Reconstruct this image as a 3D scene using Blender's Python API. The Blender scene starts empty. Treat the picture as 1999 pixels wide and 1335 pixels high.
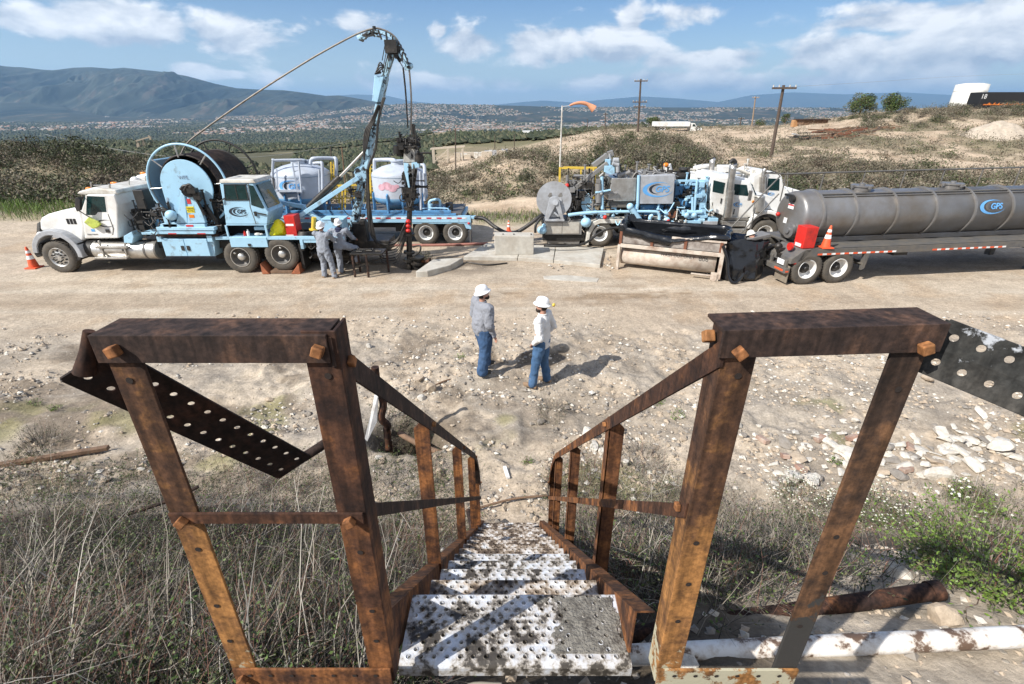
import bpy, bmesh, math, random
import numpy as np
from mathutils import Vector, Matrix, Euler, noise as mnoise
random.seed(7); RNG = np.random.default_rng(11)
SC = bpy.context.scene; COL = SC.collection
R = math.radians
# ------------------------------------------------------------------ camera
F = 952.0; PITCH = R(25.6); CZ = 5.0
CP, SP = math.cos(PITCH), math.sin(PITCH)
cam_d = bpy.data.cameras.new('camera'); cam = bpy.data.objects.new('camera', cam_d); COL.objects.link(cam)
cam.location = (0, 0, CZ); cam.rotation_euler = (math.pi/2 - PITCH, 0, 0)
cam_d.sensor_width = 36; cam_d.lens = 36*F/1999; cam_d.clip_start = 0.05; cam_d.clip_end = 90000
SC.camera = cam
# ------------------------------------------------------------------ light
SUN_EL = R(41); SUN_DIR = Vector((-0.84, -0.55, 0)).normalized()      # towards the sun, on the ground plane
sv = Vector((SUN_DIR.x*math.cos(SUN_EL), SUN_DIR.y*math.cos(SUN_EL), math.sin(SUN_EL)))
sun_d = bpy.data.lights.new('sun', 'SUN'); sun = bpy.data.objects.new('sun', sun_d); COL.objects.link(sun)
sun_d.energy = 5.0; sun_d.angle = R(0.5); sun_d.color = (1, .955, .89)
sun.rotation_euler = (-sv).to_track_quat('-Z', 'Y').to_euler(); sun.location = (-30, -20, 40)
SC.view_settings.view_transform = 'Standard'; SC.view_settings.look = 'None'
SC.view_settings.exposure = 0.50; SC.view_settings.gamma = 1
SKY_STR = 0.051
W = bpy.data.worlds.new('World'); SC.world = W; W.use_nodes = True

def build_world():
    nt = W.node_tree; nt.nodes.clear(); L = nt.links
    def N(t, **k):
        n = nt.nodes.new(t)
        for a, b in k.items(): setattr(n, a, b)
        return n
    def val(s, x):
        if isinstance(x, (int, float)): s.default_value = x
        else: L.new(x, s)
    def M(op, a, b=0.0, c=0.0):
        n = N('ShaderNodeMath', operation=op); val(n.inputs[0], a); val(n.inputs[1], b); val(n.inputs[2], c); return n.outputs[0]
    sky = N('ShaderNodeTexSky', sky_type='NISHITA'); sky.sun_disc = False
    sky.sun_elevation = SUN_EL; sky.sun_rotation = math.atan2(SUN_DIR.x, SUN_DIR.y)
    sky.altitude = 300; sky.air_density = 1.0; sky.dust_density = 0.3; sky.ozone_density = 2.2
    tc = N('ShaderNodeTexCoord'); sx = N('ShaderNodeSeparateXYZ'); L.new(tc.outputs['Generated'], sx.inputs[0])
    x, y, z = sx.outputs
    az = M('ARCTAN2', x, y); el = M('ARCSINE', z)
    # noise over (azimuth, stretched elevation)
    def cloud_noise(shift):
        cb = N('ShaderNodeCombineXYZ'); L.new(M('MULTIPLY', az, 5.2), cb.inputs[0])
        L.new(M('MULTIPLY', M('ADD', el, shift), 10.0), cb.inputs[1]); cb.inputs[2].default_value = 3.7
        n = N('ShaderNodeTexNoise'); n.inputs['Scale'].default_value = 1.75; n.inputs['Detail'].default_value = 9
        n.inputs['Roughness'].default_value = .56; n.inputs['Distortion'].default_value = .25
        L.new(cb.outputs[0], n.inputs['Vector']); return n.outputs[0]
    def pxdir(u, v):
        dx = (u-999.5)/F; yu = (667.5-v)/F
        X, Y, Z = dx, CP+yu*SP, -SP+yu*CP
        return math.atan2(X, Y), math.atan2(Z, math.hypot(X, Y))
    spots = [(60, 40, 130, 36, .62), (230, 50, 140, 46, .66), (465, 72, 95, 54, .70), (1060, 92, 85, 42, .68), (925, 92, 75, 36, .60), (1200, 92, 62, 34, .60),
             (1232, 38, 24, 34, .48), (1640, 105, 140, 52, .68), (1880, 90, 190, 80, .66), (1780, 30, 260, 40, .60), (1660, 160, 330, 40, .50), (1360, 30, 90, 30, .42), (375, 136, 45, 16, .66), (430, 146, 60, 12, .55),
             (1300, 165, 380, 26, .52), (1400, 115, 130, 26, .50), (880, 165, 220, 22, .42), (1950, 20, 160, 50, .5), (700, 48, 90, 28, .34), (600, 150, 160, 18, .34), (855, 60, 20, 16, .5)]
    tot = None
    for u, v, wu, wv, amp in spots:
        a0, e0 = pxdir(u, v); a1, _ = pxdir(u+wu, v); _, e1 = pxdir(u, v-wv)
        da = M('DIVIDE', M('SUBTRACT', az, a0), abs(a1-a0)); de = M('DIVIDE', M('SUBTRACT', el, e0), abs(e1-e0))
        g = M('MULTIPLY', M('EXPONENT', M('MULTIPLY', M('ADD', M('MULTIPLY', da, da), M('MULTIPLY', de, de)), -1.0)), amp)
        tot = g if tot is None else M('MAXIMUM', tot, g)
    # outside the picture the same scattered cumulus goes on
    out = M('MULTIPLY', M('GREATER_THAN', M('ABSOLUTE', az), 1.0), .34)
    tot = M('MAXIMUM', tot, out)
    n0 = cloud_noise(0.0); n1 = cloud_noise(0.022)
    dens = M('SUBTRACT', M('ADD', M('MULTIPLY', n0, 1.5), tot), .93)
    mr = N('ShaderNodeMapRange', interpolation_type='SMOOTHSTEP'); L.new(dens, mr.inputs[0])
    mr.inputs[1].default_value = -.03; mr.inputs[2].default_value = .23; mr.inputs[3].default_value = 0; mr.inputs[4].default_value = .95
    lit = M('ADD', M('MULTIPLY', M('SUBTRACT', n0, n1), 3.6), .56)
    lit = M('MINIMUM', M('MAXIMUM', lit, 0.0), 1.0)
    ramp = N('ShaderNodeMix', data_type='RGBA'); L.new(lit, ramp.inputs[0])
    ramp.inputs[6].default_value = (7.6, 8.6, 10.2, 1); ramp.inputs[7].default_value = (17.0, 17.1, 17.2, 1)
    # thin milky veil low over the horizon
    veil = M('MULTIPLY', M('EXPONENT', M('MULTIPLY', M('ABSOLUTE', el), -8.0)), .62)
    hz = N('ShaderNodeMix', data_type='RGBA'); L.new(veil, hz.inputs[0]); hs = N('ShaderNodeHueSaturation'); hs.inputs['Saturation'].default_value = 1.46; hs.inputs['Hue'].default_value = .512; hs.inputs['Value'].default_value = 1.46; L.new(sky.outputs[0], hs.inputs['Color']); L.new(hs.outputs[0], hz.inputs[6]); hz.inputs[7].default_value = (10.4, 12.4, 15.0, 1)
    mx = N('ShaderNodeMix', data_type='RGBA'); L.new(mr.outputs[0], mx.inputs[0]); L.new(hz.outputs[2], mx.inputs[6]); L.new(ramp.outputs[2], mx.inputs[7])
    bg = N('ShaderNodeBackground'); bg.inputs[1].default_value = SKY_STR; L.new(mx.outputs[2], bg.inputs[0])
    o = N('ShaderNodeOutputWorld'); L.new(bg.outputs[0], o.inputs[0])
build_world()

# ------------------------------------------------------------------ pixel <-> place
def ray(u, v):
    x = (u-999.5)/F; yu = (667.5-v)/F
    return Vector((x, CP+yu*SP, -SP+yu*CP))
def S(u, v, Y):                                                     # point seen at (u,v) standing at distance Y
    d = ray(u, v); t = Y/d.y
    return Vector((d.x*t, Y, CZ+d.z*t))
def G(u, v, z=0.0):
    d = ray(u, v); t = (z-CZ)/d.z
    return Vector((d.x*t, d.y*t, z))
def proj(p):
    x, y, z = p[0], p[1], p[2]-CZ
    ax = y*CP - z*SP
    return (999.5+F*x/ax, 667.5-F*(y*SP+z*CP)/ax)

# ------------------------------------------------------------------ noise
def _hash(ix, iy, seed):
    h = (ix.astype(np.int64)*374761393 + iy.astype(np.int64)*668265263 + seed*974634721) & 0xffffffff
    h = ((h ^ (h >> 13))*1274126177) & 0xffffffff
    return ((h ^ (h >> 16)) & 0xffff)/65535.0
def vnoise(x, y, seed=0):
    x = np.asarray(x, float); y = np.asarray(y, float)
    ix = np.floor(x); iy = np.floor(y); fx = x-ix; fy = y-iy
    fx = fx*fx*(3-2*fx); fy = fy*fy*(3-2*fy)
    a = _hash(ix, iy, seed); b = _hash(ix+1, iy, seed); c = _hash(ix, iy+1, seed); d = _hash(ix+1, iy+1, seed)
    return (a*(1-fx)+b*fx)*(1-fy)+(c*(1-fx)+d*fx)*fy
def fbm(x, y, oct=4, seed=0, gain=.5):
    s = 0; a = 1; t = 0
    for i in range(oct):
        s = s+a*vnoise(x*2**i+i*17.3, y*2**i-i*9.1, seed+i); t += a; a *= gain
    return s/t                                                       # 0..1
def ridged(x, y, oct=4, seed=0):
    s = 0; a = 1; t = 0
    for i in range(oct):
        s = s+a*(1-np.abs(2*vnoise(x*2**i+i*7.7, y*2**i+i*3.3, seed+i)-1)); t += a; a *= .5
    return s/t
def sstep(a, b, x):
    t = np.clip((np.asarray(x, float)-a)/(b-a), 0, 1); return t*t*(3-2*t)

# ------------------------------------------------------------------ materials
MATS = {}
def nodes_of(m):
    nt = m.node_tree; return nt, nt.nodes, nt.links
def mat(name, col, rough=.6, metal=0, var=.18, scale=6, bump=.0, bscale=40, dirt=None, damt=.45, dscale=3, spec=.5, coat=0, trans=0, attr=False, dsharp=.12, halo=None, metal_dirt=False):
    """principled with noise-varied colour, optional dirt patches of another colour, bump"""
    if name in MATS: return MATS[name]
    m = bpy.data.materials.new(name); m.use_nodes = True; MATS[name] = m
    nt, ns, L = nodes_of(m); b = ns['Principled BSDF']
    b.inputs['Roughness'].default_value = rough; b.inputs['Metallic'].default_value = metal
    b.inputs['Specular IOR Level'].default_value = spec; b.inputs['Coat Weight'].default_value = coat
    if trans: b.inputs['Transmission Weight'].default_value = trans
    tc = ns.new('ShaderNodeTexCoord'); co = tc.outputs['Object']
    def noise(s, det=6, ro=.6, off=0):
        n = ns.new('ShaderNodeTexNoise'); n.inputs['Scale'].default_value = s; n.inputs['Detail'].default_value = det; n.inputs['Roughness'].default_value = ro
        if off:
            mp = ns.new('ShaderNodeMapping'); mp.inputs[1].default_value = (off, off*.7, off*1.3); L.new(co, mp.inputs[0]); L.new(mp.outputs[0], n.inputs['Vector'])
        else: L.new(co, n.inputs['Vector'])
        return n.outputs[0]
    n = noise(scale)
    mr = ns.new('ShaderNodeMapRange'); L.new(n, mr.inputs[0]); mr.inputs[1].default_value = .3; mr.inputs[2].default_value = .7
    mr.inputs[3].default_value = 1-var; mr.inputs[4].default_value = 1+var
    hsv = ns.new('ShaderNodeHueSaturation'); L.new(mr.outputs[0], hsv.inputs['Value'])
    if attr:
        at = ns.new('ShaderNodeVertexColor'); at.layer_name = 'Col'; L.new(at.outputs[0], hsv.inputs['Color'])
    else: hsv.inputs['Color'].default_value = (*col, 1)
    out = hsv.outputs[0]
    if dirt:
        dn = noise(dscale, 8, .68, 5.3)
        r2 = ns.new('ShaderNodeMapRange'); L.new(dn, r2.inputs[0]); c = 1-damt
        r2.inputs[1].default_value = .25+.5*c-dsharp/2; r2.inputs[2].default_value = .25+.5*c+dsharp
        if halo:                                                     # rust stain round each chipped patch
            r3 = ns.new('ShaderNodeMapRange'); L.new(dn, r3.inputs[0]); r3.inputs[1].default_value = .25+.5*c-dsharp/2-.10; r3.inputs[2].default_value = .25+.5*c+.02; r3.inputs[4].default_value = .8
            m3 = ns.new('ShaderNodeMix'); m3.data_type = 'RGBA'; L.new(r3.outputs[0], m3.inputs[0]); L.new(out, m3.inputs[6]); m3.inputs[7].default_value = (*halo, 1); out = m3.outputs[2]
        mx = ns.new('ShaderNodeMix'); mx.data_type = 'RGBA'; L.new(r2.outputs[0], mx.inputs[0]); L.new(out, mx.inputs[6]); mx.inputs[7].default_value = (*dirt, 1); out = mx.outputs[2]
    L.new(out, b.inputs['Base Color'])
    if bump:
        bn = noise(bscale, 5, .6, 2.1); bp = ns.new('ShaderNodeBump'); bp.inputs['Strength'].default_value = bump; bp.inputs['Distance'].default_value = .02
        L.new(bn, bp.inputs['Height']); L.new(bp.outputs[0], b.inputs['Normal'])
    return m
def rust(name, dark, mid, hot, paint=None, pz=None, pamt=.5, scale=9, grad=None):
    """rusted steel: three rust tones mixed by noise; flaking old paint over the height range pz of the piece"""
    if name in MATS: return MATS[name]
    m = bpy.data.materials.new(name); m.use_nodes = True; MATS[name] = m
    nt, ns, L = nodes_of(m); b = ns['Principled BSDF']; b.inputs['Roughness'].default_value = .82; b.inputs['Specular IOR Level'].default_value = .3
    tc = ns.new('ShaderNodeTexCoord'); co = tc.outputs['Object']
    def noise(s, det, off):
        mp = ns.new('ShaderNodeMapping'); mp.inputs[1].default_value = (off, off*.7, off*1.3); L.new(co, mp.inputs[0])
        n = ns.new('ShaderNodeTexNoise'); n.inputs['Scale'].default_value = s; n.inputs['Detail'].default_value = det; n.inputs['Roughness'].default_value = .65
        L.new(mp.outputs[0], n.inputs['Vector']); return n.outputs[0]
    r = ns.new('ShaderNodeValToRGB'); n0 = noise(scale, 10, 1.1)
    if grad:                                                         # hotter rust towards the damp foot of the piece
        sz = ns.new('ShaderNodeSeparateXYZ'); L.new(co, sz.inputs[0]); gm = ns.new('ShaderNodeMapRange'); L.new(sz.outputs[2], gm.inputs[0])
        for i, q in enumerate(grad): gm.inputs[i+1].default_value = q
        ga = ns.new('ShaderNodeMath'); L.new(n0, ga.inputs[0]); L.new(gm.outputs[0], ga.inputs[1]); n0 = ga.outputs[0]
    L.new(n0, r.inputs[0])
    e = r.color_ramp.elements; e[0].position = .34; e[0].color = (*dark, 1); e[1].position = .70; e[1].color = (*hot, 1)
    k = e.new(.52); k.color = (*mid, 1)
    mps = ns.new('ShaderNodeMapping'); mps.inputs[3].default_value = (55, 55, 5); L.new(co, mps.inputs[0]); stn = ns.new('ShaderNodeTexNoise'); stn.inputs['Scale'].default_value = 1; stn.inputs['Detail'].default_value = 5; L.new(mps.outputs[0], stn.inputs['Vector'])
    sr = ns.new('ShaderNodeMapRange'); L.new(stn.outputs[0], sr.inputs[0]); sr.inputs[1].default_value = .35; sr.inputs[2].default_value = .66; sr.inputs[3].default_value = .55; sr.inputs[4].default_value = 1.35
    sm = ns.new('ShaderNodeMix'); sm.data_type = 'RGBA'; sm.blend_type = 'MULTIPLY'; sm.inputs[0].default_value = 1; L.new(r.outputs[0], sm.inputs[6]); L.new(sr.outputs[0], sm.inputs[7])
    sp = ns.new('ShaderNodeMix'); sp.data_type = 'RGBA'; sp.blend_type = 'MULTIPLY'; sp.inputs[0].default_value = .55
    r2 = ns.new('ShaderNodeMapRange'); L.new(noise(scale*9, 4, 4), r2.inputs[0]); r2.inputs[1].default_value = .35; r2.inputs[2].default_value = .6; r2.inputs[3].default_value = .35; r2.inputs[4].default_value = 1.25
    L.new(sm.outputs[2], sp.inputs[6]); L.new(r2.outputs[0], sp.inputs[7]); out = sp.outputs[2]
    if paint:
        sx = ns.new('ShaderNodeSeparateXYZ'); L.new(co, sx.inputs[0])
        g = ns.new('ShaderNodeMapRange'); L.new(sx.outputs[2], g.inputs[0]); g.inputs[1].default_value = pz[0]; g.inputs[2].default_value = pz[1]; g.inputs[3].default_value = -.5; g.inputs[4].default_value = pamt
        ad = ns.new('ShaderNodeMath'); ad.operation = 'ADD'; L.new(noise(13, 9, 9), ad.inputs[0]); L.new(g.outputs[0], ad.inputs[1])
        st = ns.new('ShaderNodeMapRange'); L.new(ad.outputs[0], st.inputs[0]); st.inputs[1].default_value = .74; st.inputs[2].default_value = .78
        mx = ns.new('ShaderNodeMix'); mx.data_type = 'RGBA'; L.new(st.outputs[0], mx.inputs[0]); L.new(out, mx.inputs[6]); mx.inputs[7].default_value = (*paint, 1); out = mx.outputs[2]
    L.new(out, b.inputs['Base Color'])
    bp = ns.new('ShaderNodeBump'); bp.inputs['Strength'].default_value = .35; bp.inputs['Distance'].default_value = .003; L.new(noise(70, 5, 3), bp.inputs['Height']); L.new(bp.outputs[0], b.inputs['Normal'])
    return m

# ------------------------------------------------------------------ things, parts, meshes
def thing(name, label, cat, loc=(0, 0, 0), rz=0, group=None):
    o = bpy.data.objects.new(name, None); COL.objects.link(o); o.empty_display_size = .1
    o.location = loc; o.rotation_euler = (0, 0, rz); o['label'] = label; o['category'] = cat
    if group: o['group'] = group
    return o
def tag(o, label=None, cat=None, group=None, kind=None):
    for k, v in (('label', label), ('category', cat), ('group', group), ('kind', kind)):
        if v: o[k] = v
    return o
def topof(o):
    while o.parent: o = o.parent
    return o
class MB:
    def __init__(s): s.v = []; s.f = []; s.mi = []; s.sm = []; s.cur = 0
    def add(s, vs, fs, smooth=False):
        n = len(s.v); s.v += [Vector(p) for p in vs]
        for f in fs: s.f.append([i+n for i in f]); s.mi.append(s.cur); s.sm.append(smooth)
        return s
    def box(s, c, d, rot=None):
        M3 = rot if rot is not None else Matrix.Identity(3)
        c = Vector(c); vs = [c+M3 @ Vector((x*d[0]/2, y*d[1]/2, z*d[2]/2)) for x in (-1, 1) for y in (-1, 1) for z in (-1, 1)]
        return s.add(vs, [(0, 1, 3, 2), (4, 6, 7, 5), (0, 4, 5, 1), (2, 3, 7, 6), (0, 2, 6, 4), (1, 5, 7, 3)])
    def bx(s, x0, x1, y0, y1, z0, z1): return s.box(((x0+x1)/2, (y0+y1)/2, (z0+z1)/2), (abs(x1-x0), abs(y1-y0), abs(z1-z0)))
    def pbox(s, u0, v0, u1, v1, Y, w):                               # box whose front shows between those pixels at distance Y
        um, vm = (u0+u1)/2, (v0+v1)/2
        x0 = S(u0, vm, Y).x; x1 = S(u1, vm, Y).x; z1 = S(um, v0, Y).z; z0 = S(um, v1, Y).z
        return s.bx(x0, x1, Y, Y+w, z0, z1)
    def beam(s, a, b, w, h, up=(0, 0, 1)):
        a = Vector(a); b = Vector(b); d = (b-a); l = d.length; d = d/l; u = Vector(up)
        sd = d.cross(u)
        if sd.length < 1e-4: sd = d.cross(Vector((0, 1, 0)))
        sd.normalize(); u = sd.cross(d)
        return s.box((a+b)/2, (l, w, h), Matrix((d, sd, u)).transposed())
    def prism(s, pts, off):                                          # polygon of points swept by vector off
        n = len(pts); off = Vector(off); a = [Vector(p) for p in pts]; vs = a+[p+off for p in a]
        fs = [list(range(n)), list(range(2*n-1, n-1, -1))]+[(i, i+n, (i+1) % n+n, (i+1) % n) for i in range(n)]
        return s.add(vs, [list(reversed(f)) for f in fs])
    def pprism(s, px, Y, w): return s.prism([S(u, v, Y) for u, v in px], (0, w, 0))
    def cyl(s, a, b, r0, r1=None, seg=14, cap=True, smooth=True):
        r1 = r0 if r1 is None else r1
        return s.loft([a, b], [r0, r1], seg, cap, smooth)
    def loft(s, pts, rs, seg=12, cap=True, smooth=True):
        pts = [Vector(p) for p in pts]; n0 = len(s.v); k = len(pts); ref = None; rings = []
        for i, p in enumerate(pts):
            t = (pts[min(i+1, k-1)]-pts[max(i-1, 0)]).normalized()
            if ref is None: ref = t.orthogonal().normalized()
            ref = (ref-t*ref.dot(t)); ref = ref.normalized() if ref.length > 1e-5 else t.orthogonal().normalized()
            bi = t.cross(ref); r = rs[i] if isinstance(rs, (list, tuple)) else rs
            rings.append([p+(ref*math.cos(q*2*math.pi/seg)+bi*math.sin(q*2*math.pi/seg))*r for q in range(seg)])
        vs = [p for rg in rings for p in rg]; fs = []
        for i in range(k-1):
            for q in range(seg): fs.append((i*seg+q, i*seg+(q+1) % seg, (i+1)*seg+(q+1) % seg, (i+1)*seg+q))
        s.add(vs, fs, smooth)
        if cap:
            s.add(rings[0], [list(range(seg-1, -1, -1))]); s.add(rings[-1], [list(range(seg))])
        return s
    def tube(s, pts, r, seg=8, sub=6, cap=True):
        return s.loft(spline(pts, sub), r, seg, cap)
    def lathe(s, c, axis, prof, seg=24, smooth=True, a0=0, a1=2*math.pi):   # prof: (along, radius)
        c = Vector(c); ax = Vector(axis).normalized(); e1 = ax.orthogonal().normalized(); e2 = ax.cross(e1); vs = []; fs = []
        full = abs(a1-a0-2*math.pi) < 1e-6; n = seg if full else seg+1
        for h, r in prof:
            for q in range(n):
                t = a0+(a1-a0)*q/seg; vs.append(c+ax*h+(e1*math.cos(t)+e2*math.sin(t))*r)
        for i in range(len(prof)-1):
            for q in range(seg): fs.append((i*n+q, i*n+(q+1) % n, (i+1)*n+(q+1) % n, (i+1)*n+q))
        return s.add(vs, fs, smooth)
    def ball(s, c, r, seg=12, rings=8, rot=None):
        r = r if isinstance(r, (tuple, list)) else (r, r, r); c = Vector(c); vs = []; fs = []; M3 = rot if rot is not None else Matrix.Identity(3)
        for i in range(rings+1):
            ph = math.pi*i/rings
            for q in range(seg):
                t = 2*math.pi*q/seg; vs.append(c+M3 @ Vector((r[0]*math.sin(ph)*math.cos(t), r[1]*math.sin(ph)*math.sin(t), r[2]*math.cos(ph))))
        for i in range(rings):
            for q in range(seg): fs.append((i*seg+q, (i+1)*seg+q, (i+1)*seg+(q+1) % seg, i*seg+(q+1) % seg))
        return s.add(vs, fs, True)
    def torus(s, c, axis, Rr, r, seg=28, ms=8, a0=0, a1=2*math.pi, e=None):
        c = Vector(c); ax = Vector(axis).normalized(); e1 = Vector(e) if e is not None else ax.orthogonal().normalized(); e2 = ax.cross(e1)
        pts = [c+(e1*math.cos(a0+(a1-a0)*i/seg)+e2*math.sin(a0+(a1-a0)*i/seg))*Rr for i in range(seg+1)]
        return s.loft(pts, r, ms, abs(a1-a0) < 6.28)
    def build(s, name, mats, parent=None, bevel=0, local=False, bseg=2, label=None, flat=False):
        me = bpy.data.meshes.new(name); vs = s.v
        if parent is not None and not local:
            tp = topof(parent); Mi = (Matrix.Translation(tp.location) @ tp.rotation_euler.to_matrix().to_4x4()).inverted()
            vs = [Mi @ p for p in vs]
        me.from_pydata([tuple(p) for p in vs], [], s.f)
        for m in (mats if isinstance(mats, (list, tuple)) else [mats]): me.materials.append(m)
        me.polygons.foreach_set('material_index', s.mi); me.polygons.foreach_set('use_smooth', [False]*len(s.f) if flat else s.sm)
        me.update()
        o = bpy.data.objects.new(name, me); COL.objects.link(o)
        if parent is not None: o.parent = parent
        if bevel:
            md = o.modifiers.new('bevel', 'BEVEL'); md.width = bevel; md.segments = bseg; md.limit_method = 'ANGLE'; md.angle_limit = R(40)
        if label: o['label'] = label
        return o
def spline(pts, sub=6):
    pts = [Vector(p) for p in pts]; out = []; n = len(pts)
    if n < 3: return pts
    for i in range(n-1):
        p0, p1, p2, p3 = pts[max(i-1, 0)], pts[i], pts[i+1], pts[min(i+2, n-1)]
        for k in range(sub):
            t = k/sub; out.append(.5*((2*p1)+(p2-p0)*t+(2*p0-5*p1+4*p2-p3)*t*t+(3*p1-p0-3*p2+p3)*t**3))
    out.append(pts[-1]); return out
def npmesh(name, verts, faces, mats, mi=None, parent=None, smooth=False, col=None):
    verts = np.asarray(verts, np.float32); faces = np.asarray(faces, np.int32); k = faces.shape[1]; n = len(faces)
    me = bpy.data.meshes.new(name); me.vertices.add(len(verts)); me.vertices.foreach_set('co', verts.ravel())
    me.loops.add(n*k); me.loops.foreach_set('vertex_index', faces.ravel())
    me.polygons.add(n); me.polygons.foreach_set('loop_start', np.arange(0, n*k, k, dtype=np.int32))
    for m in (mats if isinstance(mats, (list, tuple)) else [mats]): me.materials.append(m)
    if mi is not None: me.polygons.foreach_set('material_index', np.asarray(mi, np.int32))
    me.polygons.foreach_set('use_smooth', np.full(n, bool(smooth)))
    if col is not None:
        ca = me.color_attributes.new('Col', 'FLOAT_COLOR', 'POINT'); c4 = np.ones((len(verts), 4), np.float32); c4[:, :3] = col
        ca.data.foreach_set('color', c4.ravel())
    me.update(calc_edges=True); me.validate()
    o = bpy.data.objects.new(name, me); COL.objects.link(o)
    if parent is not None: o.parent = parent
    return o
def copy_tree(o, parent=None):
    c = o.copy(); COL.objects.link(c)
    if parent is not None: c.parent = parent
    for ch in list(o.children): copy_tree(ch, c)
    return c
def text_obj(name, txt, size, M4, m, parent, shear=0, align='CENTER', bold=0):
    cu = bpy.data.curves.new(name, 'FONT'); cu.body = txt; cu.size = size; cu.align_x = align; cu.align_y = 'CENTER'; cu.extrude = .002; cu.shear = shear; cu.offset = bold
    t = bpy.data.objects.new(name, cu); COL.objects.link(t)
    me = bpy.data.meshes.new_from_object(t.evaluated_get(bpy.context.evaluated_depsgraph_get())); bpy.data.objects.remove(t)
    return me
def place_mesh(name, me, fn, m, parent):
    """bend a flat mesh (x right, y up, z out) onto a surface: fn(x, y, z) gives the place"""
    tp = topof(parent); Mi = (Matrix.Translation(tp.location) @ tp.rotation_euler.to_matrix().to_4x4()).inverted()
    for v in me.vertices: v.co = Mi @ fn(*v.co)
    me.materials.clear(); me.materials.append(m); me.name = name
    o = bpy.data.objects.new(name, me); COL.objects.link(o); o.parent = parent
    return o
def lettering(txt, size, fn, m, parent, shear=0, bold=0, name='lettering'):
    return place_mesh(name, text_obj(name, txt, size, None, m, parent, shear, bold=bold), fn, m, parent)
def onplane(c, right=(1, 0, 0), up=(0, 0, 1), out=(0, -1, 0)):
    c = Vector(c); r_, u_, o_ = Vector(right), Vector(up), Vector(out)
    return lambda x, y, z: c+r_*x+u_*y+o_*(z+.006)
def crescent(w, h, shift, a0=.25, a1=1.95, n=22, ux=0):
    me = bpy.data.meshes.new('c'); vs = []; fs = []
    for i in range(n+1):
        t = math.pi*(a0+(a1-a0)*i/n); th = math.sin(math.pi*i/n)
        vs += [(w*math.cos(t), h*math.sin(t), 0), ((w-shift*th)*math.cos(t)+shift*.35*th, (h-shift*.55*th)*math.sin(t), 0)]
    for i in range(n): fs.append((2*i, 2*i+2, 2*i+3, 2*i+1))
    me.from_pydata(vs, [], fs); return me
def gps_logo(parent, fn, w, cols, bold=.0):
    """two nested crescents with the three letters"""
    place_mesh('emblem', crescent(w*.5, w*.24, w*.11), lambda x, y, z: fn(x, y, z), cols[0], parent)
    place_mesh('emblem', crescent(w*.27, w*.155, w*.07, .3, 1.6), lambda x, y, z: fn(x-.02*w, y+.015*w, z+.002), cols[1], parent)
    lettering('GPS', w*.27, lambda x, y, z: fn(x+w*.14, y+.01*w, z+.004), cols[2], parent, shear=.15, bold=w*.006)
# ------------------------------------------------------------------ palette
white = mat('white_paint', (.78, .78, .76), .35, var=.04, dirt=(.42, .38, .31), damt=.30, dscale=1.2, dsharp=.3)
dwhite = mat('dirty_white', (.66, .65, .60), .5, var=.08, dirt=(.30, .25, .19), damt=.45, dscale=3, dsharp=.25)
blue = mat('light_blue_paint', (.34, .56, .72), .42, var=.07, scale=2, dirt=(.15, .14, .12), damt=.25, dscale=4, dsharp=.14)
wblue = mat('worn_blue_paint', (.36, .57, .71), .5, var=.1, scale=3, dirt=(.018, .017, .016), damt=.46, dscale=5.5, dsharp=.05)
dblue = mat('mid_blue_paint', (.10, .28, .52), .45, var=.1, dirt=(.05, .06, .07), damt=.35)
tankblue = mat('pale_tank_paint', (.47, .52, .60), .5, var=.05, scale=1.5, dirt=(.27, .28, .29), damt=.33, dscale=1.6, dsharp=.4)
steel = mat('dull_steel', (.27, .275, .28), .5, .35, var=.12, scale=3, dirt=(.20, .17, .13), damt=.45, dscale=1.3, dsharp=.4)
tanksteel = mat('dull_tank_steel', (.24, .245, .255), .40, .45, var=.14, scale=1.6, bump=.12, bscale=1.5, dirt=(.155, .125, .09), damt=.58, dscale=.8, dsharp=.32)
alu = mat('aluminium', (.62, .62, .60), .38, .75, var=.12, dirt=(.28, .24, .19), damt=.45, dscale=3, dsharp=.3)
chrome = mat('dull_chrome', (.55, .53, .50), .3, .8, var=.15, dirt=(.25, .20, .14), damt=.4, dsharp=.3)
greypaint = mat('grey_paint', (.40, .42, .45), .5, var=.08, dirt=(.22, .21, .2), damt=.42, dscale=2.5, dsharp=.3)
dgrey = mat('dark_grey_paint', (.085, .088, .092), .55, var=.2, dirt=(.17, .145, .11), damt=.5, dsharp=.3)
black = mat('grimy_black', (.014, .014, .014), .6, var=.3, dirt=(.05, .043, .035), damt=.35, dsharp=.3)
grease = mat('oily_black_steel', (.022, .020, .018), .45, .2, var=.5, bump=.3, bscale=30, dirt=(.09, .075, .06), damt=.35)
rubber = mat('dusty_tyre_rubber', (.058, .054, .048), .88, var=.2, dirt=(.14, .118, .09), damt=.5, dscale=5, dsharp=.4)
hosem = mat('black_hose', (.02, .019, .018), .55, var=.3, dirt=(.09, .075, .06), damt=.3, dsharp=.3)
glass = mat('tinted_glass', (.012, .035, .036), .06, var=.3, spec=.8)
inner = mat('dark_interior', (.012, .012, .013), .9, var=.2)
red = mat('red_paint', (.55, .025, .018), .42, var=.1, dirt=(.25, .02, .02), damt=.35)
orange = mat('cone_orange', (.75, .10, .03), .55, var=.12, dirt=(.35, .09, .04), damt=.35, dsharp=.3)
amber = mat('amber_lens', (.75, .22, .02), .3)
reflw = mat('reflective_white', (.8, .8, .8), .5, dirt=(.45, .4, .36), damt=.3)
yellow = mat('yellow_paint', (.72, .50, .06), .5, dirt=(.35, .26, .08), damt=.35, dsharp=.3)
bagyellow = mat('yellow_bag_plastic', (.85, .74, .01), .35, bump=.5, bscale=14)
hiviz = mat('hi_vis_cloth', (.45, .52, .10), .9, bump=.4, bscale=20, dirt=(.22, .22, .10), damt=.4)
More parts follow.
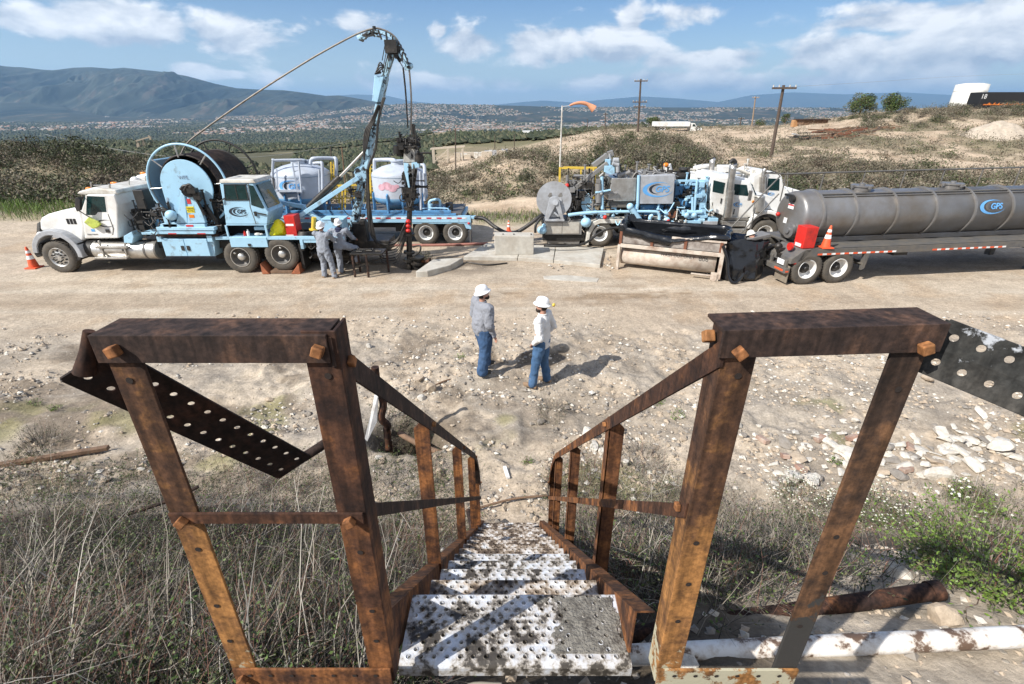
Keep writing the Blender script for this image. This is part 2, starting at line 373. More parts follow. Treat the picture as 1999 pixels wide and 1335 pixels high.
concrete = mat('weathered_concrete', (.47, .45, .40), .9, var=.14, scale=5, bump=.5, bscale=25, dirt=(.30, .25, .19), damt=.40, dscale=2.2, dsharp=.3)
plastic = mat('black_plastic_sheet', (.009, .010, .012), .22, spec=.6, bump=.6, bscale=4, var=.3)
decal_b = mat('decal_blue', (.12, .36, .70), .5, var=.08); decal_k = mat('decal_black', (.02, .025, .035), .5); decal_r = mat('decal_red', (.55, .04, .04), .5); decal_w = mat('decal_white', (.72, .72, .70), .5); decal_y = mat('decal_yellow', (.70, .58, .03), .5)
decal_p = mat('decal_pink', (.62, .36, .42), .5, var=.3, scale=4); decal_g = mat('decal_grey', (.25, .33, .42), .5)
wood = mat('old_timber', (.17, .105, .065), .85, var=.35, scale=4, bump=.4)
greywood = mat('weathered_pole_wood', (.085, .062, .048), .9, var=.3, scale=5)
rust_dark = rust('rust_dark', (.016, .011, .010), (.044, .027, .021), (.135, .070, .042))
rust_mid = rust('rust_mid', (.026, .014, .011), (.080, .036, .020), (.25, .10, .034), grad=(1.0, .1, -.10, .10))
rust_warm = rust('rust_warm', (.045, .020, .013), (.15, .062, .026), (.30, .125, .042))
rust_flake = rust('rust_flake', (.030, .017, .013), (.088, .043, .023), (.30, .142, .046), (.42, .39, .28), (.70, -.02), .32, grad=(1.0, .25, -.11, .17))
rust_black = rust('rust_black', (.020, .014, .012), (.055, .032, .021), (.17, .085, .04), (.042, .040, .037), (1.0, .0), .50, grad=(1.0, .7, -.08, .08))
rust_plate = rust('rust_plate', (.012, .009, .008), (.028, .016, .012), (.07, .03, .018))
paint_plate = rust('paint_plate', (.018, .018, .017), (.030, .030, .028), (.06, .055, .048), (.40, .42, .45), (.8, .8001), .14)

# ------------------------------------------------------------------ ground
UC = [-900, -400, 0, 150, 300, 450, 600, 750, 900, 1000, 1100, 1200, 1300, 1400, 1500, 1600, 1700, 1850, 2000, 2400, 3000]
ZT = {
 20: [0]*21,
 26: [.8, .6, .35, .25, .1, 0, 0, 0, 0, 0, 0, .15, .3, .3, .3, .2, .1, 0, 0, 0, 0],
 31: [1.5, 1.2, .9, .7, .4, 0, -.2, -.2, -.1, .2, .3, .6, .8, .8, .8, .65, .45, .2, .1, 0, 0],
 38: [2.2, 2, 1.6, 1.5, .9, 0, -.6, -.6, .1, .8, .8, 1.0, 1.3, .9, 1.05, .95, .7, .35, .3, .3, .3],
 45: [2.2, 2, 1.7, 1.5, .6, -.6, -1.5, -1.5, -.2, 1.4, 1.1, 1.2, 1.3, .8, 1.0, .9, .6, .3, .3, .3, .3],
 55: [1.2, 1, .8, .5, -.8, -2.2, -3, -3, -1.5, .6, .6, 1.35, 1.4, .75, .7, .7, .7, .5, .5, .5, .5],
 70: [-1, -1, -1.5, -2, -3, -4.5, -5.5, -5.5, -3, -.5, .4, 1.2, 1.3, 1.0, 1.0, 1.3, 1.8, 2.2, 2.5, 2.5, 2.5],
 90: [-4, -4, -5, -5, -6, -7, -8, -8, -3.2, -2.5, .3, 1.4, 1.3, 1.2, 1.5, 2.3, 3.2, 4.2, 4.6, 4.6, 4.6],
 115: [-7, -7, -8, -8, -8, -9.5, -10, -10, -4, -3.5, -.5, .9, 1.1, 1.3, 1.8, 2.7, 3.9, 5.0, 5.5, 5.5, 5.5],
 150: [-10, -10, -10, -10, -9, -11, -11.5, -11, -5, -4.5, -2.5, -1, 0, .5, 1, 2, 3, 4.5, 5, 5, 5],
 220: [-14, -14, -12, -11, -10, -14, -14, -12, -5.5, -5, -4.5, -4, -4, -3, -2, -1, 0, 1, 2, 2, 2],
 350: [-20, -20, -20, -20, -20, -22, -20, -16, -9, -9, -9, -10, -10, -9, -9, -9, -8, -8, -8, -8, -8],
 650: [-34, -34, -34, -33, -33, -34, -33, -30, -28, -30, -30, -30, -30, -30, -30, -30, -30, -30, -30, -30, -30],
 1100: [-150]*21}
YT = sorted(ZT); ZA = np.array([ZT[k] for k in YT], float)
def table_z(s, Y):
    s = np.asarray(s, float); Y = np.asarray(Y, float)
    fi = np.interp(s, UC, np.arange(len(UC))); fj = np.interp(np.log(np.maximum(Y, 1)), np.log(YT), np.arange(len(YT)))
    i = np.minimum(fi.astype(int), len(UC)-2); j = np.minimum(fj.astype(int), len(YT)-2); a = fi-i; b = fj-j
    a = a*a*(3-2*a)*.5+a*.5; b = b*b*(3-2*b)*.4+b*.6
    return (ZA[j, i]*(1-a)+ZA[j, i+1]*a)*(1-b)+(ZA[j+1, i]*(1-a)+ZA[j+1, i+1]*a)*b
def near_z(X, Y):
    X = np.asarray(X, float); Y = np.asarray(Y, float)
    toe = 4.75+.25*np.sin(X*.9)+.6*sstep(-1, -4, X)-.5*sstep(1.5, 5, X)
    slope = np.where(Y < 1.2, 2.75+.22*(1.2-np.maximum(Y, -6)), 0)
    t = np.clip((Y-1.2)/(toe-1.2), 0, 1); prof = 2.75*(1-t)*(1-.10*np.sin(t*math.pi))
    profr = np.interp(Y, [1.2, 1.5, 2.0, 2.5, 3.2, 4.0, 4.5, 4.9], [2.75, 2.66, 2.42, 2.12, 1.42, .62, .20, 0]); kr = sstep(.45, 1.0, X); prof = prof*(1-kr)+profr*kr
    z = np.where(Y < 1.2, slope, prof)
    rub = sstep(4.2, 6, Y)*(1-sstep(10.2, 12.2, Y))
    z = z+rub*((fbm(X*.8, Y*.8, 4, 3)-.5)*.32+.04)+rub*(fbm(X*3.4, Y*3.4, 4, 9, .6)-.5)*.20
    z = z-sstep(-1.5, -5, X)*rub*.18
    bank = np.exp(-((Y-11.1-.25*np.sin(X*1.3))/.5)**2)*sstep(-3, -6, X); z = z+bank*.10
    z = z-1.0*np.exp(-(((X+1.75)/.62)**2+((Y-6.75)/.40)**2)**2)             # pit by the riser pipe
    z = z-.55*np.exp(-(((X+3.05)/.9)**2+((Y-16.9)/.55)**2)**2)                # wellhead cellar
    road = sstep(11.5, 13, Y)
    z = z+road*(fbm(X*.35, Y*1.1, 3, 21)-.5)*.07*(1-sstep(19.5, 21, Y))
    z = z+(1-road)*(fbm(X*8, Y*8, 2, 31)-.5)*.055
    return z
def gz(X, Y):
    X = np.asarray(X, float); Y = np.asarray(Y, float)
    s = 999.5+F*X/(np.maximum(Y, .1)*CP+2.0)
    far = table_z(s, np.maximum(Y, 20))
    k = sstep(22, 30, Y)
    amp = np.interp(Y, [22, 30, 60, 150, 650], [0, .55, .9, 2.5, 10]); wl = np.interp(Y, [22, 60, 150, 650], [5, 9, 26, 80])
    far = far+(fbm(X/wl, Y/wl, 5, 51)-.5)*amp*k
    far = far+(fbm(X/1.7, Y/1.7, 3, 57)-.5)*np.interp(Y, [24, 32, 120, 200], [0, .32, .5, 0])
    # eroded gullies in the bare bank behind the yard
    er = sstep(820, 900, s)*(1-sstep(1140, 1200, s))*sstep(28, 33, Y)*(1-sstep(48, 56, Y))
    far = far-er*(ridged(X*.22, Y*.10, 3, 61)-.5)*.9
    er2 = sstep(1560, 1640, s)*sstep(72, 80, Y)*(1-sstep(108, 125, Y)); far = far-er2*(ridged(X*.16, Y*.06, 4, 63)-.5)*1.3
    return np.where(Y < 21, near_z(X, Y), far)
def gz1(x, y): return float(gz(x, y))
def RG(u, v, lift=0, y0=.3, y1=640):                                  # where the sight line meets the ground
    d = ray(u, v); ys = np.geomspace(y0, y1, 1400); X = d.x/d.y*ys; Z = CZ+d.z/d.y*ys
    g = gz(X, ys)+lift; h = np.where(Z < g)[0]
    if len(h) == 0: return None
    i = h[0]; return Vector((X[i], ys[i], g[i]-lift))

def ground_material():
    m = bpy.data.materials.new('dirt_ground'); m.use_nodes = True; nt, ns, L = nodes_of(m); b = ns['Principled BSDF']; b.inputs['Roughness'].default_value = .95; b.inputs['Specular IOR Level'].default_value = .15
    at = ns.new('ShaderNodeVertexColor'); at.layer_name = 'Col'; tc = ns.new('ShaderNodeTexCoord'); co = tc.outputs['Object']
    def noise(s, d=8, r=.7):
        n = ns.new('ShaderNodeTexNoise'); n.inputs['Scale'].default_value = s; n.inputs['Detail'].default_value = d; n.inputs['Roughness'].default_value = r; L.new(co, n.inputs['Vector']); return n.outputs[0]
    def rng(x, a, bb, c, d):
        r = ns.new('ShaderNodeMapRange'); L.new(x, r.inputs[0])
        for i, q in enumerate((a, bb, c, d)): r.inputs[i+1].default_value = q
        return r.outputs[0]
    def mul(c, f):
        h = ns.new('ShaderNodeMix'); h.data_type = 'RGBA'; h.blend_type = 'MULTIPLY'; h.inputs[0].default_value = 1; L.new(c, h.inputs[6]); L.new(f, h.inputs[7]); return h.outputs[2]
    c = mul(at.outputs[0], rng(noise(1.3), .3, .7, .80, 1.2)); c = mul(c, rng(noise(22, 5), .3, .7, .74, 1.26)); c = mul(c, rng(noise(7, 6, .75), .36, .6, .82, 1.12))
    # scattered pale and dark pebbles
    vo = ns.new('ShaderNodeTexVoronoi'); vo.inputs['Scale'].default_value = 15; L.new(co, vo.inputs['Vector'])
    peb = rng(vo.outputs['Distance'], .16, .24, 1, 0); keep = rng(vo.outputs['Color'], .62, .64, 0, 1)
    pm = ns.new('ShaderNodeMath'); pm.operation = 'MULTIPLY'; L.new(peb, pm.inputs[0]); L.new(keep, pm.inputs[1])
    px = ns.new('ShaderNodeMix'); px.data_type = 'RGBA'; L.new(pm.outputs[0], px.inputs[0]); L.new(c, px.inputs[6])
    rc = ns.new('ShaderNodeValToRGB'); L.new(vo.outputs['Color'], rc.inputs[0]); rc.color_ramp.elements[0].color = (.17, .135, .10, 1); rc.color_ramp.elements[0].position = .66; rc.color_ramp.elements[1].color = (.56, .51, .44, 1); rc.color_ramp.elements[1].position = .86
    L.new(rc.outputs[0], px.inputs[7]); L.new(px.outputs[2], b.inputs['Base Color'])
    bp = ns.new('ShaderNodeBump'); bp.inputs['Strength'].default_value = .55; bp.inputs['Distance'].default_value = .05; L.new(noise(18, 9, .72), bp.inputs['Height'])
    b2 = ns.new('ShaderNodeBump'); b2.inputs['Strength'].default_value = .5; b2.inputs['Distance'].default_value = .03; L.new(pm.outputs[0], b2.inputs['Height']); L.new(bp.outputs[0], b2.inputs['Normal']); L.new(b2.outputs[0], b.inputs['Normal'])
    return m
groundm = ground_material()
def lerp3(a, b, t): t = np.asarray(t)[..., None]; return np.asarray(a)*(1-t)+np.asarray(b)*t
def ground_colour(X, Y):
    n1 = fbm(X*.25, Y*.4, 4, 70); n2 = fbm(X*1.1, Y*1.1, 4, 71); n3 = fbm(X*.12, Y*.9, 4, 72)
    c = lerp3((.385, .31, .232), (.475, .41, .325), n1)
    c = lerp3(c, (.385, .285, .19), sstep(.55, .72, n2)*.5)
    c = lerp3(c, (.30, .235, .17), sstep(.56, .70, n3)*.45*sstep(11, 13, Y))       # vehicle tracks
    for y0_, a_, ph, dk in ((13.2, .35, .3, 1), (15.0, .35, .3, 1), (12.4, .22, 1.7, 0), (14.1, .22, 1.7, 0), (18.6, .2, .9, 1), (12.9, -.12, 2.4, 1)):   # wheel ruts
        yy = y0_+a_*np.sin(X*.16+ph); tr = np.exp(-((Y-yy)/.16)**2)*sstep(.3, .6, fbm(X*.6, Y*2, 3, 141+int(y0_*10))); c = lerp3(c, (.30, .235, .17) if dk else (.52, .46, .375), tr*.55)
    rub = sstep(4.5, 6, Y)*(1-sstep(10.5, 12, Y)); c = lerp3(c, (.315, .28, .235), rub*.75*sstep(.34, .6, n2))
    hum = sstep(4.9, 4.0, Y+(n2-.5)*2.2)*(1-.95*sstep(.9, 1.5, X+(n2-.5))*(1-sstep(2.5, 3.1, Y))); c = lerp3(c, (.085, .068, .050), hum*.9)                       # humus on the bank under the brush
    pit = np.exp(-(((X+1.75)/.75)**2+((Y-6.85)/.55)**2)**2); c = lerp3(c, (.022, .018, .014), pit*.93)  # shade of the pit and its plants put into the soil colour
    dk = sstep(.50, .62, fbm(X*.9, Y*1.3, 5, 78, .6))*sstep(5.2, 6, Y)*(1-sstep(10.2, 11.6, Y))*(1-.6*sstep(-1.5, 1.5, X)); c = lerp3(c, (.17, .135, .10), dk*.75)
    oil = np.exp(-(((X-.2)/1.25)**2+((Y-9.6)/.75)**2)**2)*sstep(.40, .56, fbm(X*2.1, Y*2.1, 4, 77)); c = lerp3(c, (.10, .075, .052), oil*.85)
    oil2 = np.exp(-(((X+3)/3.2)**2+((Y-16.8)/1.2)**2)**2); c = lerp3(c, (.09, .07, .05), oil2*.75*sstep(.3, .55, n2+.2))
    oil3 = sstep(.60, .70, fbm(X*.8, Y*1.6, 4, 79))*np.exp(-((Y-13.8)/.9)**2)*sstep(-4, 0, X)*(1-sstep(7, 9, X)); c = lerp3(c, (.22, .155, .095), oil3*.7)
    grn = sstep(.62, .75, fbm(X*.9, Y*.9, 4, 75))*sstep(4.5, 5.5, Y)*(1-sstep(8, 9.5, Y)); c = lerp3(c, (.21, .20, .085), grn*.6)
    grn2 = sstep(.45, .62, fbm(X*.35, Y*.8, 4, 76))*sstep(22.5, 24.5, Y); return lerp3(c, (.20, .20, .09), grn2*.6)
def ground_sheet():
    xs = np.unique(np.concatenate([np.linspace(-5.5, 6.5, 200), 6.5+np.cumsum(np.linspace(.07, .55, 80)), -5.5-np.cumsum(np.linspace(.07, .5, 80))]))
    ys = np.unique(np.concatenate([np.linspace(-7, 0, 20), np.linspace(0, 11, 200), np.linspace(11, 27, 110)]))
    X, Y = np.meshgrid(xs, ys); Z = gz(X, Y)-.25*sstep(24.5, 27, Y)
    n, k = len(xs), len(ys); V = np.stack([X, Y, Z], -1).reshape(-1, 3)
    i = np.arange(n*k).reshape(k, n); Fq = np.stack([i[:-1, :-1], i[:-1, 1:], i[1:, 1:], i[1:, :-1]], -1).reshape(-1, 4)
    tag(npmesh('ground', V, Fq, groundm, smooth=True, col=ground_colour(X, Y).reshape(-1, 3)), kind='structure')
ground_sheet()

def scrub_density(X, Y):
    """0 bare dirt .. 1 scrub, on the slopes behind the yard"""
    s = 999.5+F*X/(Y*CP+2.0); n = fbm(X*.16, Y*.16, 4, 81); n2 = fbm(X*.5, Y*.5, 3, 82)
    d = sstep(.40, .56, n*.7+n2*.3)
    left = 1-sstep(520, 640, s); d = np.maximum(d, left*.9*sstep(26, 28, Y))
    d = np.maximum(d, sstep(1480, 1540, s)*(1-sstep(1900, 1990, s-(Y-34)*6))*sstep(27, 29, Y)*(1-sstep(41, 47, Y-(s-1500)*-.012))*.95)
    d = np.maximum(d, sstep(1170, 1220, s)*(1-sstep(1370, 1420, s-(60-np.minimum(Y, 60))*2.2))*sstep(27, 29, Y)*(1-sstep(68, 76, Y))*(.35+.6*sstep(.36, .54, n2)))
    road1 = np.exp(-((s-1405-(56-np.minimum(Y, 90))*2.6)/40)**2)*sstep(34, 40, Y)*(1-sstep(96, 104, Y))
    road2 = sstep(1560, 1680, s)*np.exp(-((Y-48-(s-1750)*-.010)/6.5)**2)
    road3 = sstep(1060, 1090, s)*(1-sstep(1150, 1185, s))*sstep(52, 57, Y)*(1-sstep(100, 112, Y))
    pad = sstep(830, 850, s)*(1-sstep(985, 1010, s))*sstep(72, 80, Y)*(1-sstep(104, 112, Y))
    flat = sstep(440, 560, s)*(1-sstep(1120, 1190, s))*(1-sstep(28.5, 30.5, Y))*.95
    plate = sstep(1340, 1400, s)*(1-sstep(1640, 1700, s))*sstep(70, 76, Y)*(1-sstep(96, 104, Y))*.8
    bare = np.maximum.reduce([road1, road2, road3, pad, flat, plate]); bare = np.clip(bare*1.25, 0, 1)
    bankm = sstep(820, 860, s)*(1-sstep(1150, 1190, s))*sstep(28, 30, Y)*(1-sstep(54, 60, Y)); d = d*(1-bankm*.45)
    hill = sstep(1600, 1700, s)*sstep(70, 78, Y)*(1-sstep(130, 150, Y)); d = np.maximum(d, hill*.42*sstep(.35, .5, n2))*(1-hill*.12)
    return np.clip(d*(1-bare), 0, 1), s
def hillside():
    ss = np.linspace(-900, 2900, 430); ys = np.concatenate([np.linspace(24, 60, 130), np.geomspace(60.6, 1100, 190)])
    s, Y = np.meshgrid(ss, ys); X = (s-999.5)/F*(Y*CP+2.0); Z = gz(X, Y)-.12*(1-sstep(24, 26.5, Y))
    V = np.stack([X, Y, Z], -1).reshape(-1, 3); k, n = s.shape
    i = np.arange(n*k).reshape(k, n); Fq = np.stack([i[:-1, :-1], i[:-1, 1:], i[1:, 1:], i[1:, :-1]], -1).reshape(-1, 4)
    d, _ = scrub_density(X, Y); nn = fbm(X*.3, Y*.3, 4, 90)
    dirt = lerp3((.45, .345, .245), (.55, .445, .33), nn); scrub = lerp3((.23, .19, .125), (.14, .13, .075), fbm(X*.12, Y*.12, 3, 91))
    dirt = lerp3(dirt, (.32, .23, .15), sstep(.5, .66, fbm(X*.45, Y*.45, 4, 96))*.6); dirt = lerp3(dirt, (.25, .20, .14), sstep(.52, .62, fbm(X*.9, Y*.7, 4, 98))*.45)
    c = lerp3(dirt, scrub, d*.85)
    green = (1-sstep(330, 480, s))*np.exp(-((Y-26.5)/2.2)**2)*sstep(.36, .5, nn); c = lerp3(c, (.10, .15, .04), green*.85)
    meadow = sstep(800, 880, s)*(1-sstep(1200, 1300, s))*sstep(125, 160, Y)*(1-sstep(300, 380, Y)); mg = lerp3((.165, .15, .085), (.27, .235, .15), sstep(.3, .7, fbm(X*.05, Y*.05, 5, 97))); c = np.where((meadow > .001)[..., None], c*(1-meadow[..., None])+mg*meadow[..., None], c)
    far = sstep(60, 95, Y)*(1-sstep(800, 880, s)); fg = lerp3((.050, .058, .034), (.10, .095, .058), fbm(X*.03, Y*.03, 5, 93)); c = lerp3(c, fg, far*.92)
    c = lerp3(c, (.05, .06, .035), sstep(300, 420, Y)*.95)
    bald = sstep(.60, .68, fbm(X*.025, Y*.025, 4, 95))*far*sstep(90, 130, Y); c = lerp3(c, (.28, .24, .15), bald*.5)
    tag(npmesh('hillside', V, Fq, groundm, smooth=True, col=c.reshape(-1, 3)), kind='structure')
hillside()

# ------------------------------------------------------------------ valley and ranges
VZ = -150.0
landm = mat('far_land', (.1, .1, .1), .95, var=.25, scale=.004, attr=True, spec=.1)
def grid_obj(name, X, Y, Z, c, m):
    k, n = X.shape; i = np.arange(n*k).reshape(k, n); Fq = np.stack([i[:-1, :-1], i[:-1, 1:], i[1:, 1:], i[1:, :-1]], -1).reshape(-1, 4)
    return tag(npmesh(name, np.stack([X, Y, Z], -1).reshape(-1, 3), Fq, m, smooth=True, col=c.reshape(-1, 3)), kind='structure')
def valley():
    Y, s = np.meshgrid(np.geomspace(900, 24000, 240), np.linspace(-1300, 3300, 260), indexing='ij'); X = (s-999.5)/F*Y*CP
    Z = VZ-1+(fbm(X/900, Y/900, 3, 101)-.5)*26*sstep(1200, 2500, Y)+0*X
    c = lerp3((.045, .055, .032), (.13, .125, .085), sstep(.35, .65, fbm(X/260, Y/500, 5, 103)))
    c = lerp3(c, (.33, .29, .24), sstep(.6, .7, fbm(X/150, Y/420, 4, 104))*.6)
    grid_obj('valley_floor', X, Y, Z, c, landm)
valley()
def rangeobj(name, ucs, vcs, Y0, Y1, foot, seed, amp, cols, su=(-900, 2900), nu=620, gul=None):
    s, t = np.meshgrid(np.linspace(*su, nu), np.linspace(0, 1.35, 190)); Y = Y0+(Y1-Y0)*t
    v = np.interp(s, ucs, vcs); yu = (667.5-v)/F; dz = (-SP+yu*CP)/(CP+yu*SP)
    crest = CZ+dz*Y1; X = (s-999.5)/F*Y*CP
    Lw = (Y1-Y0); wb = fbm(X/Lw*2, Y/Lw*2, 4, seed+5)*.9; rn = ridged(X/(Lw*.40)+wb, Y/(Lw*.85), 3, seed)*.62+ridged(X/(Lw*.125)+wb*2.6, Y/(Lw*.55)+wb, 4, seed+3)*.38
    p = np.where(t <= 1, np.clip(t, 0, 1)**1.15, 1-(t-1)*1.5)
    H = (crest-foot)
    Z = foot+H*p+(rn-.55)*amp*np.abs(H)*np.clip(np.sin(np.clip(t, 0, 1)*math.pi)*1.05, 0, 1)-(rn < 0)*0
    Z = np.where(t < .01, foot-40, Z); fr = fbm(X/260, Y/260, 5, seed+9)
    c = lerp3(cols[0], cols[1], np.clip(sstep(.35, .65, fr)*.35+sstep(.36, .66, rn)*.85, 0, 1)); c = lerp3(c, cols[2], sstep(.58, .66, fbm(X/110, Y/300, 6, seed+12, .62))*sstep(.50, .68, rn)*(1-sstep(.6, .9, t))*.8)
    grid_obj(name, X, Y, Z, c, landm); return X, Y, Z, s, t
mc = ((.011, .021, .025), (.046, .054, .044), (.115, .095, .075))
rangeobj('mountains', [-1300, -300, 0, 35, 60, 130, 170, 205, 240, 265, 300, 335, 380, 430, 470, 520, 560, 600, 640, 665, 700, 740, 800, 900, 3300],
         [150, 118, 122, 129, 133, 137, 132, 131, 134, 132, 136, 140, 148, 163, 172, 175, 176, 181, 187, 186, 192, 200, 213, 224, 232], 8200, 11400, -140, 201, .95, mc, (-700, 1150), 900)
FOOT = rangeobj('foothills', [-1300, 0, 120, 200, 300, 420, 560, 640, 700, 760, 800, 900, 1000, 1100, 3300], [184, 182, 199, 222, 226, 224, 221, 214, 210, 205, 202, 204, 206, 209, 216], 6600, 9800, -140, 221, .30, mc, (-800, 2800), 700)
rangeobj('mountains', [-1300, 600, 700, 760, 800, 860, 950, 1020, 1060, 1120, 1180, 1250, 1320, 1400, 1460, 1540, 1640, 1750, 1900, 2200, 3300],
         [220, 190, 184, 187, 197, 203, 206, 199, 196, 200, 194, 188, 192, 199, 186, 180, 184, 180, 188, 184, 190], 29000, 36000, -140, 241, .4, mc, (-900, 2900), 500)
# ------------------------------------------------------------------ stairway and guard rails in the foreground
def angle(b, a, c, fa, fb, w=.063, t=.007):
    """angle iron from a to c: one leaf along fa, the other along fb (unit vectors), heel on the line a-c"""
    a, c, fa, fb = Vector(a), Vector(c), Vector(fa), Vector(fb)
    b.prism([a, a+fa*w, a+fa*w+fb*t, a+fa*t+fb*t, a+fa*t+fb*w, a+fb*w], c-a)
def plate_holes(b, org, ex, ey, n, nu, nv, pu, pv, r, th, stagger=False, seg=8, margin=0, lip=0):
    """perforated sheet: nu x nv cells of pu x pv, a round hole in the middle of each"""
    org, ex, ey, n = Vector(org), Vector(ex), Vector(ey), Vector(n)
    for j in range(nv):
        for i in range(nu):
            off = (pu/2 if (stagger and j % 2) else 0)
            c = org+ex*(pu*(i+.5)+off)+ey*(pv*(j+.5)); vs = []
            for q in range(seg):
                t = 2*math.pi*q/seg; cx, cy = math.cos(t), math.sin(t); k = 1/max(abs(cx), abs(cy))
                vs.append(c+ex*(cx*k*pu/2)+ey*(cy*k*pv/2))
            if lip:
                for q in range(seg):
                    t = 2*math.pi*q/seg; vs.append(c+ex*(math.cos(t)*r*1.45)+ey*(math.sin(t)*r*1.30)+n*.0006)
            for q in range(seg):
                t = 2*math.pi*q/seg; vs.append(c+ex*(math.cos(t)*r)+ey*(math.sin(t)*r)+n*(lip or -th*.35))
            for q in range(seg):
                t = 2*math.pi*q/seg; vs.append(c+ex*(math.cos(t)*r)+ey*(math.sin(t)*r)-n*th)
            fs = []
            for q in range(seg):
                p = (q+1) % seg; fs += [(q+k_*seg, p+k_*seg, p+(k_+1)*seg, q+(k_+1)*seg) for k_ in range(3 if lip else 2)]
            b.add(vs, fs)
def bolt(name, p, n, r, h, m, parent, roll=.3):
    b = MB(); p = Vector(p); n = Vector(n).normalized(); e1 = n.orthogonal().normalized(); e2 = n.cross(e1)
    pts = [p+(e1*math.cos(roll+i*math.pi/2)+e2*math.sin(roll+i*math.pi/2))*r for i in range(4)]
    b.prism(pts, n*h); return b.build(name, m, parent, bevel=r*.18)
boltm = rust('bolt_rust', (.10, .042, .018), (.24, .10, .038), (.36, .17, .065))
holem = mat('bolt_hole_shade', (.02, .013, .01), .95)
def hole(b, p, r, ny=-1):
    b.lathe(p, (0, 1, 0), [(-.0015, r), (-.0015, .0005)], 10, False)
YF = .82
LR = thing('guardrail', 'rusty angle iron guardrail frame left of the stair opening, with a mid rail', 'guardrail', (-.57, YF, 3.58))
RR = thing('guardrail', 'rusty angle iron guardrail frame right of the stair opening, without a mid rail', 'guardrail', (.6, YF, 3.58))
X_, Y_, Z_ = Vector((1, 0, 0)), Vector((0, 1, 0)), Vector((0, 0, 1))
def vpost(x, z0, z1, fx, m, parent, y=YF+.009, label=None):
    b = MB(); angle(b, (x, y, z0), (x, y, z1), X_*fx, Y_, .066, .007); o = b.build('post', m, parent, bevel=.0015)
    if label: o['label'] = label
    return o
ZB = CZ-1.46
vpost(-.777, ZB, CZ-.385, 1, rust_flake, LR, label='outer post with peeling pale paint low down')
vpost(-.330, ZB, CZ-.375, -1, rust_mid, LR)
vpost(.402, ZB, CZ-.372, 1, rust_flake, RR)
vpost(.790, ZB, CZ-.372, -1, rust_black, RR, label='outer post blackened and flaking towards its foot')
def toprail(x0, x1, z, parent, m, drop=0):
    b = MB(); a = Vector((x0, YF, z)); c = Vector((x1, YF, z+drop)); dx = (c-a)
    b.prism([a, a+Y_*.085, a+Y_*.085-Z_*.007, a+Y_*.007-Z_*.007, a+Y_*.007-Z_*.058, a-Z_*.058], dx); return b.build('top_rail', m, parent, bevel=.0012)
toprail(-.788, -.346, CZ-.380, LR, rust_dark); toprail(.392, .806, CZ-.370, RR, rust_dark, .014)
def lowrail(name, x0, x1, z, parent, m, h=.030, holes=0, pitch=.05):
    b = MB(); a = Vector((x0, YF-.001, z)); c = Vector((x1, YF-.001, z))
    b.prism([a, a+Y_*.007, a+Y_*.007-Z_*h, a-Z_*h], c-a)
    o = b.build(name, m, parent, bevel=.001)
    if holes:
        for i in range(holes):
            hb = MB(); hole(hb, (x0+.045+i*pitch, YF-.002, z-.022), .006); hb.build('bolt_hole', holem, o)
    return o
lowrail('mid_rail', -.772, -.336, CZ-.820, LR, rust_mid)
lowrail('toe_rail', -.770, -.335, ZB+.068, LR, rust_mid, .075, 7, .058); lowrail('toe_rail', .404, .79, ZB+.066, RR, rust_flake, .075, 6, .058)
for x, z, p, r in ((-.742, CZ-.408, LR, .3), (-.362, CZ-.408, LR, 1.2), (-.742, CZ-.838, LR, .8), (-.365, CZ-.838, LR, .5), (.425, CZ-.412, RR, .75), (.768, CZ-.402, RR, .35), (-.745, ZB+.035, LR, .7)):
    bolt('bolt', (x, YF-.001, z), (0, -1, 0), .0152, .018, boltm, p, r)
for par, holes_ in ((LR, [(-.748, 4.52), (-.742, 4.06), (-.750, 3.86), (-.752, 3.72), (-.358, 4.53), (-.36, 4.05), (-.358, 3.84), (-.362, 3.72)]), (RR, [(.44, 4.53), (.432, 4.08), (.436, 3.94), (.43, 3.80), (.762, 4.50), (.755, 4.10), (.762, 3.98), (.752, 3.78)])):
    for x, z in holes_:
        hb = MB(); hole(hb, (x, YF+.0085, z), .0072); hb.build('bolt_hole', holem, par)
def slant_plate(p0, p1, wdir, w, nrow, ncol, r, m, parent, name='perforated_plate', th=.006):
    p0, p1, wd = Vector(p0), Vector(p1), Vector(wdir).normalized(); ex = (p1-p0); L_ = ex.length; ex = ex/L_; n = ex.cross(wd).normalized(); wd = n.cross(ex)
    b = MB(); plate_holes(b, p0-wd*w/2, ex, wd, n, ncol, nrow, L_/ncol, w/nrow, r, th, seg=16)
    for s_ in (-1, 1): b.prism([p0+wd*s_*w/2, p1+wd*s_*w/2, p1+wd*s_*w/2-n*th, p0+wd*s_*w/2-n*th], wd*s_*.003)
    for a, d_ in ((p0, -1), (p1, 1)): b.prism([a-wd*w/2, a+wd*w/2, a+wd*w/2-n*th, a-wd*w/2-n*th], ex*d_*.006)
    return b.build(name, m, parent)
slant_plate((-.846, .858, CZ-.462), (-.672, 1.19, CZ-1.0), (.55, 0, .82), .112, 2, 13, .0075, rust_plate, LR)
b = MB(); b.tube([(-.66, 1.21, CZ-.985), (-.60, 1.26, CZ-.965), (-.52, 1.34, CZ-.93)], .016, 8); b.build('bent_plate_end', rust_dark, LR)
b = MB(); b.loft([(-.826, .868, CZ-.392), (-.838, .862, CZ-.43), (-.858, .856, CZ-.478)], [.010, .013, .020], 12); b.build('curled_plate_end', rust_mid, LR)
slant_plate((.815, .85, CZ-.415), (1.02, .70, CZ-.475), (.25, 0, .96), .108, 2, 6, .0075, paint_plate, RR, th=.007)
slant_plate((1.026, .696, CZ-.477), (1.75, .15, CZ-.69), (.25, 0, .96), .108, 2, 19, .0075, paint_plate, RR, th=.007)
